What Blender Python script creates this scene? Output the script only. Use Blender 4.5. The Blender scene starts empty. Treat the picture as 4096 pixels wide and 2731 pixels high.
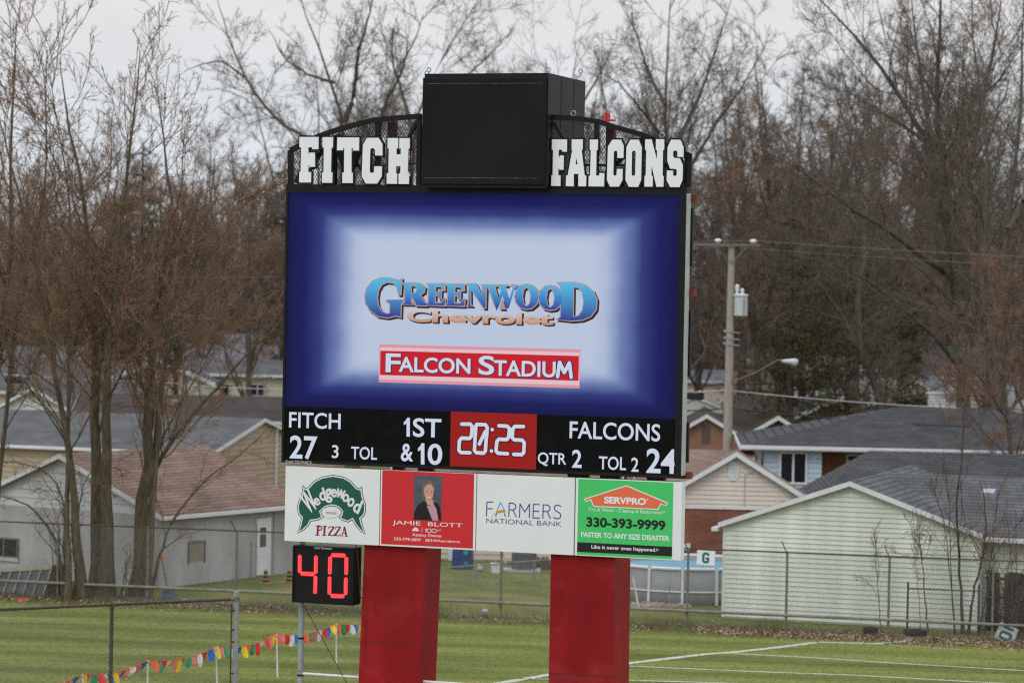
import bpy, bmesh, math, random
import numpy as np
from mathutils import Vector, Matrix
from mathutils.geometry import tessellate_polygon
R = math.radians
C = bpy.context.scene.collection
scn = bpy.context.scene

# ------------------------------------------------------------------ camera
FPX, HC, ROLL, HCAM = 11947.0, 1155.0, 0.019, 10.2      # focal length in photo pixels, horizon row, roll, eye height
CX, CY = 2048.0, 1365.5
PITCH = math.atan((CY - HC) / FPX)
FW = np.array([0, math.cos(PITCH), -math.sin(PITCH)])
_u0 = np.array([0, math.sin(PITCH), math.cos(PITCH)]); _r0 = np.array([1.0, 0, 0])
RT = math.cos(ROLL) * _r0 + math.sin(ROLL) * _u0
UP = -math.sin(ROLL) * _r0 + math.cos(ROLL) * _u0
CAM = np.array([0, 0, HCAM])
cd = bpy.data.cameras.new('camera'); cam = bpy.data.objects.new('camera', cd); C.objects.link(cam)
cam.matrix_world = Matrix([[RT[0], UP[0], -FW[0], 0], [RT[1], UP[1], -FW[1], 0], [RT[2], UP[2], -FW[2], HCAM], [0, 0, 0, 1]])
cd.sensor_width = 36; cd.lens = 36 * FPX / 4096; cd.clip_start = 0.5; cd.clip_end = 5000
cd.dof.use_dof = True; cd.dof.focus_distance = 60.5; cd.dof.aperture_fstop = 1.25
scn.camera = cam

# ------------------------------------------------------------------ world, sun, exposure
SUN_EL, SUN_AZ = R(44), R(205)      # azimuth clockwise from +Y
w = bpy.data.worlds.new("World"); scn.world = w; w.use_nodes = True
nt = w.node_tree; nt.nodes.clear()
def wn(t, **k):
    n = nt.nodes.new(t)
    for a, b in k.items(): setattr(n, a, b)
    return n
out = wn('ShaderNodeOutputWorld'); bg = wn('ShaderNodeBackground'); bg.inputs[1].default_value = 0.1
sky = wn('ShaderNodeTexSky', sky_type='NISHITA', sun_disc=False, sun_elevation=SUN_EL, sun_rotation=SUN_AZ)
tc = wn('ShaderNodeTexCoord'); sx = wn('ShaderNodeSeparateXYZ'); nt.links.new(tc.outputs['Generated'], sx.inputs[0])
rmp = wn('ShaderNodeValToRGB'); nt.links.new(sx.outputs[2], rmp.inputs[0])      # overcast sky: zenith brighter than horizon
e = rmp.color_ramp.elements
e[0].position = 0.0; e[0].color = (0.445, 0.458, 0.482, 1)
e[1].position = 1.0; e[1].color = (.98, 1.0, 1.06, 1)
k = e.new(0.045); k.color = (0.435, 0.468, 0.508, 1)
k = e.new(0.10); k.color = (0.50, 0.478, 0.474, 1)
k = e.new(0.35); k.color = (0.62, 0.64, 0.68, 1)
cl = wn('ShaderNodeTexNoise'); cl.inputs['Scale'].default_value = 9; cl.inputs['Detail'].default_value = 3
mp = wn('ShaderNodeMapping'); mp.inputs['Scale'].default_value = (1, 1, 4); nt.links.new(tc.outputs['Generated'], mp.inputs[0]); nt.links.new(mp.outputs[0], cl.inputs[0])
mr = wn('ShaderNodeMapRange'); mr.inputs['From Min'].default_value = .3; mr.inputs['From Max'].default_value = .7
mr.inputs['To Min'].default_value = 16.6; mr.inputs['To Max'].default_value = 18.2; nt.links.new(cl.outputs[0], mr.inputs[0])
mul = wn('ShaderNodeVectorMath', operation='SCALE'); nt.links.new(rmp.outputs[0], mul.inputs[0]); nt.links.new(mr.outputs[0], mul.inputs['Scale'])
mix = wn('ShaderNodeMix', data_type='RGBA'); mix.inputs[0].default_value = 0.9
nt.links.new(sky.outputs[0], mix.inputs[6]); nt.links.new(mul.outputs[0], mix.inputs[7])
nt.links.new(mix.outputs[2], bg.inputs[0]); nt.links.new(bg.outputs[0], out.inputs[0])
sd = bpy.data.lights.new('sun', 'SUN'); sd.energy = 0.6; sd.angle = R(18); sd.color = (1, .98, .95)
sun = bpy.data.objects.new('sun', sd); C.objects.link(sun)
_sv = Vector((math.sin(SUN_AZ) * math.cos(SUN_EL), math.cos(SUN_AZ) * math.cos(SUN_EL), math.sin(SUN_EL)))
sun.rotation_euler = _sv.to_track_quat('Z', 'Y').to_euler(); sun.location = (0, 0, 60)
scn.view_settings.view_transform = 'Standard'; scn.view_settings.look = 'None'
scn.view_settings.exposure = -0.05; scn.view_settings.gamma = 1.0
scn.cycles.pixel_filter_type = 'BLACKMAN_HARRIS'; scn.cycles.filter_width = 1.2
scn.cycles.use_denoising = False
scn.cycles.max_bounces = 6; scn.cycles.diffuse_bounces = 3; scn.cycles.transparent_max_bounces = 16

# ------------------------------------------------------------------ photo pixel <-> place
def ray(px, py): return FW + (px - CX) / FPX * RT - (py - CY) / FPX * UP
def W(px, py, D):
    d = ray(px, py); return CAM + d * (D / d[1])
def G(px, py, z=0.0):
    d = ray(px, py); return CAM + d * ((z - HCAM) / d[2])
def proj(P):
    q = np.asarray(P, float) - CAM; z = q @ FW
    return CX + FPX * (q @ RT) / z, CY - FPX * (q @ UP) / z
YAW = 0.34
EX = np.array([math.cos(YAW), -math.sin(YAW), 0]); EY = np.array([math.sin(YAW), math.cos(YAW), 0])
SB0 = np.array([0, 60.0, 0])
def L(px, py, off=0.0):
    """photo pixel -> scoreboard local (x, z) on the plane local y = off"""
    d = ray(px, py); t = ((SB0 - CAM) @ EY + off) / (d @ EY)
    q = CAM + d * t - SB0
    return np.array([q @ EX, q[2]])
def LX(px, py, x):
    """local (y, z) where the pixel ray meets the plane local x = x"""
    d = ray(px, py); t = ((SB0 - CAM) @ EX + x) / (d @ EX)
    q = CAM + d * t - SB0
    return np.array([q @ EY, q[2]])
def crop(x0, y0, s): return lambda p: (x0 + p[0] * s, y0 + p[1] * s)

# ------------------------------------------------------------------ materials
def mat(name, col, rough=0.6, var=0.0, scale=3.0, col2=None, metal=0.0, bump=0.0, bscale=None, stretch=None, spec=0.4, detail=6):
    m = bpy.data.materials.new(name); m.use_nodes = True
    n, l = m.node_tree.nodes, m.node_tree.links; b = n['Principled BSDF']
    b.inputs['Base Color'].default_value = (*col, 1); b.inputs['Roughness'].default_value = rough
    b.inputs['Metallic'].default_value = metal; b.inputs['Specular IOR Level'].default_value = spec
    if var or col2:
        t = n.new('ShaderNodeTexCoord'); mpn = n.new('ShaderNodeMapping')
        if stretch: mpn.inputs['Scale'].default_value = stretch
        l.new(t.outputs['Object'], mpn.inputs[0])
        nz = n.new('ShaderNodeTexNoise'); nz.inputs['Scale'].default_value = scale; nz.inputs['Detail'].default_value = detail
        l.new(mpn.outputs[0], nz.inputs[0])
        r = n.new('ShaderNodeValToRGB'); r.color_ramp.elements[0].position = .3; r.color_ramp.elements[1].position = .7
        c2 = col2 if col2 else tuple(max(0, c * (1 - var)) for c in col)
        c1 = col if col2 else tuple(min(1, c * (1 + var * .5)) for c in col)
        r.color_ramp.elements[0].color = (*c2, 1); r.color_ramp.elements[1].color = (*c1, 1)
        l.new(nz.outputs[0], r.inputs[0]); l.new(r.outputs[0], b.inputs['Base Color'])
        if bump:
            nz2 = n.new('ShaderNodeTexNoise'); nz2.inputs['Scale'].default_value = bscale or scale * 4; nz2.inputs['Detail'].default_value = 5
            l.new(mpn.outputs[0], nz2.inputs[0])
            bp = n.new('ShaderNodeBump'); bp.inputs['Strength'].default_value = bump; bp.inputs['Distance'].default_value = .03
            l.new(nz2.outputs[0], bp.inputs['Height']); l.new(bp.outputs[0], b.inputs['Normal'])
    return m
def emit(name, col, s=1.0):
    m = bpy.data.materials.new(name); m.use_nodes = True
    b = m.node_tree.nodes['Principled BSDF']; b.inputs['Base Color'].default_value = (.006, .006, .006, 1); b.inputs['Specular IOR Level'].default_value = .05
    b.inputs['Emission Color'].default_value = (*col, 1); b.inputs['Emission Strength'].default_value = s; b.inputs['Roughness'].default_value = .6
    return m
def brickmat(name, c1, c2, mortar, bw, bh, ms=.01, rough=.85, bump=.3, stain=0.0, zf=1.0):
    """brick / shingle courses laid by height and by the run of the wall"""
    m = bpy.data.materials.new(name); m.use_nodes = True
    n, l = m.node_tree.nodes, m.node_tree.links; b = n['Principled BSDF']; b.inputs['Roughness'].default_value = rough
    b.inputs['Specular IOR Level'].default_value = .2
    t = n.new('ShaderNodeTexCoord'); s = n.new('ShaderNodeSeparateXYZ'); l.new(t.outputs['Object'], s.inputs[0])
    a = n.new('ShaderNodeMath'); a.operation = 'MULTIPLY_ADD'; l.new(s.outputs[1], a.inputs[0]); a.inputs[1].default_value = 0.31; l.new(s.outputs[0], a.inputs[2])
    z = n.new('ShaderNodeMath'); z.operation = 'MULTIPLY'; l.new(s.outputs[2], z.inputs[0]); z.inputs[1].default_value = zf
    c = n.new('ShaderNodeCombineXYZ'); l.new(a.outputs[0], c.inputs[0]); l.new(z.outputs[0], c.inputs[1])
    k = n.new('ShaderNodeTexBrick'); l.new(c.outputs[0], k.inputs[0])
    k.inputs['Color1'].default_value = (*c1, 1); k.inputs['Color2'].default_value = (*c2, 1); k.inputs['Mortar'].default_value = (*mortar, 1)
    k.inputs['Scale'].default_value = 1; k.inputs['Brick Width'].default_value = bw; k.inputs['Row Height'].default_value = bh; k.inputs['Mortar Size'].default_value = ms
    nz = n.new('ShaderNodeTexNoise'); nz.inputs['Scale'].default_value = .9; nz.inputs['Detail'].default_value = 7; l.new(t.outputs['Object'], nz.inputs[0])
    mr_ = n.new('ShaderNodeMapRange'); mr_.inputs['From Min'].default_value = .3; mr_.inputs['From Max'].default_value = .7
    mr_.inputs['To Min'].default_value = .72; mr_.inputs['To Max'].default_value = 1.18; l.new(nz.outputs[0], mr_.inputs[0])
    v = n.new('ShaderNodeVectorMath'); v.operation = 'SCALE'; l.new(k.outputs[0], v.inputs[0]); l.new(mr_.outputs[0], v.inputs['Scale'])
    l.new(v.outputs[0], b.inputs['Base Color'])
    bp = n.new('ShaderNodeBump'); bp.inputs['Strength'].default_value = bump; bp.inputs['Distance'].default_value = .01; bp.invert = True
    l.new(k.outputs['Fac'], bp.inputs['Height']); l.new(bp.outputs[0], b.inputs['Normal'])
    return m
M = {}
M['black'] = mat('black_paint', (.010, .010, .012), .5, .3, 2, spec=.2)
M['black_matte'] = mat('black_grille', (.013, .013, .014), .8, .25, 1.2, spec=.15)
def faded_red():
    m = mat('red_painted_sheet', (.345, .011, .016), .6, 0, .9, col2=(.21, .008, .011), bump=.06, stretch=(1, 1, .45), spec=.15)
    n, l = m.node_tree.nodes, m.node_tree.links; b = n['Principled BSDF']; src = b.inputs['Base Color'].links[0].from_socket
    t = n.new('ShaderNodeTexCoord'); a = n.new('ShaderNodeTexNoise'); a.inputs['Scale'].default_value = 1.1; a.inputs['Detail'].default_value = 9; a.inputs['Roughness'].default_value = .62; a.inputs['Distortion'].default_value = .6
    l.new(t.outputs['Object'], a.inputs[0]); r = n.new('ShaderNodeMapRange'); r.inputs['From Min'].default_value = .52; r.inputs['From Max'].default_value = .78; r.inputs['To Max'].default_value = .75; l.new(a.outputs[0], r.inputs[0])
    q = n.new('ShaderNodeMix'); q.data_type = 'RGBA'; l.new(r.outputs[0], q.inputs[0]); l.new(src, q.inputs[6]); q.inputs[7].default_value = (.36, .040, .048, 1)       # chalky bleached paint
    s = n.new('ShaderNodeTexNoise'); s.inputs['Scale'].default_value = 7; s.inputs['Detail'].default_value = 5; mp_ = n.new('ShaderNodeMapping'); mp_.inputs['Scale'].default_value = (1, 1, .05); l.new(t.outputs['Object'], mp_.inputs[0]); l.new(mp_.outputs[0], s.inputs[0])
    r2 = n.new('ShaderNodeMapRange'); r2.inputs['From Min'].default_value = .58; r2.inputs['From Max'].default_value = .75; r2.inputs['To Max'].default_value = .55; l.new(s.outputs[0], r2.inputs[0])
    q2 = n.new('ShaderNodeMix'); q2.data_type = 'RGBA'; l.new(r2.outputs[0], q2.inputs[0]); l.new(q.outputs[2], q2.inputs[6]); q2.inputs[7].default_value = (.13, .008, .010, 1)   # dirt runs
    l.new(q2.outputs[2], b.inputs['Base Color']); return m
M['red_pillar'] = faded_red()
M['dark_red'] = mat('oxide_red_steel', (.085, .018, .013), .6, .4, 4)
M['oxide'] = mat('red_oxide_beam', (.17, .035, .022), .6, .3, 5)
M['alu'] = mat('aluminium_edge', (.46, .47, .48), .5, .15, 3)
M['galv'] = mat('galvanised_steel', (.34, .37, .40), .45, .18, 6, metal=.25)
M['post'] = mat('weathered_fence_steel', (.17, .16, .14), .6, .35, 7)
M['post_dark'] = mat('rusty_fence_steel', (.075, .055, .048), .65, .5, 9)
M['rail_green'] = mat('mossy_pipe', (.21, .21, .165), .6, .3, 4)
M['wire'] = mat('fence_wire', (.235, .235, .215), .55, .2, 3)
M['sign_white'] = mat('sign_white', (.80, .81, .83), .45, .04, 1.3)
M['letter_white'] = mat('letter_white', (.82, .83, .87), .5, .03, 1.0)
M['white'] = mat('white_paint', (.72, .72, .71), .55, .12, 2)
M['ink_green'] = mat('ink_dark_green', (.010, .095, .062), .5)
M['ink_red'] = mat('ink_red', (.62, .020, .028), .5)
M['ink_darkred'] = mat('ink_dark_red', (.30, .015, .03), .5)
M['ink_black'] = mat('ink_black', (.010, .010, .010), .5)
M['ink_blue'] = mat('ink_blue', (.02, .085, .27), .5)
M['ink_slate'] = mat('ink_slate', (.09, .15, .30), .5)
M['ink_sky'] = mat('ink_sky', (.10, .42, .72), .5)
M['ink_wheat'] = mat('ink_wheat', (.75, .33, .06), .5)
M['ink_limegreen'] = mat('ink_bright_green', (.06, .58, .145), .5, .06, .6)
M['ink_orange'] = mat('ink_orange', (.80, .16, .06), .5)
M['ink_teal'] = mat('ink_teal', (.015, .16, .17), .5)
def gradmat(name, c0, c1, z0, z1, emitting=True):
    """colour running from z0 to z1 in the mesh's own frame"""
    m = bpy.data.materials.new(name); m.use_nodes = True
    n, l = m.node_tree.nodes, m.node_tree.links; b = n['Principled BSDF']
    t = n.new('ShaderNodeTexCoord'); s = n.new('ShaderNodeSeparateXYZ'); l.new(t.outputs['Object'], s.inputs[0])
    mr_ = n.new('ShaderNodeMapRange'); mr_.inputs['From Min'].default_value = z0; mr_.inputs['From Max'].default_value = z1; l.new(s.outputs[2], mr_.inputs[0])
    r = n.new('ShaderNodeValToRGB'); r.color_ramp.elements[0].color = (*c0, 1); r.color_ramp.elements[1].color = (*c1, 1); l.new(mr_.outputs[0], r.inputs[0])
    b.inputs['Base Color'].default_value = (.01, .01, .01, 1); l.new(r.outputs[0], b.inputs['Emission Color']); b.inputs['Emission Strength'].default_value = 1
    return m

# ------------------------------------------------------------------ mesh building
class MB:
    def __init__(s): s.v = []; s.f = []; s.m = []
    def add(s, vs, fs, mi=0):
        o = len(s.v); s.v += [tuple(map(float, q)) for q in vs]
        for f in fs: s.f.append(tuple(i + o for i in f)); s.m.append(mi)
    def box(s, x0, x1, y0, y1, z0, z1, mi=0):
        s.add([(x0, y0, z0), (x1, y0, z0), (x1, y1, z0), (x0, y1, z0), (x0, y0, z1), (x1, y0, z1), (x1, y1, z1), (x0, y1, z1)],
              [(0, 3, 2, 1), (4, 5, 6, 7), (0, 1, 5, 4), (1, 2, 6, 5), (2, 3, 7, 6), (3, 0, 4, 7)], mi)
    def hexa(s, a, b, mi=0):       # two quads of four corners joined
        s.add(list(a) + list(b), [(0, 3, 2, 1), (4, 5, 6, 7), (0, 1, 5, 4), (1, 2, 6, 5), (2, 3, 7, 6), (3, 0, 4, 7)], mi)
    def bar(s, p, q, wd, dp, n=(0, 1, 0), mi=0):
        """rectangular bar from p to q; wd across, dp along n"""
        p, q, n = map(np.asarray, (p, q, n)); p = p.astype(float); q = q.astype(float)
        t = q - p; t = t / np.linalg.norm(t); a = np.cross(t, n); a = a / np.linalg.norm(a) * wd / 2; d = n / np.linalg.norm(n) * dp / 2
        s.hexa([p - a - d, p + a - d, p + a + d, p - a + d], [q - a - d, q + a - d, q + a + d, q - a + d], mi)
    def tube(s, pts, r, n=8, mi=0, cap=True):
        pts = [np.asarray(p, float) for p in pts]; rr = r if hasattr(r, '__len__') else [r] * len(pts)
        o = len(s.v)
        for i, p in enumerate(pts):
            t = pts[min(i + 1, len(pts) - 1)] - pts[max(i - 1, 0)]; t /= np.linalg.norm(t)
            h = np.array([0, 0, 1.0]) if abs(t[2]) < .9 else np.array([1.0, 0, 0])
            a = np.cross(t, h); a /= np.linalg.norm(a); b = np.cross(t, a)
            for k in range(n):
                th = 2 * math.pi * k / n; s.v.append(tuple(p + rr[i] * (math.cos(th) * a + math.sin(th) * b)))
        for i in range(len(pts) - 1):
            for k in range(n):
                s.f.append((o + i * n + k, o + i * n + (k + 1) % n, o + (i + 1) * n + (k + 1) % n, o + (i + 1) * n + k)); s.m.append(mi)
        if cap:
            s.f.append(tuple(o + k for k in range(n))); s.m.append(mi)
            e_ = o + (len(pts) - 1) * n; s.f.append(tuple(e_ + k for k in reversed(range(n)))); s.m.append(mi)
    def poly(s, outer, y, holes=(), mi=0, depth=0.0):
        """flat polygon in local x,z at local y (front); depth > 0 gives it thickness towards +y"""
        loops = [list(outer)] + [list(h) for h in holes]
        tri = tessellate_polygon([[Vector((p[0], p[1], 0)) for p in lp] for lp in loops])
        allp = [p for lp in loops for p in lp]; o = len(s.v)
        s.v += [(float(p[0]), y, float(p[1])) for p in allp]
        for t in tri: s.f.append(tuple(o + i for i in t)); s.m.append(mi)
        if depth:
            s.v += [(float(p[0]), y + depth, float(p[1])) for p in allp]; N = len(allp); k = 0
            for t in tri: s.f.append(tuple(o + N + i for i in t[::-1])); s.m.append(mi)
            for lp in loops:
                m_ = len(lp)
                for i in range(m_): s.f.append((o + k + i, o + k + (i + 1) % m_, o + N + k + (i + 1) % m_, o + N + k + i)); s.m.append(mi)
                k += m_
    def slab(s, top, th, mi=0):
        """3-D polygon (list of points) thickened straight down"""
        N = len(top); top = [np.asarray(p, float) for p in top]
        s.add(top + [p - np.array([0, 0, th]) for p in top], [tuple(range(N)), tuple(range(2 * N - 1, N - 1, -1))] + [(i, i + N, (i + 1) % N + N, (i + 1) % N) for i in range(N)], mi)
    def lathe(s, prof, n=16, c=(0, 0), mi=0):
        o = len(s.v)
        for r, z in prof:
            for k in range(n):
                th = 2 * math.pi * k / n; s.v.append((c[0] + r * math.cos(th), c[1] + r * math.sin(th), z))
        for i in range(len(prof) - 1):
            for k in range(n): s.f.append((o + i * n + k, o + i * n + (k + 1) % n, o + (i + 1) * n + (k + 1) % n, o + (i + 1) * n + k)); s.m.append(mi)
    def build(s, name, mats, parent=None, smooth=False, bevel=0):
        me = bpy.data.meshes.new(name); me.from_pydata(s.v, [], s.f)
        mats = mats if isinstance(mats, (list, tuple)) else [mats]
        for m_ in mats: me.materials.append(m_)
        if len(mats) > 1: me.polygons.foreach_set('material_index', s.m)
        if smooth: me.polygons.foreach_set('use_smooth', [True] * len(me.polygons))
        me.update()
        o = bpy.data.objects.new(name, me); C.objects.link(o)
        if parent: o.parent = parent
        if bevel:
            bm_ = o.modifiers.new('bevel', 'BEVEL'); bm_.width = bevel; bm_.segments = 2; bm_.limit_method = 'ANGLE'
        return o
def tag(o, label, cat=None, group=None, kind=None):
    o['label'] = label
    if cat: o['category'] = cat
    if group: o['group'] = group
    if kind: o['kind'] = kind
    return o
def thing(name, label, cat, loc=(0, 0, 0), rz=0.0, group=None):
    o = bpy.data.objects.new(name, None); C.objects.link(o); o.location = loc; o.rotation_euler = (0, 0, rz); o.empty_display_size = .3
    return tag(o, label, cat, group)
def dup(root, loc, rz, label, group=None):
    r = root.copy(); C.objects.link(r); r.location = loc; r.rotation_euler = (0, 0, rz); r['label'] = label
    if group: r['group'] = group
    for ch in list(root.children):
        c = ch.copy(); C.objects.link(c); c.parent = r
        for g in ch.children:
            d = g.copy(); C.objects.link(d); d.parent = c
    return r

_tx = {}
def glyphs(s, bold=0.0):
    k = (s, bold)
    if k not in _tx:
        cu = bpy.data.curves.new('txt', 'FONT'); cu.body = s; cu.offset = bold; cu.resolution_u = 6
        o = bpy.data.objects.new('txt', cu); C.objects.link(o); bpy.context.view_layer.update()
        me = bpy.data.meshes.new_from_object(o.evaluated_get(bpy.context.evaluated_depsgraph_get()))
        v = np.array([q.co[:2] for q in me.vertices]); f = [tuple(p.vertices) for p in me.polygons]
        bpy.data.objects.remove(o); bpy.data.curves.remove(cu); bpy.data.meshes.remove(me)
        lo, hi = v.min(0), v.max(0); _tx[k] = ((v - lo) / (hi - lo), f)
    return _tx[k]
def slope(px, py, off=0.0):
    a = L(px, py, off); P1 = SB0 + EX * (a[0] + .1) + EY * off + np.array([0, 0, a[1]])
    q = proj(P1); return (q[1] - py) / (q[0] - px)
def text(mb, s, box, off, mi=0, bold=0.0, shear=0.0, warp=None):
    """fit a word to the place on the board that the photo box x0,y0,x1,y1 covers"""
    x0, y0, x1, y1 = box; sl = slope((x0 + x1) / 2, (y0 + y1) / 2, off) * (x1 - x0)
    v, f = glyphs(s, bold)
    if sl > 0: tl, bl, br = L(x0, y0, off), L(x0, y1 - sl, off), L(x1, y1, off)
    else: tl, bl, br = L(x0, y0 - sl, off), L(x0, y1, off), L(x1, y1 + sl, off)
    wd = br[0] - bl[0]; h = tl[1] - bl[1]; q = v.copy()
    q[:, 0] = q[:, 0] * (1 - abs(shear)) + q[:, 1] * shear
    q = np.stack([bl[0] + q[:, 0] * wd, bl[1] + q[:, 1] * h], 1)
    mb.add([(a, off, b) for a, b in q], f, mi)
def inflate(pts, d):
    """outline grown by d (mitred)"""
    P = np.array(pts, float); n = len(P)
    ar = sum(P[i][0] * P[(i + 1) % n][1] - P[(i + 1) % n][0] * P[i][1] for i in range(n))
    sg = 1 if ar > 0 else -1; o = []
    for i in range(n):
        a = P[i] - P[i - 1]; b = P[(i + 1) % n] - P[i]; a /= max(np.linalg.norm(a), 1e-9); b /= max(np.linalg.norm(b), 1e-9)
        na = np.array([a[1], -a[0]]) * sg; nb = np.array([b[1], -b[0]]) * sg; m_ = na + nb
        k_ = max(1 + na @ nb, .45); o.append(P[i] + m_ * d / k_)
    return o
def ribbon(mb, pts, wd, y, mi=0, closed=False, n=8):
    """stroke of given width through local x,z points"""
    pts = [np.asarray(p, float) for p in pts]
    if closed: pts = pts + [pts[0]]
    for a, b in zip(pts[:-1], pts[1:]):
        t = b - a; t /= max(np.linalg.norm(t), 1e-9); nn = np.array([-t[1], t[0]]) * wd / 2
        mb.add([(*(q[:1]), y, q[1]) for q in (a - nn, b - nn, b + nn, a + nn)], [(0, 1, 2, 3)], mi)
    for p in pts:
        mb.add([(p[0] + wd / 2 * math.cos(2 * math.pi * k / n), y - .0004, p[1] + wd / 2 * math.sin(2 * math.pi * k / n)) for k in range(n)], [tuple(range(n))], mi)

# ================================================================== scoreboard
SB = thing('scoreboard', 'tall video scoreboard on two red pillars with white letters along its top', 'scoreboard', tuple(SB0), -YAW)
def Lz(p, off=0.0): return L(p[0], p[1], off)
# --- pillars (clad in red sheet; each a slightly leaning box)
def pillar(tl, bl, tc_, bc_, tr, br, seams):
    mb = MB()
    y0 = .10
    xl_t, zt = Lz(tl, y0); xl_b, zb = Lz(bl, y0); xc_t, _ = Lz(tc_, y0); xc_b, _ = Lz(bc_, y0)
    dep = .5 * ((LX(tr[0], tr[1], xc_t)[0] - y0) + (LX(br[0], br[1], xc_b)[0] - y0))
    zt += .35                                               # tucked up behind the signs
    def at(z, xa, xb): return xa + (xb - xa) * (z - zb) / (zt - .35 - zb)
    def ring(z, g=0): return [(at(z, xl_b, xl_t) - g, y0 - g, z), (at(z, xc_b, xc_t) + g, y0 - g, z), (at(z, xc_b, xc_t) + g, y0 + dep + g, z), (at(z, xl_b, xl_t) - g, y0 + dep + g, z)]
    mb.hexa(ring(0.0), ring(zt))
    o = mb.build('column', M['red_pillar'], SB, bevel=.012)
    for z in seams:                                         # lapped sheet joints, and the flange with its rivets at the corner
        q_ = MB(); q_.hexa(ring(z - .006, .004), ring(z + .006, .004)); q_.build('sheet_joint', M['dark_red'], o)
    r0_, r1_ = ring(.0)[1], ring(zt - .4)[1]; rv = MB()
    rv.hexa([(r0_[0] - .03, y0 - .004, 0), (r0_[0] + .004, y0 - .004, 0), (r0_[0] + .004, y0 + .02, 0), (r0_[0] - .03, y0 + .02, 0)], [(r1_[0] - .03, y0 - .004, zt - .4), (r1_[0] + .004, y0 - .004, zt - .4), (r1_[0] + .004, y0 + .02, zt - .4), (r1_[0] - .03, y0 + .02, zt - .4)])
    rv.build('corner_flange', M['red_pillar'], o)
    return zt, xl_t, xc_t, y0, dep
_c4 = crop(1100, 2130, .7441)
zl = L(1445, 2563, .1)[1]; zr = L(2200, 2690, .1)[1]
pl = pillar(_c4((480, 70)), _c4((447, 808)), _c4((808, 90)), _c4((778, 808)), _c4((895, 85)), _c4((866, 808)), [zl, zl - 2.4])
pr = pillar(_c4((1482, 120)), _c4((1470, 808)), _c4((1824, 140)), _c4((1815, 808)), _c4((1912, 140)), _c4((1902, 808)), [zr, zr - 2.0])

# --- display cabinet
TL, TR_, BL_, BR_ = L(1146, 758), L(2748, 770), L(1127.5, 1849), L(2722, 1911)
X0, X1 = (TL[0] + BL_[0]) / 2, (TR_[0] + BR_[0]) / 2; ZT, ZB = (TL[1] + TR_[1]) / 2, (BL_[1] + BR_[1]) / 2
mb = MB(); CD = .26
mb.box(X0, X1, .03, CD, ZB, ZT)
fr = .055
for a in ((X0, X1, ZT - fr, ZT), (X0, X1, ZB, ZB + fr), (X0, X0 + fr, ZB + fr, ZT - fr), (X1 - .13, X1, ZB + fr, ZT - fr)):
    mb.box(a[0], a[1], -.03, .03, a[2], a[3])
disp = mb.build('display_cabinet', M['black'], SB)
mb = MB(); mb.box(X1, X1 + .012, -.0, CD + .02, ZB + .05, ZT - .02)
for k in range(14):
    z = ZB + .3 + k * (ZT - ZB - .5) / 13
    mb.box(X1 + .012, X1 + .018, .05, .07, z, z + .02); mb.box(X1 + .012, X1 + .018, .05, .07, z + .06, z + .08)
mb.build('side_cover', M['alu'], disp)
# LED areas
VS = (L(1155.8, 1624)[1] + L(2716, 1677)[1]) / 2
SX0, SX1 = X0 + fr, X1 - .13; SZ0, SZ1 = ZB + fr, ZT - fr
def screenmat():
    m = bpy.data.materials.new('led_picture'); m.use_nodes = True
    n, l = m.node_tree.nodes, m.node_tree.links; b = n['Principled BSDF']; b.inputs['Base Color'].default_value = (.006, .006, .007, 1); b.inputs['Roughness'].default_value = .8; b.inputs['Specular IOR Level'].default_value = .05
    t = n.new('ShaderNodeTexCoord'); s = n.new('ShaderNodeSeparateXYZ'); l.new(t.outputs['Object'], s.inputs[0])
    def mth(op, a, bv=None, cv=None):
        k_ = n.new('ShaderNodeMath'); k_.operation = op
        for i, q in enumerate((a, bv, cv)):
            if q is None: continue
            if isinstance(q, (int, float)): k_.inputs[i].default_value = q
            else: l.new(q, k_.inputs[i])
        return k_.outputs[0]
    cx, cz = (SX0 + SX1) / 2, (VS + SZ1) / 2; hx, hz = (SX1 - SX0) / 2, (SZ1 - VS) / 2
    dx = mth('SUBTRACT', hx, mth('ABSOLUTE', mth('SUBTRACT', s.outputs[0], cx)))
    dz = mth('SUBTRACT', hz, mth('ABSOLUTE', mth('SUBTRACT', s.outputs[2], cz)))
    tx = mth('DIVIDE', dx, 1.78); tz = mth('DIVIDE', dz, 1.02)
    tm = mth('SMOOTH_MIN', tx, tz, .12)
    nz = n.new('ShaderNodeTexNoise'); nz.inputs['Scale'].default_value = 1.5; l.new(t.outputs['Object'], nz.inputs[0])
    tm = mth('ADD', tm, mth('MULTIPLY', mth('SUBTRACT', nz.outputs[0], .5), .10))
    r = n.new('ShaderNodeValToRGB'); l.new(tm, r.inputs[0]); e = r.color_ramp.elements
    e[0].position = .0; e[0].color = (.007, .007, .062, 1); e[1].position = 1.0; e[1].color = (.49, .565, .72, 1)
    for p, c_ in ((.22, (.010, .011, .105)), (.42, (.030, .042, .20)), (.64, (.15, .21, .44)), (.84, (.42, .50, .69))):
        k_ = e.new(p); k_.color = (*c_, 1)
    # LED dots: rows of pixels set in staggered order
    wv = mth('SINE', mth('MULTIPLY', s.outputs[0], 2 * math.pi / .036)); wz = mth('SINE', mth('MULTIPLY', s.outputs[2], 2 * math.pi / .036))
    dot = mth('MULTIPLY_ADD', mth('MULTIPLY', wv, wz), .45, 1.0)
    sc = n.new('ShaderNodeVectorMath'); sc.operation = 'SCALE'; l.new(r.outputs[0], sc.inputs[0]); l.new(dot, sc.inputs['Scale'])
    l.new(sc.outputs[0], b.inputs['Emission Color']); b.inputs['Emission Strength'].default_value = 1.0
    return m
M['screen'] = screenmat()
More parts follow.
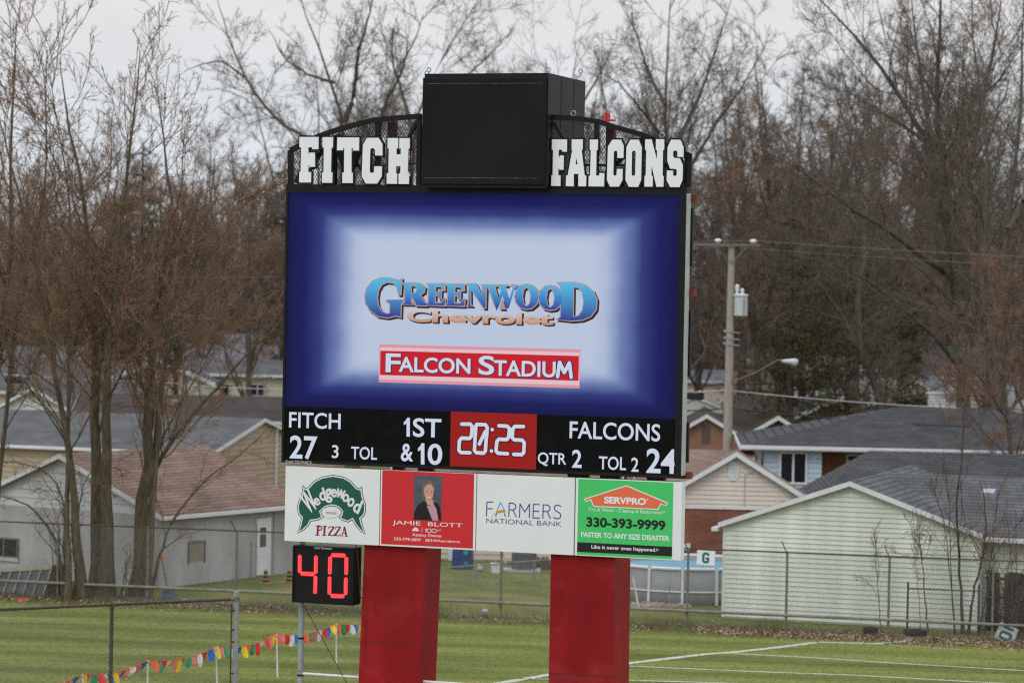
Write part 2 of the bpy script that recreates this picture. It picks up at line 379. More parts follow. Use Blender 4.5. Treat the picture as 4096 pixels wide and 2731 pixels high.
M['led_white'] = emit('led_white', (.60, .66, .79)); M['led_red'] = emit('led_red', (.30, .012, .010)); M['led_red2'] = emit('led_banner_red', (.55, .012, .022))
M['led_pink'] = emit('led_banner_glow', (.70, .30, .36)); M['led_navy'] = emit('led_navy', (.05, .03, .10)); M['led_dark'] = emit('led_outline', (.035, .02, .03)); M['led_tan'] = emit('led_outline_tan', (.42, .30, .25))
M['led_black'] = mat('led_off', (.008, .008, .009), .8, .35, 3.0, spec=.05)
M['led_off_red'] = emit('led_shadow', (.06, .003, .003))
mb = MB(); mb.box(SX0, SX1, -.004, .03, VS, SZ1); mb.build('screen', M['screen'], disp)
mb = MB(); mb.box(SX0, SX1, -.004, .03, SZ0, VS - .003); mb.build('score_panel', M['led_black'], disp)
# --- score panel writing
def words(m_, s_, b_, y_, mi, bo):
    """like text(), with a flagged numeral one"""
    if s_[0] == '1' and len(s_) > 1:
        x0, y0, x1, y1 = b_; w1 = (x1 - x0) * (.21 if s_ == '1ST' else .34); sl = .035 * (x1 - x0); h_ = (y1 - y0) - sl
        P_ = lambda u, v: L(x0 + u * w1, y0 + v * h_ + u * w1 * .035, y_)
        m_.poly([P_(.52, 0), P_(.86, 0), P_(.86, 1), P_(.44, 1), P_(.44, .30), P_(.10, .40), P_(.10, .24), P_(.38, .13)], y_, mi=mi)
        k_ = w1 * 1.22; text(m_, s_[1:], (x0 + k_, y0 + k_ * .035, x1, y1), y_, mi, bo)
    else: text(m_, s_, b_, y_, mi, bo)
c3 = crop(1100, 1600, .7441)
def bx(cr, x0, y0, x1, y1): a = cr((x0, y0)); b = cr((x1, y1)); return (a[0], a[1], b[0], b[1])
mb = MB(); Y = -.008
for s, b, bo in (('FITCH', (75, 62, 352, 157), .012), ('27', (78, 188, 226, 320), .018), ('3', (305, 240, 341, 312), .012), ('TOL', (408, 248, 548, 321), .012),
             ('1ST', (688, 93, 893, 202), .018), ('&', (676, 232, 742, 330), .018), ('10', (764, 230, 898, 349), .018), ('FALCONS', (1583, 112, 2070, 222), .012), ('QTR', (1412, 279, 1565, 358), .012),
             ('2', (1596, 265, 1648, 364), .018), ('TOL', (1740, 300, 1887, 377), .012), ('2', (1914, 307, 1954, 385), .012), ('24', (1995, 258, 2155, 396), .02)):
    mb = MB(); words(mb, s, bx(c3, *b), Y, 0, bo); mb.build('score_lettering', [M['led_white']], disp)
# the clock window
q = [c3(p) for p in ((945, 62), (1408, 74), (1404, 375), (942, 352))]; q = [L(*p) for p in q]
rx0, rx1 = (q[0][0] + q[3][0]) / 2, (q[1][0] + q[2][0]) / 2; rz1, rz0 = (q[0][1] + q[1][1]) / 2, (q[2][1] + q[3][1]) / 2
mb = MB(); mb.box(rx0, rx1, -.010, -.004, max(rz0, SZ0 + .004), rz1 + .0)
def seg(mb, pts, wd, y, mi):
    for d_, m_ in ((.035, 1), (0, 0)):
        ribbon(mb, [L(*c3(p)) for p in pts], wd + d_, y - (.004 if m_ == 0 else 0), m_)
ck = MB()
for pts in ([(1005, 128), (1052, 128), (1062, 142), (1058, 192), (1047, 205), (1005, 203), (993, 218), (990, 268), (1000, 280), (1050, 282)],
            [(1085, 130), (1133, 131), (1143, 146), (1139, 196), (1137, 208), (1133, 272), (1123, 284), (1085, 282), (1074, 270), (1077, 208), (1078, 196), (1081, 145), (1085, 130)],
            [(1132, 168), (1100, 235)],
            [(1205, 137), (1250, 139), (1262, 152), (1258, 198), (1247, 211), (1205, 209), (1194, 222), (1190, 272), (1200, 284), (1252, 287)],
            [(1338, 141), (1292, 140), (1280, 153), (1277, 200), (1287, 212), (1330, 214), (1342, 228), (1339, 280), (1328, 292), (1285, 290)],
            [(1169, 157), (1170, 158)], [(1165, 272), (1166, 273)]):
    seg(ck, pts, .075, -.016, 0)
cw = mb.build('clock_window', M['led_red'], disp); ck.build('clock_digits', [M['led_white'], M['led_off_red']], disp)
mb = MB(); text(mb, 'DAKTRONICS', bx(c3, 57, 322, 196, 343), -.034, 0, .02); mb.build('maker_lettering', M['alu'], disp)
# --- screen writing: serif caps drawn stroke by stroke
c8 = crop(1400, 1050, .4464)
def C8(p): return L(*c8(p))
serif = {
 'G': ([(465, 150), (455, 285), (440, 285), (425, 215), (390, 180), (335, 172), (285, 195), (255, 250), (245, 320), (255, 390), (285, 440), (335, 462), (360, 455), (365, 375), (350, 350), (318, 335), (485, 335), (470, 355), (458, 380), (455, 485), (420, 475), (340, 492), (255, 480), (185, 430), (145, 365), (138, 300), (155, 230), (205, 170), (275, 142), (345, 140), (405, 155), (440, 165)], []),
 'R': ([(475, 185), (580, 185), (645, 195), (672, 225), (665, 265), (625, 290), (665, 350), (690, 368), (688, 385), (600, 382), (555, 300), (548, 300), (548, 362), (570, 378), (472, 376), (493, 360), (495, 205)], [[(550, 205), (590, 210), (606, 240), (590, 272), (550, 280)]]),
 'E': ([(690, 190), (850, 192), (852, 245), (840, 245), (820, 212), (765, 210), (764, 272), (795, 272), (808, 250), (818, 250), (815, 320), (805, 320), (793, 292), (763, 290), (762, 362), (815, 364), (845, 325), (857, 325), (850, 385), (688, 382), (706, 366), (709, 208)], []),
 'N': ([(1050, 192), (1130, 193), (1190, 300), (1194, 215), (1178, 200), (1240, 200), (1222, 216), (1215, 405), (1200, 405), (1085, 235), (1080, 375), (1098, 390), (1050, 388), (1066, 373), (1069, 212)], []),
 'W': ([(1220, 198), (1310, 200), (1296, 215), (1330, 320), (1352, 255), (1340, 215), (1326, 200), (1412, 202), (1398, 217), (1430, 325), (1462, 225), (1450, 203), (1500, 204), (1482, 225), (1425, 410), (1405, 410), (1368, 300), (1330, 408), (1310, 408), (1240, 215)], []),
 'O': ([(1585, 198), (1640, 212), (1682, 260), (1692, 310), (1675, 370), (1630, 408), (1580, 415), (1530, 402), (1492, 360), (1480, 305), (1495, 245), (1535, 208)], [[(1584, 220), (1610, 240), (1624, 305), (1612, 370), (1582, 395), (1556, 370), (1546, 305), (1558, 240)]]),
 'D': ([(1860, 180), (2010, 182), (2110, 205), (2180, 260), (2212, 335), (2205, 420), (2160, 480), (2085, 512), (1990, 520), (1855, 512), (1890, 490), (1895, 210)], [[(2005, 215), (2050, 225), (2085, 270), (2098, 350), (2085, 430), (2050, 478), (2000, 488)]]),
}
serif['E2'] = ([(p[0] + 173, p[1] + 4) for p in serif['E'][0]], [])
serif['O2'] = ([(p[0] + 213, p[1] + 10) for p in serif['O'][0]], [[(p[0] + 213, p[1] + 10) for p in h] for h in serif['O'][1]])
gz1, gz0 = C8((1200, 190))[1], C8((1200, 400))[1]
M['led_blue_small'] = gradmat('led_blue_letters', (.006, .03, .36), (.06, .42, .72), gz0, gz1 - .02)
M['led_blue_big'] = gradmat('led_blue_capitals', (.010, .018, .28), (.06, .45, .75), C8((300, 480))[1], C8((300, 160))[1])
M['led_gold'] = gradmat('led_gold_letters', (.50, .23, .10), (.60, .50, .52), C8((1200, 550))[1], C8((1200, 440))[1])
lay = MB(); halo = MB()
for kx, (o_, hs) in serif.items():
    O_ = [C8(p) for p in o_]; H_ = [[C8(p) for p in h] for h in hs]
    big = kx in 'GD'
    sh = np.array([.035, -.035])
    lay.poly([p + sh for p in inflate(O_, .026)], -.0105, [[p + sh for p in inflate(h, -.018)] for h in H_], 2)
    lay.poly(inflate(O_, .022), -.0125, [inflate(h, -.016) for h in H_], 3)
    lay.poly(O_, -.0145, H_, 1 if big else 0)
text(lay, 'Chevrolet', bx(c8, 518, 430, 1838, 575), -.0185, 2, .055)
text(lay, 'Chevrolet', bx(c8, 508, 418, 1822, 562), -.0205, 4, .04)
lay.build('dealer_lettering', [M['led_blue_small'], M['led_blue_big'], M['led_dark'], M['led_tan'], M['led_gold']], disp)
# banner
bq = [C8(p) for p in ((275, 790), (2050, 835), (2050, 1060), (270, 1005))]
bx0, bx1 = (bq[0][0] + bq[3][0]) / 2, (bq[1][0] + bq[2][0]) / 2; bz1, bz0 = (bq[0][1] + bq[1][1]) / 2, (bq[2][1] + bq[3][1]) / 2
mb = MB(); mb.box(bx0 - .03, bx1 + .03, -.0075, -.004, bz0 - .15, bz1 + .13); mb.box(bx0 - .012, bx1 + .012, -.0085, -.0076, bz0 - .09, bz1 + .07, 1); mb.box(bx0, bx1, -.010, -.0086, bz0, bz1, 2)
mb.build('stadium_banner', [M['led_pink'], emit('led_banner_edge', (.75, .52, .58)), M['led_red2']], disp)
mb = MB()
for s, b in (('F', (318, 812, 452, 985)), ('ALCON', (436, 842, 1078, 998)), ('S', (1150, 832, 1292, 1008)), ('TADIU', (1288, 872, 1842, 1030))):
    x0, y0, x1, y1 = b
    text(mb, s, bx(c8, x0 - 2, y0, x1 + 10, y1 + 10), -.0125, 1, .045); text(mb, s, bx(c8, *b), -.0145, 0, .022)
for d_, m_, yy in ((.05, 1, -.0125), (0, 0, -.0145)):
    ribbon(mb, [C8(p) for p in ((1862, 1022), (1880, 892), (1922, 985), (1968, 898), (1984, 1028))], .075 + d_, yy, m_, n=6)
mb.build('stadium_lettering', [M['led_white'], M['led_navy']], disp)

# --- header frame with mesh and cut-out letters
f4 = crop(1120, 430, .26786); f5 = crop(2150, 260, .40816); f1 = crop(1100, 250, .7441)
HO = .06
def H4(p): return L(*f4(p), HO)
def H5(p): return L(*f5(p), HO)
mb = MB(); rd = MB()
def hb(m_, fn, a, b, wpx, y=HO, dp=.10, mi=0):
    A, B = fn(a), fn(b); m_.bar((A[0], y, A[1]), (B[0], y, B[1]), wpx, dp, mi=mi)
for a, b in zip([(160, 1170), (160, 640), (290, 578), (600, 425), (745, 372), (970, 300), (1400, 192), (1500, 180)], [(160, 640), (290, 578), (600, 425), (745, 372), (970, 300), (1400, 192), (1500, 180), (2110, 130)]):
    hb(mb, H4, a, b, .10)
for a, b, wd in (((2082, 110), (2072, 1180), .09), ((1460, 190), (1455, 1170), .10), ((822, 420), (815, 1170), .07), ((235, 1120), (300, 990), .08), ((520, 780), (900, 400), .08), ((1085, 780), (1260, 960), .07), ((2050, 200), (1925, 440), .07), ((1900, 842), (2055, 842), .02)):
    hb(mb, H4, a, b, wd, HO + .012 if wd != .09 else HO, .08)
for a, b in zip([(105, 512), (350, 522), (600, 556), (740, 605), (1050, 690), (1180, 740), (1280, 790), (1450, 870)], [(350, 522), (600, 556), (740, 605), (1050, 690), (1180, 740), (1280, 790), (1450, 870), (1500, 890)]):
    hb(mb, H5, a, b, .10)
for a, b, wd in (((130, 505), (125, 1200), .10), ((1480, 880), (1472, 1195), .14), ((580, 575), (572, 1200), .09), ((160, 565), (250, 720), .07), ((1240, 955), (1300, 1020), .06), ((855, 890), (750, 990), .07), ((450, 980), (860, 985), .05), ((1030, 690), (1020, 1200), .07)):
    hb(mb, H5, a, b, wd, HO + .012, .08)
zb0, zb1 = ZT + .0, (H4((800, 1165))[1] + H5((800, 1205))[1]) / 2 + .02
mb.box(X0, X1 + .02, -.03, .16, zb0 + .002, zb1)
hdr = mb.build('header_frame', M['black'], SB)
for a, b, wd, fn in (((1612, 205), (1605, 1180), .155, H4), ((1010, 340), (905, 1180), .0, H4), ((684, 590), (676, 1200), .17, H5)):
    if wd: rd = MB(); hb(rd, fn, a, b, wd, .32, .16); rd.build('support_post', M['dark_red'], SB)
A = H4((912, 420)); rd = MB(); rd.box(A[0] - .06, A[0] + .06, .25, .4, zb1, A[1]); rd.build('support_post', M['dark_red'], SB)
A = H5((1130, 670)); rd = MB(); rd.box(A[0] - .06, A[0] + .09, .25, .4, A[1] - 1.0, A[1])
rd.build('support_post', M['dark_red'], SB)
# expanded mesh behind the letters (left and right), cut to the arched top
def topz(poly, x):
    for a, b in zip(poly[:-1], poly[1:]):
        if a[0] <= x <= b[0]: return a[1] + (b[1] - a[1]) * (x - a[0]) / (b[0] - a[0])
    return None
def meshpanel(pts, zbot, name):
    mb_ = MB(); pw, ph, t = .060, .105, .0075
    x0, x1 = pts[0][0], pts[-1][0]
    zt_ = max(p[1] for p in pts)
    for sgn in (1, -1):
        k0 = int((x0 - (zt_ - zbot)) / pw) - 2; k1 = int((x1 + (zt_ - zbot)) / pw) + 2
        for k in range(k0, k1):
            # line x = k*pw + sgn*(z-zbot)*pw/ph, clipped under the arch
            zz = np.linspace(zbot, zt_, 60); xx = k * pw + sgn * (zz - zbot) * pw / ph
            ok = [(x, z) for x, z in zip(xx, zz) if x0 <= x <= x1 and z <= (topz(pts, x) or -9)]
            if len(ok) > 1: mb_.bar((ok[0][0], .0, ok[0][1]), (ok[-1][0], .0, ok[-1][1]), t, .006)
    for i in range(len(mb_.v)): v = mb_.v[i]; mb_.v[i] = (v[0], v[1] + .115, v[2])
    return mb_.build(name, M['black'], hdr)
meshpanel([H4(p) for p in ((170, 640), (290, 578), (600, 425), (745, 372), (970, 300), (1400, 192), (2075, 135))], zb1, 'mesh_panel')
meshpanel([H5(p) for p in ((130, 512), (350, 522), (600, 556), (740, 605), (1050, 690), (1180, 740), (1280, 790), (1450, 870), (1480, 890))], zb1, 'mesh_panel')
let4 = [
 ([(290, 442), (575, 442), (575, 625), (480, 625), (480, 597), (423, 597), (423, 702), (432, 702), (432, 677), (522, 677), (522, 887), (432, 887), (432, 860), (422, 860), (422, 965), (465, 965), (462, 1122), (285, 1120), (288, 962), (308, 962), (315, 598), (290, 596)], []),
 ([(635, 445), (792, 445), (790, 603), (768, 603), (762, 970), (783, 970), (780, 1127), (625, 1125), (628, 968), (650, 968), (655, 600), (635, 600)], []),
 ([(855, 450), (1182, 450), (1180, 645), (1087, 645), (1087, 605), (1068, 605), (1066, 975), (1088, 975), (1086, 1130), (930, 1130), (932, 973), (955, 973), (960, 605), (945, 605), (943, 642), (850, 642)], []),
 ([(1300, 455), (1472, 455), (1530, 550), (1530, 720), (1420, 718), (1418, 632), (1400, 612), (1362, 612), (1348, 632), (1340, 960), (1355, 978), (1388, 978), (1403, 960), (1407, 880), (1523, 880), (1520, 1030), (1450, 1138), (1280, 1138), (1220, 1030), (1238, 560)], []),
 ([(1608, 458), (1765, 458), (1765, 612), (1740, 615), (1740, 703), (1803, 703), (1805, 615), (1783, 612), (1783, 460), (1940, 460), (1938, 615), (1918, 618), (1908, 988), (1930, 990), (1925, 1145), (1770, 1143), (1770, 990), (1798, 985), (1800, 878), (1735, 876), (1732, 985), (1750, 990), (1748, 1142), (1592, 1140), (1595, 985), (1617, 985), (1625, 615), (1606, 613)], [])]
let5 = [
 ([(142, 730), (290, 731), (288, 852), (240, 850), (240, 832), (208, 832), (206, 905), (216, 905), (216, 888), (258, 888), (255, 1028), (212, 1028), (212, 1010), (205, 1010), (204, 1083), (226, 1083), (224, 1187), (134, 1186), (137, 1082), (148, 1082), (152, 832), (140, 832)], []),
 ([(336, 730), (444, 730), (442, 833), (432, 834), (462, 1083), (478, 1085), (476, 1190), (400, 1190), (400, 1085), (405, 1068), (358, 1068), (355, 1085), (355, 1190), (278, 1188), (280, 1083), (296, 1083), (340, 834), (334, 833)], [[(383, 910), (393, 975), (372, 975)]]),
 ([(512, 732), (593, 732), (591, 835), (578, 836), (574, 1085), (605, 1085), (605, 1060), (655, 1060), (652, 1192), (500, 1190), (502, 1087), (516, 1086), (522, 834), (512, 834)], []),
 ([(735, 733), (818, 733), (845, 795), (842, 912), (782, 912), (782, 855), (775, 842), (758, 842), (748, 855), (742, 1072), (750, 1085), (766, 1086), (775, 1072), (778, 1020), (835, 1020), (832, 1130), (798, 1193), (710, 1193), (680, 1128), (690, 800)], []),
 ([(910, 733), (992, 734), (1022, 808), (1015, 1130), (985, 1196), (895, 1195), (862, 1128), (872, 805)], [[(935, 842), (955, 842), (963, 855), (957, 1075), (948, 1087), (930, 1087), (922, 1075), (926, 855)]]),
 ([(1055, 730), (1118, 730), (1170, 930), (1172, 836), (1160, 835), (1160, 728), (1243, 729), (1241, 834), (1230, 835), (1226, 1088), (1237, 1089), (1234, 1194), (1165, 1194), (1118, 985), (1116, 1088), (1130, 1089), (1128, 1193), (1047, 1193), (1049, 1088), (1060, 1088), (1066, 834), (1054, 834)], []),
 ([(1310, 733), (1402, 735), (1432, 810), (1430, 903), (1372, 902), (1370, 850), (1362, 841), (1340, 840), (1330, 852), (1328, 890), (1340, 912), (1395, 915), (1425, 985), (1420, 1130), (1390, 1198), (1300, 1197), (1265, 1130), (1268, 1035), (1328, 1036), (1328, 1078), (1336, 1088), (1355, 1088), (1364, 1078), (1364, 1030), (1355, 1020), (1300, 1018), (1272, 940), (1275, 805)], [])]
for lst, fn in ((let4, f4), (let5, f5)):
    for o_, hs in lst:
        LO = -.07
        O_ = [L(*fn(p), LO) for p in o_]; H_ = [[L(*fn(p), LO) for p in h] for h in hs]
        mb = MB(); mb.poly(inflate(O_, .032), -.055, [inflate(h, -.025) for h in H_], 0, .05); mb.poly(O_, -.072, H_, 1, .016)
        mb.build('letter', [M['black'], M['letter_white']], hdr)
# little lifting eyes on top of the frame and the cabinet
def eye(p, off, par, r=.05):
    a = L(*p, off); m_ = MB(); m_.tube([(a[0] + r * math.cos(t), off, a[1] + r + r * math.sin(t)) for t in np.linspace(-1.4, 4.5, 12)], .013, 6)
    m_.tube([(a[0], off, a[1] - .06), (a[0], off, a[1] + .01)], .016, 6); m_.build('lifting_eye', M['galv'], par)
for p in (f4((1792, 118)), f4((535, 412)), f5((350, 500)), f5((1220, 715))): eye(p, .06, hdr)
# red fixture on the right post
a = L(*f5((700, 540)), .35); mb = MB(); mb.box(a[0] - .13, a[0] + .10, .25, .5, a[1] - .02, a[1] + .01)
mb.box(a[0] - .08, a[0] - .04, .3, .4, a[1] + .01, a[1] + .15); mb.box(a[0] - .03, a[0] + .01, .3, .4, a[1] + .01, a[1] + .13); mb.box(a[0] - .09, a[0] + .02, .33, .37, a[1] + .04, a[1] + .1)
mb.tube([(a[0] - .06, .35, a[1] + .13), (a[0] - .06, .35, a[1] + .2)], .012, 6)
mb.build('lifting_bracket', mat('bright_red_paint', (.55, .03, .03), .5), hdr)
# --- speaker cabinet
SO = -.30
a, b, c_, d_ = (L(*f1(p), SO) for p in ((792, 80), (1462, 80), (1457, 660), (785, 655)))
sx0, sx1, sz1, sz0 = (a[0] + d_[0]) / 2, (b[0] + c_[0]) / 2, (a[1] + b[1]) / 2, (c_[1] + d_[1]) / 2
dep = (LX(*f1((1667, 180)), sx1)[0] - SO)
zt = L(*f1((1480, 60)), SO + .2)[1]
mb = MB(); mb.box(sx0 + .02, sx1, SO + .06, SO + dep, sz0 + .03, zt)
for k in (.36, .7): mb.box(sx1, sx1 + .006, SO + dep * k, SO + dep * k + .02, sz0 + .05, zt - .03)
mb.box(sx0 - .01, sx1 + .01, SO + .04, SO + .12, sz0 - .06, sz0 + .03)
spk = mb.build('speaker_cabinet', M['black'], SB)
mb = MB(); mb.box(sx0, sx1 - .02, SO, SO + .055, sz0, sz1)
g = mb.build('speaker_grille', M['black_matte'], spk, bevel=.02)
M['scuff'] = mat('scuffed_edge', (.20, .19, .14), .8, 0, 26, col2=(.012, .012, .013), stretch=(1, 1, .2))
for zz in (sz0 + .13, sz1 - .13):
    mb = MB(); mb.box(sx0 + .1, sx1 - .12, SO - .003, SO, zz, zz + .009); mb.build('worn_edge', M['scuff'], spk)
for p, o_ in (((815, 70), SO + .1), ((1462, 70), SO + .1), ((828, 50), SO + dep - .2), ((1470, 50), SO + dep * .6), ((1643, 58), SO + dep - .1)): eye(f1(p), o_, spk, .042)
# --- cross beams whose ends show at the right edge, and the posts in the gap above the signs
for (px, py, py2) in ((2799, 781, 807), (2791, 1158, 1183), (2774, 1890, 1912)):
    zc = (L(px, py, .36)[1] + L(px, py2, .36)[1]) / 2; xe = L(px - 8, py, .36)[0]
    mb = MB(); mb.box(X0 + .6, xe, .29, .45, zc - .07, zc + .07); mb.build('cross_beam', M['oxide'], SB)
for px0, px1 in ((1560, 1604), (1662, 1722), (2262, 2345), (2392, 2470), (2580, 2652)):
    x0 = L(px0, 1900, .35)[0]; x1 = L(px1, 1900, .35)[0]; mb = MB(); mb.box(x0, x1, .47, .6, 5.2, ZT + .3 if px0 < 2500 else ZT); mb.build('support_post', M['dark_red'], SB)
a0 = LX(2790, 1000, X1)
mb = MB()
for z0_, z1_ in ((ZT - 1.45, ZT - .3), (ZB + 2.0, ZB + 3.3), (ZB + .3, ZB + 1.1)): mb.box(X1 + .0, X1 + .05, CD + .03, CD + .12, z0_, z1_)
mb.build('rear_hatch', M['black'], disp)

# ================================================================== advertising signs (hang under the display)
s6 = crop(1100, 1830, .36139); s7 = crop(1850, 1830, .40391)
GRP = 'sponsor signs hung under the video display'
zs1 = L(1144, 1862, -.02)[1]; zs0 = L(1136, 2161, -.02)[1]; zs1b = L(2728, 1928, -.02)[1]; zs0b = L(2722, 2241, -.02)[1]
ZS1, ZS0 = (zs1 + zs1b) / 2, (zs0 + zs0b) / 2
def sign(label, xa, xb, mt=None, dp=.22):
    t = thing('advertising_sign', label, 'sign', tuple(SB0 + EX * ((xa + xb) / 2)), -YAW, GRP)
    mb = MB(); mb.box(xa, xb, -.02, dp, ZS0, ZS1)
    o = mb.build('panel', mt or M['sign_white'], t); shift(o, (xa + xb) / 2)
    return t
def shift(o, cx):
    for v in o.data.vertices: v.co.x -= cx
def put(mb, name, mats, t, xa, xb): o = mb.build(name, mats, t); shift(o, (xa + xb) / 2); return o
SY = -.02
def xp(fn, p): return L(*fn(p), SY)[0]
# sign 1
xa, xb = (xp(s6, (122, 88)) + xp(s6, (100, 915))) / 2, (xp(s6, (1165, 125)) + xp(s6, (1148, 968))) / 2
t1 = sign('white pizza sign with an arched dark green scroll and red PIZZA', xa, xb)
def K6(p): return L(*s6(p), SY)
em = [(308, 300), (340, 335), (372, 318), (430, 255), (520, 208), (640, 187), (760, 208), (840, 252), (905, 325), (935, 338), (965, 315), (972, 400), (985, 455), (1008, 520), (1005, 600), (985, 645), (955, 672), (965, 720), (1003, 850), (945, 815), (885, 745), (855, 690), (810, 715), (745, 693), (700, 655), (728, 628), (735, 595), (705, 558), (665, 540), (620, 535), (560, 552), (512, 595), (522, 628), (555, 635), (530, 665), (470, 695), (400, 703), (370, 755), (320, 802), (245, 838), (275, 745), (290, 662), (255, 625), (243, 545), (262, 470), (292, 425)]
mb = MB(); E6 = [K6(p) for p in em]
mb.poly(E6, SY - .003, mi=0); mb.poly(inflate(E6, -.016), SY - .005, mi=1); mb.poly(inflate(E6, -.040), SY - .007, mi=0)
ov = [K6((620 + 100 * math.cos(a), 602 + 62 * math.sin(a))) for a in np.linspace(0, 2 * math.pi, 20)[:-1]]
mb.poly(ov, SY - .0085, mi=1)
put(mb, 'emblem', [M['ink_green'], M['sign_white']], t1, xa, xb)
mb = MB()
# the arched word: glyphs fitted to a box, then laid along the arc letter by letter
arc = [('W', (375, 480), 125, 265, -33), ('e', (466, 485), 62, 88, -28), ('d', (525, 405), 66, 150, -17), ('g', (597, 420), 70, 165, -8), ('e', (655, 390), 62, 95, 6), ('w', (728, 398), 92, 105, 14), ('o', (785, 443), 64, 98, 21), ('o', (843, 492), 66, 108, 26), ('d', (918, 535), 72, 165, 22)]
s_u = abs(K6((1000, 500))[0] - K6((900, 500))[0]) / 100
for ch, ctr, wd, hh, ang in arc:
    c0 = K6(ctr); an = R(-ang)
    for ddx, ddy in ((0, 0), (.006, 0), (-.006, 0), (0, .006), (0, -.006)):
        mi = 1; v, f = glyphs(ch, .015); q = (v - .5) * np.array([wd * s_u * 1.02, hh * s_u * .86]) + np.array([ddx, ddy]); r_ = np.array([[math.cos(an), math.sin(an)], [-math.sin(an), math.cos(an)]])
        q = q @ r_ + c0
        mb.add([(a_, SY - .0125 - abs(ddx) * .1 - ddy * .13, b_) for a_, b_ in q], f, 1)
put(mb, 'arched_lettering', [M['ink_darkred'], M['sign_white']], t1, xa, xb); mb = MB()
# PIZZA in slab serif strokes
def K6s(m_, pts, wd, mi): ribbon(m_, [K6(p) for p in pts], wd, SY - .005, mi, n=4)
def pz(m_, pts, wd): K6s(m_, pts, wd * s_u, 0)
for pts, wd in (([(478, 752), (470, 850)], 22), ([(450, 753), (500, 753)], 7), ([(447, 853), (495, 854)], 7), ([(480, 756), (508, 758), (520, 772), (512, 795), (478, 802)], 12),
                ([(551, 757), (545, 855)], 22), ([(530, 757), (575, 757)], 7), ([(525, 856), (568, 857)], 7),
                ([(598, 762), (655, 762), (590, 855), (655, 858)], 9), ([(652, 766), (594, 852)], 17), ([(596, 762), (592, 785)], 6), ([(658, 835), (655, 860)], 6),
                ([(675, 764), (725, 764), (662, 858), (722, 860)], 9), ([(722, 768), (666, 855)], 17), ([(672, 764), (670, 788)], 6), ([(726, 838), (722, 862)], 6),
                ([(768, 766), (742, 862)], 8), ([(768, 766), (792, 866)], 19), ([(752, 832), (785, 834)], 7), ([(733, 863), (757, 864)], 6), ([(775, 867), (805, 868)], 6)):
    m0 = MB(); pz(mb, pts, wd)
def ret(mb, fr_, to): pass
o = None
mb2 = MB(); text(mb2, "Fernando's", bx(s6, 563, 585, 690, 627), SY - .0105, 0, .0)
for i in range(len(mb.m)):
    pass
put(mb, 'lettering', [M['ink_darkred'], M['sign_white']], t1, xa, xb); put(mb2, 'small_lettering', M['ink_darkred'], t1, xa, xb)
# sign 2
xa, xb = (xp(s6, (1175, 128)) + xp(s6, (1160, 970))) / 2, (xp(s6, (2230, 172)) + xp(s6, (2215, 1015))) / 2
t2 = sign("red agency sign with a woman's portrait photo and white writing", xa, xb)
q = [K6(p) for p in ((1190, 138), (2206, 178), (2188, 1000), (1174, 955))]
mb = MB(); mb.box((q[0][0] + q[3][0]) / 2, (q[1][0] + q[2][0]) / 2, SY - .004, SY, (q[2][1] + q[3][1]) / 2, (q[0][1] + q[1][1]) / 2); put(mb, 'red_field', M['ink_red'], t2, xa, xb)
mb = MB()
def pp(pts, lay_, mi): mb.poly([K6(p) for p in pts], SY - .004 - .0015 * lay_, mi=mi)
def ell(cx, cy, rx, ry, n=20): return [(cx + rx * math.cos(t), cy + ry * math.sin(t)) for t in np.linspace(0, 2 * math.pi, n + 1)[:-1]]
pp([(1540, 195), (1855, 207), (1838, 697), (1533, 683)], 1, 0)
pp([(1690, 245), (1735, 252), (1768, 290), (1775, 360), (1768, 440), (1750, 490), (1700, 500), (1640, 478), (1622, 440), (1625, 360), (1640, 290), (1660, 258)], 2, 1)
pp([(1533, 683), (1545, 600), (1575, 530), (1640, 478), (1690, 500), (1755, 490), (1800, 500), (1825, 540), (1842, 640), (1838, 697)], 3, 2)
pp([(1660, 450), (1690, 520), (1730, 530), (1755, 505), (1760, 460)], 4, 3)
pp([(1680, 525), (1725, 535), (1758, 505), (1790, 570), (1812, 695), (1745, 692)], 5, 4)
pp(ell(1706, 375, 58, 92), 6, 3)
pp([(1645, 350), (1650, 300), (1680, 268), (1712, 262), (1745, 285), (1768, 340), (1755, 320), (1725, 290), (1690, 292), (1662, 320)], 7, 1)
pp(ell(1684, 372, 10, 5, 8), 7.5, 5); pp(ell(1738, 374, 10, 5, 8), 7.5, 5)
pp([(1685, 428), (1710, 434), (1732, 430), (1722, 446), (1706, 449), (1692, 442)], 7.5, 6)
pp([(1640, 330), (1652, 330), (1660, 470), (1640, 470), (1628, 440)], 7.2, 1); pp([(1762, 340), (1772, 350), (1765, 450), (1748, 485), (1752, 420)], 7.2, 1)
put(mb, 'portrait', [mat('portrait_backdrop', (.055, .07, .11), .5, 0, 3, col2=(.10, .12, .17)), mat('portrait_hair', (.10, .06, .045), .5, 0, 12, col2=(.22, .16, .13), stretch=(3, 1, .4)), mat('portrait_jacket', (.008, .007, .008), .5),
     mat('portrait_skin', (.60, .33, .26), .5), mat('portrait_blouse', (.55, .30, .36), .5, .12, 8), mat('portrait_dark', (.05, .03, .03), .5), mat('portrait_smile', (.75, .60, .56), .5)], t2, xa, xb)
mb = MB()
for s, b, bo in (('JAMIE  BLOTT', (1300, 690, 2072, 785), .0), ('Agency Owner', (1518, 832, 1846, 890), .008), ('330-779-0097', (1315, 878, 1618, 926), .008), ('@330AgentJamie', (1662, 895, 2048, 948), .008)):
    mb = MB(); text(mb, s, bx(s6, *b), SY - .0065, 0, bo); put(mb, 'lettering', [M['letter_white']], t2, xa, xb)
mb = MB()
ribbon(mb, [K6(p) for p in ((1662, 792), (1675, 784), (1673, 822))], .014, SY - .0065, 0, n=4)
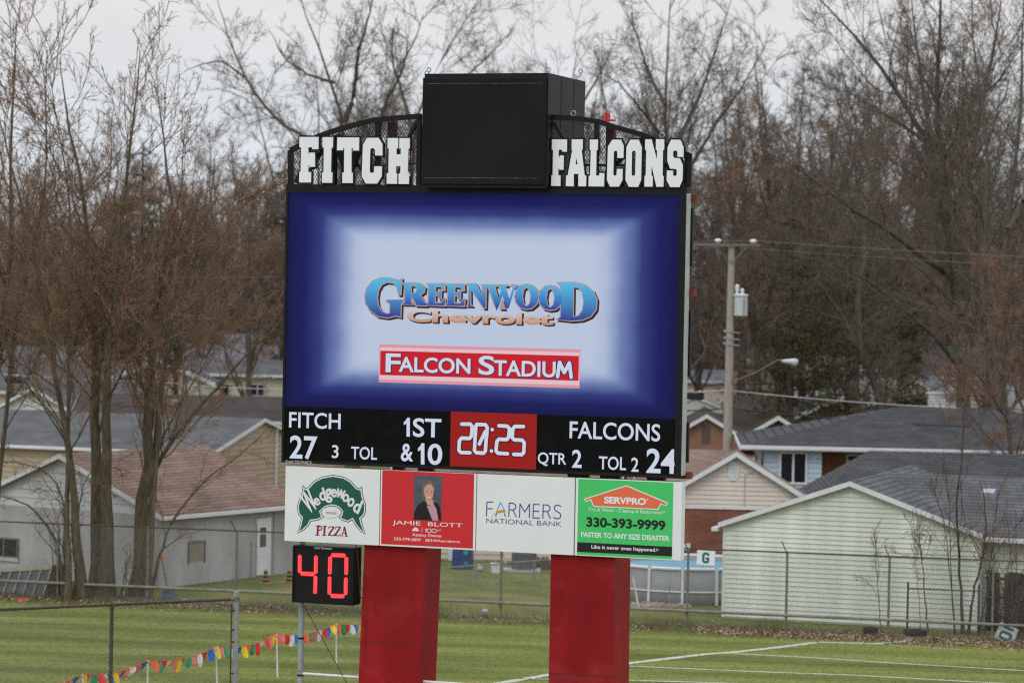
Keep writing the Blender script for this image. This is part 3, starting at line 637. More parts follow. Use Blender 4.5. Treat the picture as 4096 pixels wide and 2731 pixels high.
for cx_ in (1706, 1762): ribbon(mb, [K6(p) for p in ell(cx_, 805 + (cx_ - 1706) * .03, 26, 20, 16)], .012, SY - .0065, 0, True, 6)
for e_ in (ell(1557, 782, 22, 12), ell(1541, 800, 24, 10), ell(1573, 801, 24, 10)): mb.poly([K6(p) for p in e_], SY - .0065 - .0003)
ribbon(mb, [K6(p) for p in ((1629, 775), (1627, 820))], .008, SY - .0065, 0, n=4); text(mb, 'years', bx(s6, 1795, 795, 1838, 812), SY - .0065, 0, .01)
put(mb, 'emblem', [M['letter_white']], t2, xa, xb)
# sign 3
def K7(p): return L(*s7(p), SY)
s7u = abs(K7((1000, 500))[0] - K7((900, 500))[0]) / 100
xa, xb = (xp(s7, (150, 157)) + xp(s7, (132, 910))) / 2, (xp(s7, (1112, 197)) + xp(s7, (1099, 965))) / 2
t3 = sign('plain white bank sign with thin blue lettering and a wheat ear', xa, xb)
mb = MB()
def st(pts, wd, mi): ribbon(mb, [K7(p) for p in pts], wd * s7u, SY - .004, mi, n=6)
st([(303, 437), (242, 437), (238, 573)], 10, 0); st([(240, 502), (298, 504)], 10, 0)
st([(345, 515), (378, 440), (408, 510)], 10, 1); st([(330, 575), (337, 550)], 10, 0); st([(415, 550), (425, 578)], 10, 0)
st([(459, 582), (463, 447), (505, 449), (527, 468), (528, 495), (505, 515), (465, 513)], 10, 0); st([(500, 515), (532, 582)], 10, 0)
st([(564, 590), (570, 455), (618, 535), (664, 458), (662, 592)], 10, 0)
st([(762, 462), (702, 460), (698, 594), (762, 596)], 10, 0); st([(700, 526), (756, 528)], 10, 0)
st([(796, 596), (800, 464), (843, 466), (866, 484), (866, 512), (843, 531), (802, 529)], 10, 0); st([(840, 531), (870, 600)], 10, 0)
st([(975, 482), (950, 468), (920, 471), (908, 492), (918, 520), (955, 540), (975, 562), (968, 592), (935, 604), (902, 590)], 10, 0)
m3 = [M['ink_blue'], M['ink_sky'], M['ink_slate'], M['ink_wheat']]; put(mb, 'lettering', m3, t3, xa, xb); mb = MB()
text(mb, 'NATIONAL BANK', bx(s7, 235, 597, 982, 680), SY - .004, 2, .0); put(mb, 'lettering', m3, t3, xa, xb); mb = MB()
st([(292, 585), (305, 560), (335, 538), (380, 528), (425, 530)], 4, 3)
for k in range(9):
    x = 340 + k * 10; y = 538 - k * 1.3
    mb.poly([K7((x + 9 * math.cos(t) + 4 * math.sin(t), y - 9 + 6 * math.sin(t))) for t in np.linspace(0, 6.28, 9)[:-1]], SY - .0055, mi=3)
    mb.poly([K7((x + 9 * math.cos(t) + 4 * math.sin(t), y + 4 + 6 * math.sin(t))) for t in np.linspace(0, 6.28, 9)[:-1]], SY - .0055, mi=3)
put(mb, 'wheat_ear', m3, t3, xa, xb)
# sign 4
xa, xb = (xp(s7, (1127, 197)) + xp(s7, (1108, 967))) / 2, (xp(s7, (2175, 243)) + xp(s7, (2160, 1018))) / 2
t4 = sign('bright green cleanup sign with an orange house shape and black strip', xa, xb)
q = [K7(p) for p in ((1143, 203), (2093, 250), (2070, 1003), (1140, 955))]
gx0, gx1, gz0_, gz1_ = (q[0][0] + q[3][0]) / 2, (q[1][0] + q[2][0]) / 2, (q[2][1] + q[3][1]) / 2, (q[0][1] + q[1][1]) / 2
mb = MB(); mb.box(gx0, gx1, SY - .004, SY, gz0_, gz1_); put(mb, 'green_field', M['ink_limegreen'], t4, xa, xb)
q = [K7(p) for p in ((1143, 835), (2073, 880), (2070, 975), (1140, 930))]
mb = MB(); mb.box(gx0, gx1, SY - .006, SY - .0041, (q[2][1] + q[3][1]) / 2, (q[0][1] + q[1][1]) / 2); put(mb, 'black_strip', M['ink_black'], t4, xa, xb)
hs = [K7(p) for p in ((1625, 277), (2028, 447), (2018, 470), (1962, 455), (1938, 508), (1300, 478), (1272, 412), (1222, 430), (1213, 408))]
mb = MB(); mb.poly(inflate(hs, .012), SY - .0055, mi=0); mb.poly(inflate(hs, -.008), SY - .0075, mi=1); put(mb, 'emblem', [M['letter_white'], M['ink_orange']], t4, xa, xb)
mb = MB()
for s, b, bo, mi in (('SERVPRO', (1402, 382, 1816, 468), .04, 0), ('Fire & Water - Cleanup & Restoration', (1250, 490, 1982, 570), .004, 0), ('330-393-9999', (1226, 585, 2008, 718), .032, 1),
                     ('FASTER TO ANY SIZE DISASTER', (1174, 732, 2050, 825), .032, 0), ('Like it never even happened.', (1276, 862, 1918, 940), .018, 0)):
    mb = MB(); text(mb, s, bx(s7, *b), SY - .0095, mi, bo); put(mb, 'lettering', [M['letter_white'], M['ink_black']], t4, xa, xb)
mb = MB()
for c_, r_ in (((1831, 413), 9), ((1930, 908), 10)): ribbon(mb, [K7(p) for p in ell(c_[0], c_[1], r_, r_, 10)], .006, SY - .0095, 0, True, 4); text(mb, 'R', bx(s7, c_[0] - 4, c_[1] - 5, c_[0] + 4, c_[1] + 6), SY - .0095, 0)
text(mb, 'TM', bx(s7, 1982, 525, 2008, 542), SY - .0095, 0)
put(mb, 'small_marks', [M['letter_white'], M['ink_black']], t4, xa, xb)

# ================================================================== play clock
p1 = crop(1120, 2160, .364)
PO = .0
def K1(p): return L(*p1(p), PO)
a, b, c_, d_ = K1((148, 60)), K1((822, 78)), K1((800, 710)), K1((133, 683))
px0, px1, pz1, pz0 = (a[0] + d_[0]) / 2, (b[0] + c_[0]) / 2, (a[1] + b[1]) / 2, (c_[1] + d_[1]) / 2
pd = LX(*p1((890, 400)), px1)[0] - PO
PC = thing('play_clock', 'black box clock showing red 40 beside the left red pillar', 'clock', tuple(SB0 + EX * (px0 + px1) / 2), -YAW)
mb = MB(); mb.box(px0, px1, PO, PO + min(pd, .8), pz0, pz1); o = put(mb, 'clock_case', M['black'], PC, px0, px1)
mb = MB(); f_ = .03
for q in ((px0, px1, pz1 - f_, pz1), (px0, px1, pz0, pz0 + f_), (px0, px0 + f_, pz0 + f_, pz1 - f_), (px1 - f_, px1, pz0 + f_, pz1 - f_)): mb.box(q[0], q[1], PO - .025, PO - .0, q[2], q[3])
put(mb, 'bezel', M['black_matte'], PC, px0, px1)
M['led_digit'] = emit('red_led_digit', (.95, .02, .035), 1.15); M['led_hot'] = emit('red_led_core', (1.0, .25, .25), 1.1)
def digit(segs):
    mb = MB()
    for s_, e_ in segs:
        A, B = K1(s_), K1(e_); t = B - A; Ln = np.linalg.norm(t); t /= Ln; nn = np.array([-t[1], t[0]]); wd = .092
        mb.poly([A, A + t * .04 + nn * wd / 2, B - t * .04 + nn * wd / 2, B, B - t * .04 - nn * wd / 2, A + t * .04 - nn * wd / 2], PO - .006, mi=0)
        n_ = int(Ln / .03)
        for i in range(1, n_):
            for j in (-1, 0, 1):
                c0 = A + t * (i * Ln / n_ + (.008 if j else -.005)) + nn * j * .027
                mb.add([(c0[0] + .009 * math.cos(w_), PO - .010, c0[1] + .009 * math.sin(w_)) for w_ in np.linspace(0, 6.28, 7)[:-1]], [tuple(range(6))], 1)
    put(mb, 'digit', [M['led_digit'], M['led_hot']], PC, px0, px1)
digit([((219, 150), (217, 362)), ((397, 158), (394, 372)), ((218, 362), (388, 372)), ((392, 380), (386, 592))])
digit([((556, 160), (727, 166)), ((553, 168), (548, 378)), ((731, 174), (728, 384)), ((547, 388), (543, 600)), ((726, 398), (722, 606)), ((550, 607), (716, 614))])
mb = MB(); text(mb, 'DAKTRONICS', bx(p1, 380, 72, 572, 104), PO - .028, 0, .02); put(mb, 'maker_lettering', M['alu'], PC, px0, px1)
# ================================================================== ground, field lines
FA, FB = G(230, 2396), G(3972, 2566)                    # two footings of the rear fence
FD = (FB - FA) / np.linalg.norm(FB - FA); FN = np.array([-FD[1], FD[0], 0])   # along the fence, and away from the camera
def FT(u, d, z=0.0): return FA + FD * u + FN * d + np.array([0, 0, z])
FYAW = math.atan2(FD[1], FD[0])
def groundmat():
    m = bpy.data.materials.new('field_grass'); m.use_nodes = True
    n, l = m.node_tree.nodes, m.node_tree.links; b = n['Principled BSDF']; b.inputs['Roughness'].default_value = .9; b.inputs['Specular IOR Level'].default_value = .15
    t = n.new('ShaderNodeTexCoord')
    def mth(op, a, bv=None, cv=None):
        k_ = n.new('ShaderNodeMath'); k_.operation = op
        for i, q in enumerate((a, bv, cv)):
            if q is None: continue
            if isinstance(q, (int, float)): k_.inputs[i].default_value = q
            else: l.new(q, k_.inputs[i])
        return k_.outputs[0]
    # distance beyond the fence line
    dt = n.new('ShaderNodeVectorMath'); dt.operation = 'DOT_PRODUCT'; l.new(t.outputs['Object'], dt.inputs[0]); dt.inputs[1].default_value = tuple(FN)
    d = mth('SUBTRACT', dt.outputs['Value'], float(FA @ FN))
    def noise(sc, det, stretch=None):
        v = t.outputs['Object']
        if stretch:
            mpn = n.new('ShaderNodeMapping'); mpn.inputs['Rotation'].default_value = (0, 0, -FYAW); mpn.inputs['Scale'].default_value = stretch; l.new(v, mpn.inputs[0]); v = mpn.outputs[0]
        q = n.new('ShaderNodeTexNoise'); q.inputs['Scale'].default_value = sc; q.inputs['Detail'].default_value = det; l.new(v, q.inputs[0]); return q.outputs[0]
    def ramp(f, stops):
        r = n.new('ShaderNodeValToRGB'); l.new(f, r.inputs[0]); e = r.color_ramp.elements
        e[0].position, e[0].color = stops[0][0], (*stops[0][1], 1); e[1].position, e[1].color = stops[-1][0], (*stops[-1][1], 1)
        for p, c_ in stops[1:-1]: k_ = e.new(p); k_.color = (*c_, 1)
        return r.outputs[0]
    def mixc(f, a, bb):
        q = n.new('ShaderNodeMix'); q.data_type = 'RGBA'; l.new(f, q.inputs[0]) if not isinstance(f, float) else None
        l.new(a, q.inputs[6]); l.new(bb, q.inputs[7]); return q.outputs[2]
    fine = noise(14, 8, (.45, 1, 1)); mid = noise(1.3, 7, (.12, 1, 1)); big = noise(.35, 4, (.1, 1, 1))
    stripe = mth('MULTIPLY_ADD', mth('SINE', mth('MULTIPLY', d, 2 * math.pi / 3.1)), .085, mth('MULTIPLY_ADD', mid, .55, mth('MULTIPLY', big, .45)))
    g = ramp(stripe, [(.36, (.086, .106, .022)), (.48, (.120, .145, .031)), (.60, (.165, .186, .046)), (.75, (.225, .215, .072))])
    fg = ramp(fine, [(.3, (.5, .53, .48)), (.5, (1, 1, 1)), (.72, (1.65, 1.5, 1.3))])
    mulc = n.new('ShaderNodeVectorMath'); mulc.operation = 'MULTIPLY'; l.new(g, mulc.inputs[0]); l.new(fg, mulc.inputs[1])
    yard = ramp(noise(.5, 8), [(.35, (.090, .108, .026)), (.5, (.125, .138, .040)), (.65, (.175, .160, .062))])
    my = n.new('ShaderNodeVectorMath'); my.operation = 'MULTIPLY'; l.new(yard, my.inputs[0]); l.new(fg, my.inputs[1])
    mr_ = n.new('ShaderNodeMapRange'); mr_.inputs['From Min'].default_value = -.9; mr_.inputs['From Max'].default_value = .8; l.new(mth('ADD', d, mth('MULTIPLY', mth('SUBTRACT', mid, .5), 5.0)), mr_.inputs[0])
    base = mixc(mr_.outputs[0], mulc.outputs[0], my.outputs[0])
    far = n.new('ShaderNodeMapRange'); far.inputs['From Min'].default_value = 70; far.inputs['From Max'].default_value = 110; l.new(mth('ADD', d, mth('MULTIPLY', mid, 20.0)), far.inputs[0])
    base = mixc(far.outputs[0], base, ramp(noise(.8, 6), [(.35, (.085, .062, .045)), (.65, (.150, .112, .085))]))
    # leaf litter and bare soil in a strip along the fence, heavier where the trees stand
    band = n.new('ShaderNodeMapRange'); band.inputs['From Min'].default_value = 1.9; band.inputs['From Max'].default_value = .3
    l.new(mth('ABSOLUTE', mth('SUBTRACT', d, .1)), band.inputs[0])
    lit = mth('MULTIPLY', band.outputs[0], ramp_f(n, l, noise(.55, 9)))
    soil = ramp(noise(9, 6), [(.3, (.045, .030, .020)), (.55, (.105, .070, .045)), (.72, (.20, .145, .10))])
    base = mixc(lit, base, soil)
    l.new(base, b.inputs['Base Color'])
    bp = n.new('ShaderNodeBump'); bp.inputs['Strength'].default_value = .5; bp.inputs['Distance'].default_value = .05; l.new(fine, bp.inputs['Height']); l.new(bp.outputs[0], b.inputs['Normal'])
    return m
def ramp_f(n, l, f):
    r = n.new('ShaderNodeMapRange'); r.inputs['From Min'].default_value = .42; r.inputs['From Max'].default_value = .56; l.new(f, r.inputs[0]); return r.outputs[0]
M['ground'] = groundmat()
mb = MB(); mb.add([(-900, -60, 0), (900, -60, 0), (900, 2600, 0), (-900, 2600, 0)], [(0, 1, 2, 3)])
g_ = mb.build('ground', M['ground']); tag(g_, 'mown playing field grass with rougher yards beyond', kind='structure')
def linemat():
    m = mat('line_paint', (.56, .58, .54), .9, .0, 14, col2=(.30, .34, .22))
    return m
M['line'] = linemat()
def fline(pts, wd, label):
    P0_ = np.array([G(*p) for p in pts]); s_ = np.concatenate([[0], np.cumsum(np.linalg.norm(np.diff(P0_, axis=0), axis=1))]); rw = random.Random(len(label))
    P = [np.array([np.interp(q, s_, P0_[:, k]) for k in range(3)]) for q in np.arange(0, s_[-1], .14)]; mb_ = MB(); top, bot = [], []; wd0 = wd
    for i, p in enumerate(P):
        t = P[min(i + 1, len(P) - 1)] - P[max(i - 1, 0)]; t /= np.linalg.norm(t); wd = wd0 * rw.uniform(.72, 1.18); nn = np.array([-t[1], t[0], 0]) * wd / 2
        top.append(p + nn + np.array([0, 0, .006])); bot.append(p - nn + np.array([0, 0, .006]))
    N = len(P); mb_.add(top + bot, [(i, i + N, i + 1 + N, i + 1) for i in range(N - 1)])
    tag(mb_.build('field_line', M['line']), label, kind='structure')
fline([(1960, 2737), (2197, 2697), (2517, 2651), (2821, 2615), (2926, 2608), (3094, 2590), (3276, 2567)], .30, 'slanted white field line passing behind the right red pillar')
fline([(2080, 2713), (2194, 2715), (2537, 2664 + 54), ], .10, 'short white field line between the pillars')
fline([(2520, 2663), (3031, 2685), (3416, 2699), (3920, 2727), (4150, 2738)], .16, 'white field line crossing the right lower corner')
fline([(2940, 2613), (3248, 2629), (3528, 2648), (4096, 2681), (4300, 2692)], .15, 'farthest long white field line before the green garage')
fline([(2500, 2719), (2856, 2729), (3100, 2737)], .16, 'white field line at the bottom edge right of the pillar')
fline([(3276, 2567), (3353, 2569), (3500, 2574), (3584, 2567), (3640, 2558), (3675, 2549)], .26, 'curved white line end by the leaf litter')
fline([(3560, 2579), (3700, 2588), (3850, 2597)], .08, 'faint white line fading into the leaves')

# ================================================================== chain link helpers
def frame_of(p0, p1):
    """thing frame with local x along the run p0 -> p1"""
    d = (p1 - p0)[:2]; return math.atan2(d[1], d[0]), float(np.linalg.norm(d))
def links(x0, x1, z0, z1, pw, ph, t, y=0.0):
    mb_ = MB(); H = z1 - z0
    for sgn in (1, -1):
        k0 = int((x0 - H * pw / ph) / pw) - 1; k1 = int((x1 + H * pw / ph) / pw) + 2
        for k in range(k0, k1):
            a = k * pw; za, zb_ = z0, z1; xa_ = a; xb_ = a + sgn * H * pw / ph
            # clip to x0..x1
            lo, hi = 0.0, 1.0; dx = xb_ - xa_
            for lim, s_ in ((x0, 1), (x1, -1)):
                tt = (lim - xa_) / dx
                if s_ * dx > 0: lo = max(lo, tt)
                else: hi = min(hi, tt)
            if hi - lo < .01: continue
            A = (xa_ + dx * lo, z0 + H * lo); B = (xa_ + dx * hi, z0 + H * hi)
            q = np.array([B[0] - A[0], B[1] - A[1]]); q /= np.linalg.norm(q); nn = np.array([-q[1], q[0]]) * t / 2
            yy = y + sgn * t * .5
            mb_.add([(A[0] - nn[0], yy, A[1] - nn[1]), (A[0] + nn[0], yy, A[1] + nn[1]), (A[0], yy + t * .8, A[1]), (B[0] - nn[0], yy, B[1] - nn[1]), (B[0] + nn[0], yy, B[1] + nn[1]), (B[0], yy + t * .8, B[1])],
                    [(0, 1, 4, 3), (1, 2, 5, 4), (2, 0, 3, 5)])
    return mb_
# --- rear fence with slanted arms
fl = float(np.linalg.norm(FB - FA)); U0, U1 = -9.0, fl + 7.0
FZ = .5 * (W(2754, 2181, G(2756, 2496)[1])[2] + W(3150, 2202, G(3146, 2506)[1])[2])
def fu(px, py): return float((G(px, py) - FA) @ FD)
def fz(px, py):          # height where the pixel meets the fence plane
    d = ray(px, py); t = ((FA - CAM) @ FN) / (d @ FN); return (CAM + d * t)[2]
def fxz(px, py):
    d = ray(px, py); t = ((FA - CAM) @ FN) / (d @ FN); q = CAM + d * t; return float((q - FA) @ FD), q[2]
FZ = float(np.mean([fz(200, 2104), fz(949, 2126), fz(2754, 2181), fz(3150, 2202), fz(3559, 2223), fz(3975, 2242)]))
FR = float(np.mean([fz(100, 2347), fz(1168, 2367), fz(1762, 2390), fz(2197, 2407), fz(3150, 2451), fz(4090, 2505)]))
bf = thing('chain_link_fence', 'long chain link fence with slanted arms behind the field, garages beyond', 'fence', tuple(FA), FYAW)
links(U0, U1, .06, FZ, .085, .11, .0046).build('chain_mesh', M['wire'], bf)
mb = MB(); mb.tube([(U0, 0, FZ), (U1, 0, FZ)], .024, 8); mb.build('top_rail', M['post_dark'], bf)
mb = MB(); mb.tube([(U0, -.08, FR), (U1, -.08, FR)], .046, 10)
mb.build('pipe_rail', M['rail_green'], bf)
ux = [fu(230, 2396), fxz(589, 2394)[0], fxz(949, 2126)[0], fxz(2007, 2204)[0], fxz(2754, 2181)[0], fxz(3150, 2202)[0], fxz(3559, 2223)[0], fxz(3975, 2242)[0]]
ux += [ux[0] - 3.1, ux[0] - 6.2, (ux[2] + ux[3]) / 2 - 1.55, (ux[2] + ux[3]) / 2 + 1.5, (ux[3] + ux[4]) / 2, ux[7] + 3.2, ux[7] + 6.2]
for i, u in enumerate(ux):
    mb = MB(); mb.tube([(u, -.02, -.2), (u, -.02, FZ + .03)], .038, 10); po = mb.build('post', M['post'], bf)
    if i in (0, 1): continue
    mb = MB(); mb.bar((u, -.02, FZ - .05), (u - .13, -.34, FZ + .36), .035, .02, n=(1, 0, 0)); mb.build('slanted_arm', M['post_dark'], po)
# G and 10 marker boards
def board(label, pts, ang_deg, txt, off=-.14):
    c0 = np.mean([fxz(*p) for p in pts], 0); wd = np.linalg.norm(np.array(fxz(*pts[1])) - fxz(*pts[0])); hh = np.linalg.norm(np.array(fxz(*pts[3])) - fxz(*pts[0]))
    t = thing('marker_board', label, 'sign', tuple(FT(c0[0], off)), FYAW, 'yard marker boards by the rear fence')
    mb_ = MB(); mb_.box(-wd / 2, wd / 2, -.012, .012, -hh / 2, hh / 2); o = mb_.build('panel', M['sign_white'], t)
    mt_ = MB(); txt(mt_, wd, hh); o2 = mt_.build('lettering', [M['ink_teal']], t)
    for q in (o, o2):
        q.rotation_euler = (0, R(ang_deg), 0); q.location = (0, 0, c0[1])
    return t
def g_txt(mb_, wd, hh):
    ribbon(mb_, [(x * wd, z * hh) for x, z in ((.13, .22), (.07, .30), (-.08, .30), (-.14, .22), (-.14, -.22), (-.08, -.30), (.07, -.30), (.13, -.22), (.13, -.03), (.04, -.03))], .075, -.015, n=6)
board('small white board marked G hung on the fence over the pool', [(2791, 2199), (2863, 2199), (2861, 2258), (2793, 2256)], 2, g_txt)
def t_txt(mb_, wd, hh):
    ribbon(mb_, [(-.34 * wd, -.25 * hh), (-.34 * wd, .25 * hh)], .07, -.015, n=4)
    ribbon(mb_, [(x * wd + .12 * wd, z * hh) for x, z in ((-.08, .27), (.14, .27), (.22, .18), (.22, -.18), (.14, -.27), (-.08, -.27), (-.16, -.18), (-.16, .18))], .07, -.015, closed=True, n=6)
tb = board('tilted white board marked 10 leaning at the fence foot', [(4008, 2490), (4062, 2516), (4040, 2566), (3988, 2564)], 0, t_txt, .12)
for q in tb.children: q.rotation_euler = (R(-10), R(112), 0)
for q in tb.children: q.scale = (1.15, 1, 1)
# --- near fence at the left with a stout end post
NA, NB = W(-10, 2438, 66.0), W(922, 2395, 69.1); NZ = float((NA[2] + NB[2]) / 2)
ry, rl = frame_of(NA, NB)
nf = thing('chain_link_fence', 'nearer chain link fence at the left with a rusty brown top rail', 'fence', (NA[0], NA[1], 0), ry)
links(-3, rl, 0.05, NZ + .05, .085, .10, .0044, -.03).build('chain_mesh', M['wire'], nf)
mb = MB(); mb.tube([(-3, 0, NZ), (rl, 0, NZ)], .036, 10); mb.build('top_rail', M['post_dark'], nf)
def nxu(px, py):
    d = ray(px, py); n_ = np.array([-math.sin(ry), math.cos(ry), 0]); t = ((NA - CAM) @ n_) / (d @ n_); q = CAM + d * t; return float((q - NA)[:2] @ np.array([math.cos(ry), math.sin(ry)])), q[2]
u = nxu(449, 2430)[0]
mb = MB(); mb.tube([(u, .02, -.1), (u, .02, NZ - .02)], .045, 10); mb.lathe([(.055, NZ - .12), (.055, NZ - .02), (.03, NZ + .06)], 10, (u, .02)); mb.build('post', M['post_dark'], nf)
mb = MB(); u, zt_ = nxu(946, 2364); mb.tube([(u, 0, -.1), (u, 0, zt_)], .062, 12); ep = mb.build('end_post', M['galv'], nf)
mb = MB(); mb.tube([(u - .12, 0, 0), (u - .12, 0, NZ - .1)], .016, 6); mb.build('tension_bar', M['post_dark'], nf)
for py in (2440, 2516, 2565, 2690):
    z = nxu(930, py)[1]; mb = MB(); mb.tube([(u - .14, -.02, z), (u + .07, -.02, z)], .022, 6); mb.build('clamp', M['post_dark'], nf)
mb = MB(); mb.tube([(rl - .1, 0, NZ), (u, 0, NZ + .0)], .03, 8); mb.lathe([(.075, NZ - .05), (.075, NZ + .05)], 10, (u, 0)); mb.build('rail_clamp', M['post'], nf)
# --- gate post, rail and netting under the play clock
GO = .30
def Lw(px, py, off): a_ = L(px, py, off); return SB0 + EX * a_[0] + EY * off + np.array([0, 0, a_[1]])
gp = Lw(1203, 2600, GO); gl = L(1203, 2600, GO)[0]
gf = thing('chain_link_fence', 'grey steel pole with netting and a pale rail running behind the pillars', 'fence', tuple(SB0 + EX * gl + EY * GO), -YAW)
mb = MB(); zt_ = L(1203, 2200, GO)[1]; mb.tube([(0, 0, -.1), (0, 0, 6.2)], .066, 14); mb.build('pole', M['galv'], gf)
zr1 = L(1300, 2702, GO)[1]; xr1 = 5.2
mb = MB(); mb.tube([(-.02, -.0, zr1 + .02), (xr1, 0, zr1 + .02)], .030, 8)
mb.build('rail', M['white'], gf)
xe = L(1460, 2560, GO)[0] - gl
links(.05, xe, .05, L(1300, 2412, GO)[1] + .1, .085, .10, .0042, .02).build('chain_mesh', M['wire'], gf)
A_, B_ = L(1218, 2421, GO), L(1389, 2731, GO); k_ = (B_ - A_); B2 = A_ + k_ * 2
mb = MB(); mb.tube([(A_[0] - gl, -.02, A_[1]), (B2[0] - gl, -.02, B2[1])], .009, 6); mb.build('brace_wire', M['post_dark'], gf)
for py in (2550, 2698):
    z = L(1203, py, GO)[1]; mb = MB(); mb.lathe([(.073, z - .02), (.073, z + .02)], 12); mb.build('clamp', M['ink_black'], gf)
# small hanging cable beside the clock
A_ = L(1425, 2180, -.05); mb = MB(); o_ = [L(*p1((x, y)), -.06) for x, y in ((835, 45), (848, 150), (870, 420), (885, 640))]
mb.tube([(q[0], -.06, q[1]) for q in o_], .014, 5); put(mb, 'cable', M['ink_black'], PC, px0, px1)

# ================================================================== pennant string on stakes
SPX = [(330, 2693), (591, 2637), (864, 2585), (1106, 2534), (1345, 2492), (1590, 2454)]
HST = 1.12; tops = []
lab = ['white stake under the pennants nearest the bottom left corner', 'white stake holding pennants just right of the rusty fence post', 'white stake holding pennants just left of the grey end post',
       'clean white stake between the grey end post and the clock pole', 'peeling white stake seen through the netting beside the pillar', 'white stake hidden behind the left red pillar']
for i, p in enumerate(SPX):
    d = ray(*p); t = (HST - HCAM) / d[2]; P = CAM + d * t
    if i == 5: tops.append(P); continue
    st_ = thing('stake', lab[i], 'stake', (P[0], P[1], 0), random.Random(i).uniform(-1, 1), 'white stakes carrying the pennant string')
    mb = MB(); lean = (.05, -.03) if i != 3 else (.06, 0)
    mb.tube([(lean[0], lean[1], -.1), (0, 0, HST)], [.024, .022], 6); mb.build('shaft', M['white'], st_)
    mb = MB(); mb.lathe([(.028, HST - .09), (.028, HST - .06)], 8); mb.build('tie', M['galv'], st_)
    tops.append(P)
d = ray(225, 2733); P0_ = CAM + d * ((.95 - HCAM) / d[2]); tops = [P0_] + tops
bun = thing('pennant_string', 'string of coloured pennants strung on white stakes across the grass', 'pennant string', (tops[0][0], tops[0][1], 0))
o0 = np.array([tops[0][0], tops[0][1], 0]); rb_ = random.Random(11)
cols = [mat('pennant_' + c_, v, .55) for c_, v in (('red', (.72, .03, .03)), ('white', (.85, .85, .86)), ('blue', (.015, .17, .66)), ('yellow', (.88, .58, .02)), ('orange', (.82, .11, .015)), ('green', (.015, .25, .10)), ('pink', (.78, .22, .20)))]
path = []
for a, b in zip(tops[:-1], tops[1:]):
    n_ = 24
    for k in range(n_):
        t = k / n_; path.append(a + (b - a) * t - np.array([0, 0, .20 * 4 * t * (1 - t) * (np.linalg.norm(b - a) / 4.5)]))
path.append(tops[-1]); path = np.array(path) - o0
mb = MB(); mb.tube(list(path), .010, 5); mb.build('cord', cols[0], bun)
seg_l = np.linalg.norm(np.diff(path, axis=0), axis=1); cum = np.concatenate([[0], np.cumsum(seg_l)]); tot = cum[-1]; s = .15; i = 0
def norm3(a): return a / np.linalg.norm(a)
order = [1, 0, 2, 3, 4, 5, 0, 1, 2, 3, 4, 5, 0]
while s < tot - .2 and i < 96:
    x = np.array([np.interp(s, cum, path[:, k]) for k in range(3)]); x2 = np.array([np.interp(s + .1, cum, path[:, k]) for k in range(3)])
    t = (x2 - x); t[2] = 0; t /= np.linalg.norm(t); ph = rb_.uniform(-.9, .5); sw = np.array([.25, -.97, 0]); t = norm3(np.array([.9, .25, 0]) + t * .35)
    ln = rb_.uniform(.25, .34); wd = rb_.uniform(.15, .22); tw = rb_.uniform(-.6, .6); ct = t * math.cos(tw) + sw * math.sin(tw)
    dn = np.array([0, 0, -1]) * math.cos(ph) + (t * .7 + sw * .5) * math.sin(ph)
    ring = []
    prof = [(-.38, 0), (.38, 0), (.5, .35), (.46, .65), (.28, .92), (0, 1.0), (-.28, .92), (-.46, .65), (-.5, .35)]
    fv = [x + ct * wd * a_ + dn * ln * b_ + sw * .03 * math.sin(b_ * 3 + i) for a_, b_ in prof]
    mb = MB(); mb.add(fv + [q + sw * .002 for q in fv], [tuple(range(9)), tuple(range(17, 8, -1))])
    mb.build('pennant', cols[order[i % 13]] if rb_.random() > .12 else cols[6], bun)
    s += rb_.uniform(.19, .28); i += 1
# ================================================================== houses
M['shingle_dark'] = brickmat('dark_shingles', (.078, .081, .086), (.055, .058, .063), (.024, .025, .028), .5, .085, .010, zf=1.0)
M['shingle_mid'] = brickmat('mid_grey_shingles', (.115, .119, .122), (.085, .089, .092), (.040, .042, .045), .5, .085, .010)
M['shingle_grey'] = brickmat('grey_shingles', (.125, .128, .133), (.095, .098, .102), (.07, .07, .075), .35, .05, .006)
M['shingle_brown'] = brickmat('brown_red_shingles', (.262, .176, .132), (.195, .128, .098), (.11, .07, .055), .5, .085, .010)
M['shingle_umber'] = brickmat('umber_shingles', (.075, .058, .052), (.052, .042, .040), (.03, .026, .025), .35, .05, .006)
M['shingle_tan'] = brickmat('tan_shingles', (.26, .185, .135), (.19, .13, .095), (.12, .08, .06), .35, .06, .008)
M['shingle_moss'] = brickmat('mossy_shingles', (.065, .048, .03), (.045, .036, .02), (.03, .025, .016), .35, .05, .006)
M['shingle_pale'] = brickmat('pale_shingles', (.19, .205, .22), (.15, .165, .18), (.13, .14, .15), .35, .05, .006)
M['brick'] = brickmat('red_brick', (.27, .075, .038), (.19, .052, .03), (.22, .16, .13), .22, .075, .010)
M['brick_orange'] = brickmat('orange_brick', (.33, .115, .045), (.24, .08, .035), (.25, .18, .14), .22, .075, .010)
def sid(name, col, v=.10): return mat(name, col, .55, v, .7, stretch=(1.2, 1.2, .25), detail=8)
M['mint'] = mat('mint_siding', (.735, .77, .675), .5, 0, .9, col2=(.52, .565, .475), stretch=(1.6, 1, .16), detail=9)
M['beige'] = sid('beige_siding', (.66, .57, .50)); M['tan'] = sid('tan_siding', (.42, .33, .24)); M['blue'] = sid('pale_blue_siding', (.46, .55, .65))
M['brownsid'] = sid('brown_siding', (.255, .135, .092)); M['rustsid'] = sid('rust_siding', (.19, .06, .035)); M['darkbrown'] = sid('dark_brown_siding', (.085, .057, .052))
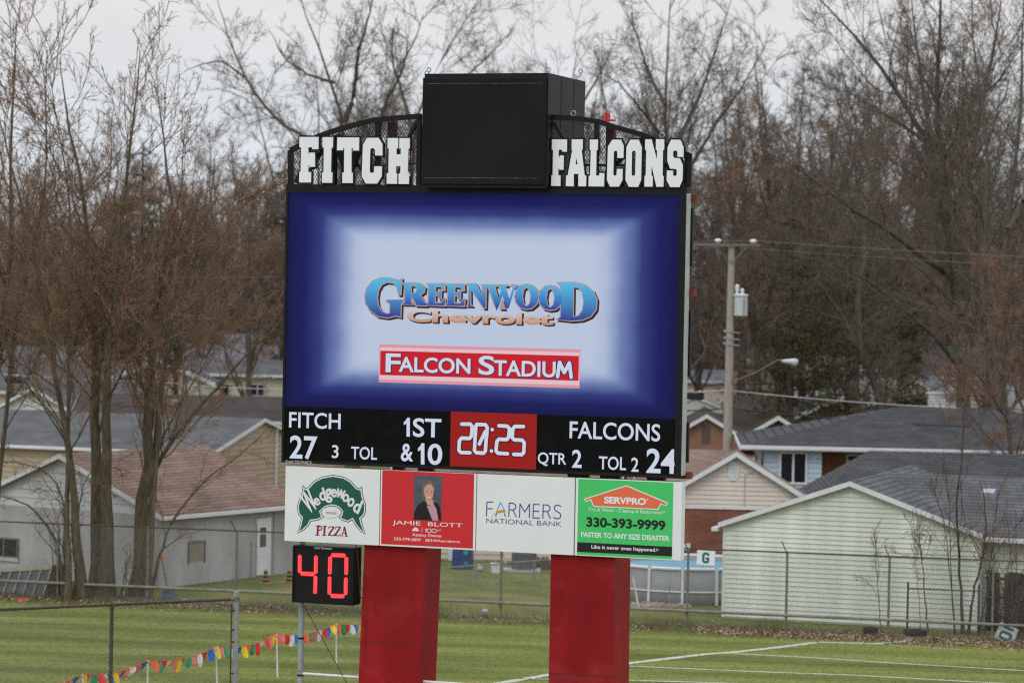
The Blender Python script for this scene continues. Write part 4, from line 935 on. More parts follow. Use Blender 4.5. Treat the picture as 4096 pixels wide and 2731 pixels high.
M['cream'] = sid('cream_siding', (.56, .53, .42)); M['whitesid'] = sid('white_siding', (.54, .55, .55)); M['palegreen'] = sid('pale_green_shed', (.52, .54, .46)); M['sand'] = sid('sand_siding', (.60, .52, .43))
M['block'] = mat('painted_block', (.49, .49, .48), .85, 0, .8, col2=(.31, .305, .295), bump=.2, bscale=6, stretch=(1, 1, .6), detail=9)
M['fascia'] = mat('white_fascia', (.66, .67, .68), .55, .10, 1.5); M['fascia_grey'] = mat('grey_fascia', (.42, .43, .44), .6, .15, 2)
M['glass'] = mat('window_glass', (.012, .014, .018), .12, .2, 3, spec=.5); M['blind'] = mat('drawn_blind', (.09, .09, .095), .5, .3, 20, stretch=(.05, .05, 3))
M['darkwood'] = mat('dark_fence_wood', (.042, .024, .016), .8, .5, 5, stretch=(4, 4, .4)); M['board'] = mat('chipboard', (.30, .24, .19), .85, .4, 30)

def lap(mb, z0, z1, pitch, span, y=0.0, proud=.034, mi=0):
    """lap siding: boards tilted out at the foot; span(z) -> list of (x0, x1) at that height"""
    z = z0
    while z < z1 - .005:
        zt_ = min(z + pitch, z1)
        for (a0, a1), (b0, b1) in zip(span(z), span(zt_)):
            if a1 - a0 < .01: continue
            if b1 - b0 < 0: b0 = b1 = (b0 + b1) / 2
            mb.add([(a0, y - proud, z), (a1, y - proud, z), (b1, y - .002, zt_), (b0, y - .002, zt_), (a0, y, z), (a1, y, z)], [(0, 1, 2, 3), (4, 5, 1, 0)], mi)
        z += pitch
def gable_span(w_, ze, zr, x0=0.0, zbase=None):
    def f(z):
        if z <= ze: return [(x0, x0 + w_)]
        k_ = (z - ze) / (zr - ze); return [(x0 + w_ / 2 * k_, x0 + w_ - w_ / 2 * k_)]
    return f
def window(par, x0, x1, z0, z1, y, frame=.07, mull=1, fm=None, pm=None, name='window', horiz=False):
    mb = MB(); fm = fm or M['fascia']
    for q in ((x0, x1, z1 - frame, z1), (x0, x1, z0, z0 + frame), (x0, x0 + frame, z0 + frame, z1 - frame), (x1 - frame, x1, z0 + frame, z1 - frame)): mb.box(q[0], q[1], y - .06, y + .02, q[2], q[3])
    for k in range(mull):
        if horiz: zc = z0 + (z1 - z0) * (k + 1) / (mull + 1); mb.box(x0 + frame, x1 - frame, y - .05, y + .02, zc - frame * .4, zc + frame * .4)
        else: xc = x0 + (x1 - x0) * (k + 1) / (mull + 1); mb.box(xc - frame * .5, xc + frame * .5, y - .05, y + .02, z0 + frame, z1 - frame)
    o = mb.build(name, fm, par)
    mb = MB(); mb.box(x0 + frame * .5, x1 - frame * .5, y - .03, y - .015, z0 + frame * .5, z1 - frame * .5); mb.build('pane', pm or M['glass'], o)
    return o
def gable_front(name, label, cat, O, yaw, w_, dep, ze, zr, wall, roof, pitch=.2, oh=.18, ohf=.25, fascia=None, lower=None, fh=.17, th=.10, rear=True, group=None):
    """house whose gable faces local -y; ridge along local y"""
    t = thing(name, label, cat, tuple(O), yaw, group); fascia = fascia or M['fascia']
    mb = MB()
    prof = [(0, 0), (w_, 0), (w_, ze), (w_ / 2, zr), (0, ze)]
    mb.poly(prof, 0.0, depth=dep)
    zb = lower[0] if lower else .05
    if pitch: lap(mb, zb, zr - .02, pitch, gable_span(w_, ze, zr))
    mb.build('wall', wall, t)
    if lower:
        mb = MB(); mb.box(-.02, w_ + .02, -.035, dep + .02, 0, lower[0]); mb.build('lower_wall', lower[1], t)
    sl = (zr - ze) / (w_ / 2); mb = MB()
    for s_ in (0, 1):
        xe = -oh if s_ == 0 else w_ + oh; zo = ze - oh * sl
        mb.slab([(xe, -ohf, zo + th), (w_ / 2, -ohf, zr + th), (w_ / 2, dep + .2, zr + th), (xe, dep + .2, zo + th)], th - .004)
    ro = mb.build('roof', roof, t)
    mb = MB()
    for s_ in (0, 1):
        xe = -oh if s_ == 0 else w_ + oh; zo = ze - oh * sl
        a, b = np.array((xe, 0, zo)), np.array((w_ / 2, 0, zr)); y0 = -ohf - .025
        mb.hexa([(xe, y0, zo + th - fh), (xe, y0 + .022, zo + th - fh), (xe, y0 + .022, zo + th - .01), (xe, y0, zo + th - .01)], [(w_ / 2, y0, zr + th - fh), (w_ / 2, y0 + .022, zr + th - fh), (w_ / 2, y0 + .022, zr + th - .01), (w_ / 2, y0, zr + th - .01)])
    mb.build('fascia', fascia, t)
    return t
def long_house(name, label, cat, O, yaw, ln, dep, ze, zr, wall, roof, hl=0.0, hr=0.0, pitch=.2, oh=.35, fascia=None, th=.09, gutter=True, group=None, fz_=.16):
    """house with its ridge along local x, long wall facing local -y; hl / hr hip the ends"""
    t = thing(name, label, cat, tuple(O), yaw, group); fascia = fascia or M['fascia']
    mb = MB(); mb.box(0, ln, 0, dep, 0, ze)
    for x_, h in ((0, hl), (ln, hr)):
        if h == 0:
            mb.add([(x_, 0, ze), (x_, dep, ze), (x_, dep / 2, zr), (x_ + (.08 if x_ == 0 else -.08), 0, ze), (x_ + (.08 if x_ == 0 else -.08), dep, ze), (x_ + (.08 if x_ == 0 else -.08), dep / 2, zr)], [(0, 1, 2), (5, 4, 3), (0, 3, 4, 1), (1, 4, 5, 2), (2, 5, 3, 0)])
            if pitch:
                m2 = MB(); lap(m2, .05, zr - .02, pitch, gable_span(dep, ze, zr))
                for (v, f) in ((m2.v, m2.f),):
                    if x_ == 0: mb.add([(y_, dep - x2, z_) for x2, y_, z_ in v], f)
                    else: mb.add([(ln - y_, x2, z_) for x2, y_, z_ in v], f)
    if pitch: lap(mb, .05, ze - .02, pitch, lambda z: [(0, ln)])
    mb.build('wall', wall, t)
    sl = (zr - ze) / (dep / 2); zo = ze - oh * sl
    A, B_ = -oh if hl else -.22, ln + (oh if hr else .22)
    rl_, rr_ = (hl if hl else -.22), (ln - hr if hr else ln + .22)
    mb = MB()
    mb.slab([(A, -oh, zo + th), (B_, -oh, zo + th), (rr_, dep / 2, zr + th), (rl_, dep / 2, zr + th)], th)
    mb.slab([(B_, dep + oh, zo + th), (A, dep + oh, zo + th), (rl_, dep / 2, zr + th), (rr_, dep / 2, zr + th)], th)
    if hl: mb.slab([(A, dep + oh, zo + th), (A, -oh, zo + th), (rl_, dep / 2, zr + th)], th)
    if hr: mb.slab([(B_, -oh, zo + th), (B_, dep + oh, zo + th), (rr_, dep / 2, zr + th)], th)
    mb.build('roof', roof, t)
    mb = MB(); mb.box(A, B_, -oh - .03, -oh - .003, zo + th - fz_, zo + th - .005)
    if hl: mb.box(A - .03, A - .003, -oh, dep + oh, zo + th - fz_, zo + th - .005)
    if hr: mb.box(B_ + .003, B_ + .03, -oh, dep + oh, zo + th - fz_, zo + th - .005)
    if gutter: mb.box(A, B_, -oh - .13, -oh - .034, zo + th - .13, zo + th - .03)
    mb.build('fascia', fascia, t)
    if not hr or not hl:
        for x_, h in ((A - .025, hl), (B_ + .003, hr)):
            if h: continue
            mb = MB()
            for ya, yb in ((-oh, dep / 2), (dep + oh, dep / 2)):
                mb.hexa([(x_, ya, zo + th - .17), (x_ + .022, ya, zo + th - .17), (x_ + .022, ya, zo + th - .006), (x_, ya, zo + th - .006)], [(x_, yb, zr + th - .17), (x_ + .022, yb, zr + th - .17), (x_ + .022, yb, zr + th - .006), (x_, yb, zr + th - .006)])
            mb.build('rake_board', fascia, t)
    return t
def lift(t, z): t.location.z += z
def loc(t, px, py, y=0.0):
    """local x,z of the pixel ray on the thing's plane local y = y"""
    a = t.rotation_euler.z; ex = np.array([math.cos(a), math.sin(a), 0]); ey = np.array([-math.sin(a), math.cos(a), 0]); o = np.array(t.location)
    d = ray(px, py); k_ = ((o - CAM) @ ey + y) / (d @ ey); q = CAM + d * k_ - o
    return float(q @ ex), float(q[2])

# ---- mint garage
a, b = G(2887, 2468), G(3912, 2524); yaw, wd = frame_of(a, b)
zt1 = W(2889, 2097, a[1])[2]; zt2 = W(3911, 2156, b[1])[2]; zr_ = W(3394, 1926, (a[1] + b[1]) / 2)[2] - .06
mg = gable_front('garage', 'mint green garage with white rakes filling the right side beyond the fence', 'garage', a, yaw, wd, 9.5, (zt1 + zt2) / 2 + .08, zr_, M['mint'], M['shingle_mid'], pitch=.15, oh=.12, ohf=.22)
mb = MB()
for x in (-.01, wd - .09): mb.box(x, x + .10, -.03, .02, .02, (zt1 + zt2) / 2 - .02)
mb.build('corner_trim', M['mint'], mg)
mb = MB(); mb.box(-.32, -.12, -.3, 9.0, (zt1 + zt2) / 2 - .14, (zt1 + zt2) / 2 - .02); mb.build('gutter', M['fascia'], mg)
# its long wing running off to the right
o2 = a + np.array([math.cos(yaw), math.sin(yaw), 0]) * (wd - .3) + np.array([-math.sin(yaw), math.cos(yaw), 0]) * .75
o2 = np.array([o2[0], o2[1], 0])
zw = (zt1 + zt2) / 2 + .02
mb = MB(); wl = 14.0
mb.box(wd - .1, wd + wl, .75, 8.5, 0, zw); lap(mb, .05, zw - .02, .155, lambda z: [(wd, wd + wl)], .75); mb.build('wing_wall', M['mint'], mg)
mb = MB(); mb.slab([(wd / 2, .35, zw - .02), (wd + wl, .35, zw - .02), (wd + wl, 4.8, zr_ + .10), (wd / 2, 4.8, zr_ + .10)], .09)
mb.slab([(wd + wl, 9.2, zw - .02), (wd / 2, 9.2, zw - .02), (wd / 2, 4.8, zr_ + .10), (wd + wl, 4.8, zr_ + .10)], .09); mb.build('wing_roof', M['shingle_mid'], mg)
mb = MB(); mb.box(wd + .02, wd + wl, .21, .34, zw - .16, zw - .03); mb.build('gutter', M['fascia'], mg)
mb = MB(); mb.box(wd + .12, wd + .22, .62, .72, 0.1, zw - .16); mb.build('downspout', M['fascia_grey'], mg)
for px, py in ((3514, 1938), (3955, 1932)):
    x, z = loc(mg, px, py, 3.4); mb = MB(); zb_ = zw + (zr_ - zw) * (3.4 - .35) / 4.45
    mb.hexa([(x - .22, 3.2, zb_ - .05), (x + .22, 3.2, zb_ - .05), (x + .22, 3.65, zb_ + .1), (x - .22, 3.65, zb_ + .1)], [(x - .2, 3.15, zb_ + .16), (x + .2, 3.15, zb_ + .16), (x + .2, 3.6, zb_ + .26), (x - .2, 3.6, zb_ + .26)]); mb.build('roof_vent', M['galv'], mg, bevel=.02)
# ---- dark roofed house behind it
O = W(3262, 2000, 106.0); O[2] = 0
h2 = long_house('house', 'house with a wide dark grey hip roof right behind the mint garage', 'house', O, R(-3), 22, 8, 2.75, W(3600, 1803, 110.2)[2] - .08, M['mint'], M['shingle_dark'], hl=2.15, hr=3.0, pitch=.2)
# ---- blue house
D3 = 119.0
O = W(3053, 1900, D3); O[2] = 0; zeav = W(3200, 1785, D3 - .4)[2]
h3 = thing('house', 'pale blue sided house with dark hip roof and a white framed window', 'house', tuple(O), R(-3))
x1 = loc(h3, 3286, 1900)[0]; xe0 = loc(h3, 2963, 1780, -.45)[0]; xw = 17.0
mb = MB(); mb.box(0, x1, 0, 9, 0, zeav); lap(mb, .3, zeav - .05, .20, lambda z: [(0, x1)]); mb.build('wall', M['blue'], h3)
mb = MB(); mb.box(x1 - .1, xw, 1.3, 9, 0, zeav); mb.build('brick_wall', M['brick_orange'], h3)
mb = MB(); mb.box(xe0 + .9, 0, .9, 9, 0, zeav - .1); mb.build('white_wall', M['whitesid'], h3)
rx0_, rz_ = loc(h3, 3609, 1624, 4.4); rx1_ = loc(h3, 3843, 1634, 4.4)[0]
mb = MB(); zf = zeav + .02
mb.slab([(xe0, -.45, zf), (xw + .4, -.45, zf), (rx1_ + 1.5, 4.4, rz_), (rx0_, 4.4, rz_)], .09); mb.slab([(xw + .4, 9.4, zf), (xe0, 9.4, zf), (rx0_, 4.4, rz_), (rx1_ + 1.5, 4.4, rz_)], .09)
mb.slab([(xe0, 9.4, zf), (xe0, -.45, zf), (rx0_, 4.4, rz_)], .09); mb.slab([(xw + .4, -.45, zf), (xw + .4, 9.4, zf), (rx1_ + 1.5, 4.4, rz_)], .09); mb.build('roof', M['shingle_dark'], h3)
mb = MB(); mb.box(xe0 - .02, xw + .4, -.50, -.455, zf - .2, zf - .01); mb.box(xe0 - .05, xe0 - .003, -.45, 9.4, zf - .2, zf - .01); mb.box(xe0 - .02, xw + .4, -.60, -.505, zf - .15, zf - .03); mb.build('fascia', M['fascia'], h3)
mb = MB(); mb.tube([(xe0 + .7, -.3, zf - .2), (xe0 + .7, .2, zf - .5), (xe0 + .7, .2, zf - 2.2)], .05, 6); mb.build('downspout', M['fascia'], h3)
p, q = loc(h3, 3114, 1935), loc(h3, 3231, 1806)
window(h3, p[0], q[0], p[1], q[1], -.02, .09, 1)
p, q = loc(h3, 3383, 1870, 1.3), loc(h3, 3445, 1816, 1.3)
window(h3, p[0], q[0], p[1], q[1], 1.28, .08, 1, horiz=True)
mb = MB(); x, z = loc(h3, 3403, 1715, 2.6); mb.tube([(x, 2.6, z - .25), (x, 2.6, z + .12)], .05, 8); mb.build('vent_pipe', M['whitesid'], h3)
mb = MB(); x, z = loc(h3, 3748, 1600, 5.2); mb.box(x - .33, x + .33, 5.0, 5.6, rz_ - .5, z + .25); mb.box(x - .4, x + .4, 4.95, 5.65, z + .25, z + .33)
for k in range(3): mb.box(x - .35, x + .35, 4.97, 5.63, z - .0 + .11 * k - .12, z + .03 + .11 * k - .12)
mb.build('chimney', M['whitesid'], h3)
# ---- beige gable with brick below
D4 = 107.5
xl = W(2668, 1985, D4); xr = W(3216, 1985, D4); O = np.array([xl[0], D4, 0]); wd = float(xr[0] - xl[0])
h4 = gable_front('house', 'beige gabled house with an octagonal vent above a red brick wall', 'house', O, R(-4), wd, 1.2, W(3216, 1985, D4)[2], W(2942, 1813, D4)[2], M['beige'], M['shingle_tan'], pitch=.165, lower=(W(2900, 2032, D4)[2], M['brick']), ohf=.3, fh=.2)
zb = W(2900, 2032, D4)[2]
mb = MB(); mb.box(-.05, wd + .05, -.08, -.036, zb - .02, zb + .07); mb.build('white_band', M['fascia'], h4)
x, z = loc(h4, 2934, 1882); mb = MB(); oc = [(x + .20 * sx_ * a_, z + .36 * b_) for a_, b_, sx_ in ((.5, 1, 1), (1, .5, 1), (1, -.5, 1), (.5, -1, 1), (-.5, -1, 1), (-1, -.5, 1), (-1, .5, 1), (-.5, 1, 1))]
mb.poly(oc, -.06, depth=.05)
for k in range(6): mb.box(x - .13, x + .13, -.075, -.06, z - .22 + k * .08, z - .18 + k * .08)
mb.build('gable_vent', M['fascia'], h4)
mb = MB(); x, _ = loc(h4, 2980, 1900); mb.tube([(x, -.06, zb), (x, -.06, zb + 1.25), (x + .25, -.06, zb + 1.3)], .014, 5); mb.build('cable', M['fascia_grey'], h4)
x, z = loc(h4, 2742, 2185); mb = MB(); mb.box(x - .25, x + .18, -.25, -.05, z - .1, z + .12); mb.build('meter_box', M['fascia'], h4)
# ---- tan roofed house behind the beige one
O = W(2560, 1900, 116.0); O[2] = 0
h5 = long_house('house', 'low house with a tan shingle roof tucked behind the beige gable', 'house', O, R(-3), 4.25, 7, 2.75, W(2800, 1805, 119.5)[2], M['sand'], M['shingle_tan'], pitch=.2)
# ---- brown gable with louvre
D5 = 139.0
xl = W(2653, 1766, D5); xr = W(2997, 1766, D5)
h6 = gable_front('house', 'small brown gabled house with a slatted louvre left of the utility pole', 'house', np.array([xl[0], D5, 0]), R(-3), float(xr[0] - xl[0]), 9, xr[2], W(2825, 1662, D5)[2], M['brownsid'], M['shingle_umber'], pitch=0, ohf=.3, fh=.2)
p, q = loc(h6, 2806, 1770), loc(h6, 2841, 1698); mb = MB()
for k in range(9): zz = p[1] + (q[1] - p[1]) * k / 9; mb.hexa([(p[0], -.05, zz), (q[0], -.05, zz), (q[0], -.04, zz), (p[0], -.04, zz)], [(p[0], -.02, zz + .07), (q[0], -.02, zz + .07), (q[0], -.01, zz + .07), (p[0], -.01, zz + .07)])
mb.build('louvre', M['darkbrown'], h6)
# ---- rust gable with mossy side roof
D6 = 146.0
xl = W(2985, 1745, D6); xr = W(3237, 1745, D6)
h7 = gable_front('house', 'rust red gabled house with mossy dark roof right of the utility pole', 'house', np.array([xl[0], D6, 0]), R(-3), float(xr[0] - xl[0]), 9, xr[2], W(3111, 1668, D6)[2], M['rustsid'], M['shingle_moss'], pitch=0, ohf=.35, fh=.22)
x0_ = loc(h7, 2850, 1700, 3)[0]; zr7 = W(2950, 1655, D6 + 4)[2]; wdd = float(xr[0] - xl[0])
mb = MB(); mb.slab([(x0_, .6, xr[2] - .2), (wdd / 2, .6, xr[2] - .2), (wdd / 2, 4.2, zr7), (x0_, 4.2, zr7)], .1); mb.slab([(wdd / 2, 7.8, xr[2] - .2), (x0_, 7.8, xr[2] - .2), (x0_, 4.2, zr7), (wdd / 2, 4.2, zr7)], .1); mb.build('wing_roof', M['shingle_moss'], h7)
mb = MB(); mb.box(x0_ + .3, .2, .9, 7.4, 0, xr[2] - .25); mb.build('wing_wall', M['rustsid'], h7)
# ---- dark brown house
D7 = 166.0
xl = W(3150, 1680, D7); xr = W(3500, 1672, D7)
h8 = gable_front('house', 'large dark brown gabled house behind the rust red one', 'house', np.array([xl[0], D7, 0]), R(-3), float(xr[0] - xl[0]), 10, xl[2], W(3338, 1604, D7)[2], M['darkbrown'], M['shingle_umber'], pitch=0, ohf=.4, fh=.22, fascia=M['fascia_grey'])
x0_ = loc(h8, 2900, 1600, 4)[0]; zr8 = W(3100, 1586, D7 + 5)[2]; wdd = float(xr[0] - xl[0])
mb = MB(); mb.slab([(x0_, 1, xl[2] - .3), (wdd / 2, 1, xl[2] - .3), (wdd / 2, 5.5, zr8), (x0_, 5.5, zr8)], .1); mb.slab([(wdd / 2, 10, xl[2] - .3), (x0_, 10, xl[2] - .3), (x0_, 5.5, zr8), (wdd / 2, 5.5, zr8)], .1); mb.build('wing_roof', M['shingle_umber'], h8)
mb = MB(); mb.box(x0_ + .4, .2, 1.3, 9.6, 0, xl[2] - .35); mb.build('wing_wall', M['darkbrown'], h8)
# ---- pale green shed at the board's right edge, cream gable far right, far roofs
D8 = 172.0
xl = W(2690, 1625, D8); xr = W(2872, 1625, D8)
gable_front('shed', 'pale green shed just right of the scoreboard, above the brown gable', 'shed', np.array([xl[0], D8, 0]), 0, float(xr[0] - xl[0]), 5, xl[2], W(2775, 1590, D8)[2], M['palegreen'], M['shingle_pale'], pitch=0, ohf=.1, fh=.12)
D9 = 185.0
xl = W(3560, 1650, D9); xr = W(3780, 1650, D9)
h9 = gable_front('house', 'far cream gabled house under a bluish grey roof at the right', 'house', np.array([xl[0], D9, 0]), R(-12), float(xr[0] - xl[0]), 12, W(3600, 1600, D9)[2], W(3640, 1545, D9)[2] + .3, M['cream'], M['shingle_pale'], pitch=0)
def far_house(label, px, py_ridge, py_eave, wpx, D, wall, roof, dep=8, yaw=0.0):
    O = W(px, py_eave, D); zr = W(px, py_ridge, D + dep / 2)[2]; ze = O[2]; O[2] = 0
    hz = max(2.4, ze)
    return long_house('house', label, 'house', O, yaw, wpx * D / FPX, dep, ze, zr, wall, roof, pitch=0, gutter=False)
far_house('far white house with a pale roof behind the evergreen at right', 3180, 1425, 1470, 420, 205, M['whitesid'], M['shingle_pale'], 9, R(-6))
far_house('far house with slate roof at the right edge behind the tall tree', 3620, 1385, 1500, 520, 215, M['whitesid'], M['shingle_grey'], 11, R(4))
far_house('far tan house right of the scoreboard behind the utility pole', 2640, 1478, 1520, 260, 200, M['sand'], M['shingle_pale'], 8, R(-5))
# ---- sand sided house between the pillars
O = W(1560, 2300, 112.0); O[2] = 0
h10 = long_house('house', 'sand sided house seen low between the two red pillars', 'house', O, R(-4), 8.4, 7, 2.7, 3.6, M['sand'], M['shingle_tan'], pitch=.20)
x = loc(h10, 1802, 2250)[0]; mb = MB(); mb.box(x - .09, x + .09, -.06, -.02, 0, 2.6); mb.build('corner_trim', M['fascia'], h10)
p, q = loc(h10, 2010, 2230), loc(h10, 2200, 2195); mb = MB(); mb.box(p[0] + .1, q[0] + .9, -1.1, -.1, p[1] - .02, p[1] + .12); 
for xx in (p[0] + .15, q[0] + .7): mb.box(xx, xx + .1, -1.1, -1.0, 0, p[1] - .02)
mb.build('porch_beam', M['sand'], h10)
# ---- grey block garage at the left
Dk = 99.5
c_ = W(643, 2052, Dk); c_[2] = 0
yawg = R(-32)
gdir = np.array([math.cos(yawg), math.sin(yawg), 0]); wg = 8.4
O = c_ - gdir * wg
zk = W(663, 2056, Dk)[2]
za = W(201, 1823, (O + gdir * wg / 2)[1])[2]
gey = np.array([-math.sin(yawg), math.cos(yawg), 0]); dg_ = 5.0
while proj(O + gdir * wg / 2 + gey * (dg_ + .2) + np.array([0, 0, za]))[0] < 818: dg_ += .1
h11 = gable_front('garage', 'grey block garage with a white sided gable and brown roof behind the bare trees', 'garage', O, yawg, wg, dg_, zk, za, M['whitesid'], M['shingle_brown'], pitch=.30, lower=(zk - .05, M['block']), oh=.30, ohf=.3)
# side wall details live on local x = wg; helper for that face
def side(px, py, x=wg):
    d = ray(px, py); a_ = yawg; ex = np.array([math.cos(a_), math.sin(a_), 0]); ey = np.array([-math.sin(a_), math.cos(a_), 0]); k_ = ((O - CAM) @ ex + x) / (d @ ex); q_ = CAM + d * k_ - O
    return float(q_ @ ey), float(q_[2])
XS = wg + .022
def sbox(mb_, y0, y1, z0, z1, t0=0.0, t1=.05): mb_.box(XS + t0, XS + t1, y0, y1, z0, z1)
p, q = side(752, 2245), side(814, 2165)
mb = MB(); sbox(mb, p[0], q[0], p[1], q[1], .001, .02); mb.build('boarded_window', M['board'], h11)
mb = MB(); sbox(mb, p[0] - .05, p[0], p[1] - .08, q[1] + .06, .001, .05); sbox(mb, q[0], q[0] + .05, p[1] - .08, q[1] + .06, .001, .05); sbox(mb, p[0], q[0], q[1], q[1] + .06, .001, .05); mb.build('window_surround', M['post'], h11)
p, q = side(1020, 2356), side(1068, 2092); z0 = max(.05, p[1])
mb = MB(); sbox(mb, p[0], q[0], .05, q[1], .001, .05); dr = mb.build('door', M['white'], h11)
mb = MB(); zm = .05 + (q[1] - .05) * .55
sbox(mb, p[0] + .14, q[0] - .14, zm, zm + .45, .051, .06); sbox(mb, p[0] + .14, q[0] - .14, zm + .5, q[1] - .12, .051, .06); mb.build('pane', M['blind'], dr)
mb = MB(); sbox(mb, q[0], q[0] + .14, 0.02, q[1] + .2, .001, .06); sbox(mb, p[0] - .06, q[0], q[1], q[1] + .2, .001, .06); mb.build('door_frame', M['fascia'], h11)
for px in (1090, 1003):
    y_, z_ = side(px, 2200); mb = MB(); mb.tube([(XS + .06, y_, .05), (XS + .06, y_, (2.2 if px > 1050 else 1.25))], .03, 6); mb.build('conduit', M['fascia_grey'], h11)
mb = MB(); mb.box(wg + .30, wg + .42, -.3, dg_ + .2, zk - .17, zk - .05); mb.build('gutter', M['fascia'], h11)
p, q = loc(h11, -40, 2222, -.05), loc(h11, 76, 2153, -.05)
window(h11, p[0], q[0], p[1], q[1], -.05, .05, 1, M['post'])
mb = MB(); mb.box(p[0] - .1, q[0] + .02, -.12, -.05, p[1] - .12, p[1]); mb.build('sill', M['block'], h11)
# ---- tan house with grey roof behind the garage
Dt = 132.0; yawt = R(-20)
e_ = W(842, 1815, Dt); lt = 24.0; O = np.array([e_[0], e_[1], 0]) - np.array([math.cos(yawt), math.sin(yawt), 0]) * lt
ax = np.array([-math.sin(yawt), math.cos(yawt), 0])
dept = 10.5; ap = np.array([e_[0], e_[1], 0]) + ax * dept / 2
h12 = long_house('house', 'long tan sided house with grey roof and white gutter behind the garage', 'house', O, yawt, lt, dept, e_[2] + .05, W(1107, 1681, ap[1])[2], M['tan'], M['shingle_grey'], pitch=.24, oh=.3)
def s12(px, py):
    d = ray(px, py); ex = np.array([math.cos(yawt), math.sin(yawt), 0]); k_ = ((O - CAM) @ ex + lt) / (d @ ex); q_ = CAM + d * k_ - O; return float(q_ @ ax), float(q_[2])
y_, z_ = s12(1100, 1720); mb = MB(); mb.box(lt + .03, lt + .12, y_ - .06, y_ + .06, .2, z_); mb.box(lt + .03, lt + .16, y_ - .08, y_ + .2, z_, z_ + .1); mb.build('downspout', M['fascia'], h12)
# ---- umber roof with brick chimney, white gable, cream house, further roofs
h13 = far_house('house with a long dark umber roof and a short pinkish chimney', 290, 1577, 1668, 1050, 150, M['tan'], M['shingle_umber'], 8, R(-1.5))
x, z = loc(h13, 690, 1600, 2.5); mb = MB(); mb.box(x - .28, x + .28, 2.2, 2.9, z - 1.4, z + .02); mb.build('chimney', mat('pinkish_brick', (.33, .20, .15), .9, .3, 8), h13)
x, z = loc(h13, 880, 1590, 3.2); mb = MB(); mb.tube([(x, 3.2, z - .3), (x, 3.2, z + .2)], .09, 8); mb.build('flue', mat('rust_flue', (.30, .06, .03), .7, .3, 8), h13)
Dw = 163.0
xl = W(-60, 1645, Dw); xr = W(335, 1645, Dw)
h14 = gable_front('house', 'white gabled house at the left edge behind the bare trees', 'house', np.array([xl[0], Dw, 0]), R(-6), float(xr[0] - xl[0]), 9, xl[2] - .2, W(160, 1553, Dw)[2], M['whitesid'], M['shingle_grey'], pitch=.3, ohf=.3)
far_house('house with a broad blue grey roof above the white gable at left', -40, 1440, 1560, 640, 178, M['cream'], M['shingle_grey'], 10, R(-2))
Dc = 180.0
xl = W(420, 1520, Dc); xr = W(860, 1520, Dc)
h15 = gable_front('house', 'cream gabled house with bright white rakes behind the bare trees', 'house', np.array([xl[0], Dc, 0]), R(-5), float(xr[0] - xl[0]), 10, xl[2], W(640, 1438, Dc)[2], M['cream'], M['shingle_grey'], pitch=0, ohf=.3, fh=.3)
h16 = far_house('long cream house with pale grey roof left of the scoreboard', 700, 1438, 1492, 520, 182, M['cream'], M['shingle_grey'], 9, R(-3))
for px0 in (860, 1000):
    p, q = loc(h16, px0, 1585), loc(h16, px0 + 60, 1535); window(h16, p[0], q[0], p[1], q[1], -.02, .08, 1, M['fascia_grey'])
far_house('distant house with dark grey roof high at the left edge', -30, 1385, 1445, 330, 215, M['whitesid'], M['shingle_grey'], 9, R(3))
far_house('distant house with a pale roof between the left tree stems', 520, 1375, 1432, 380, 225, M['whitesid'], M['shingle_pale'], 9, R(-4))
far_house('distant white house with pale roof touching the scoreboard edge at left', 900, 1340, 1440, 330, 220, M['whitesid'], M['shingle_pale'], 9, R(5))

# ================================================================== yard things
# above-ground pool
pc = G(2700, 2330); pc = W(2745, 2340, 100.0); pc[2] = 0
PR, PH = 2.65, W(2700, 2272, 97.6)[2]
pool = thing('swimming_pool', 'round grey above ground pool with white frame and blue cover', 'pool', tuple(pc))
mb = MB(); n_ = 48; mb.lathe([(PR - .06, .0), (PR + .04, .18), (PR + .05, .45), (PR, PH - .04), (PR - .05, PH - .04), (PR - .05, PH - .25)], n_); mb.build('liner', mat('pool_liner', (.27, .28, .29), .6, .12, 2), pool, smooth=True)
mb = MB(); mb.lathe([(0.001, PH - .16), (PR - .06, PH - .16)], n_); mb.build('cover', mat('pool_cover', (.12, .33, .44), .5, .3, 6), pool)
PA = [R(d_) for d_ in range(0, 360, 24)]
for k, a_ in enumerate(PA):
    mb = MB(); mb.bar(((PR + .09) * math.cos(a_), (PR + .09) * math.sin(a_), 0), ((PR + .06) * math.cos(a_), (PR + .06) * math.sin(a_), PH - .02), .08, .06, n=(math.cos(a_), math.sin(a_), 0)); mb.build('leg', M['white'], pool)
    mb = MB(); b_ = a_ + R(3); pts = [((PR + .0) * math.cos(a_ + R(24) * s_), (PR + .0) * math.sin(a_ + R(24) * s_), PH) for s_ in np.linspace(.06, .94, 8)]; mb.tube(pts, .055, 8); mb.build('top_rail', M['white'], pool)
    mb = MB(); pts = [((PR + .07) * math.cos(a_ + R(24) * s_), (PR + .07) * math.sin(a_ + R(24) * s_), .42) for s_ in np.linspace(.04, .96, 8)]; mb.tube(pts, .028, 6); mb.build('strap', M['white'], pool)
for i, (pa_, pb_, lb) in enumerate((((2532, 2305), (2557, 2410), 'pale plank leaning on the pool beside the right red pillar'), ((2677, 2320), (2680, 2415), 'thin stick standing against the middle of the pool'))):
    A_, B_ = W(*pa_, 96.2), W(*pb_, 95.6); t = thing('plank', lb, 'plank', (B_[0], B_[1], 0)); mb = MB(); mb.bar((0, 0, .0), tuple(A_ - np.array([B_[0], B_[1], 0])), .07 if i == 0 else .04, .03); mb.build('timber', mat('pale_timber', (.45, .38, .31), .8, .2, 8) if i == 0 else M['post'], t)
mb = MB(); rb_ = random.Random(5)
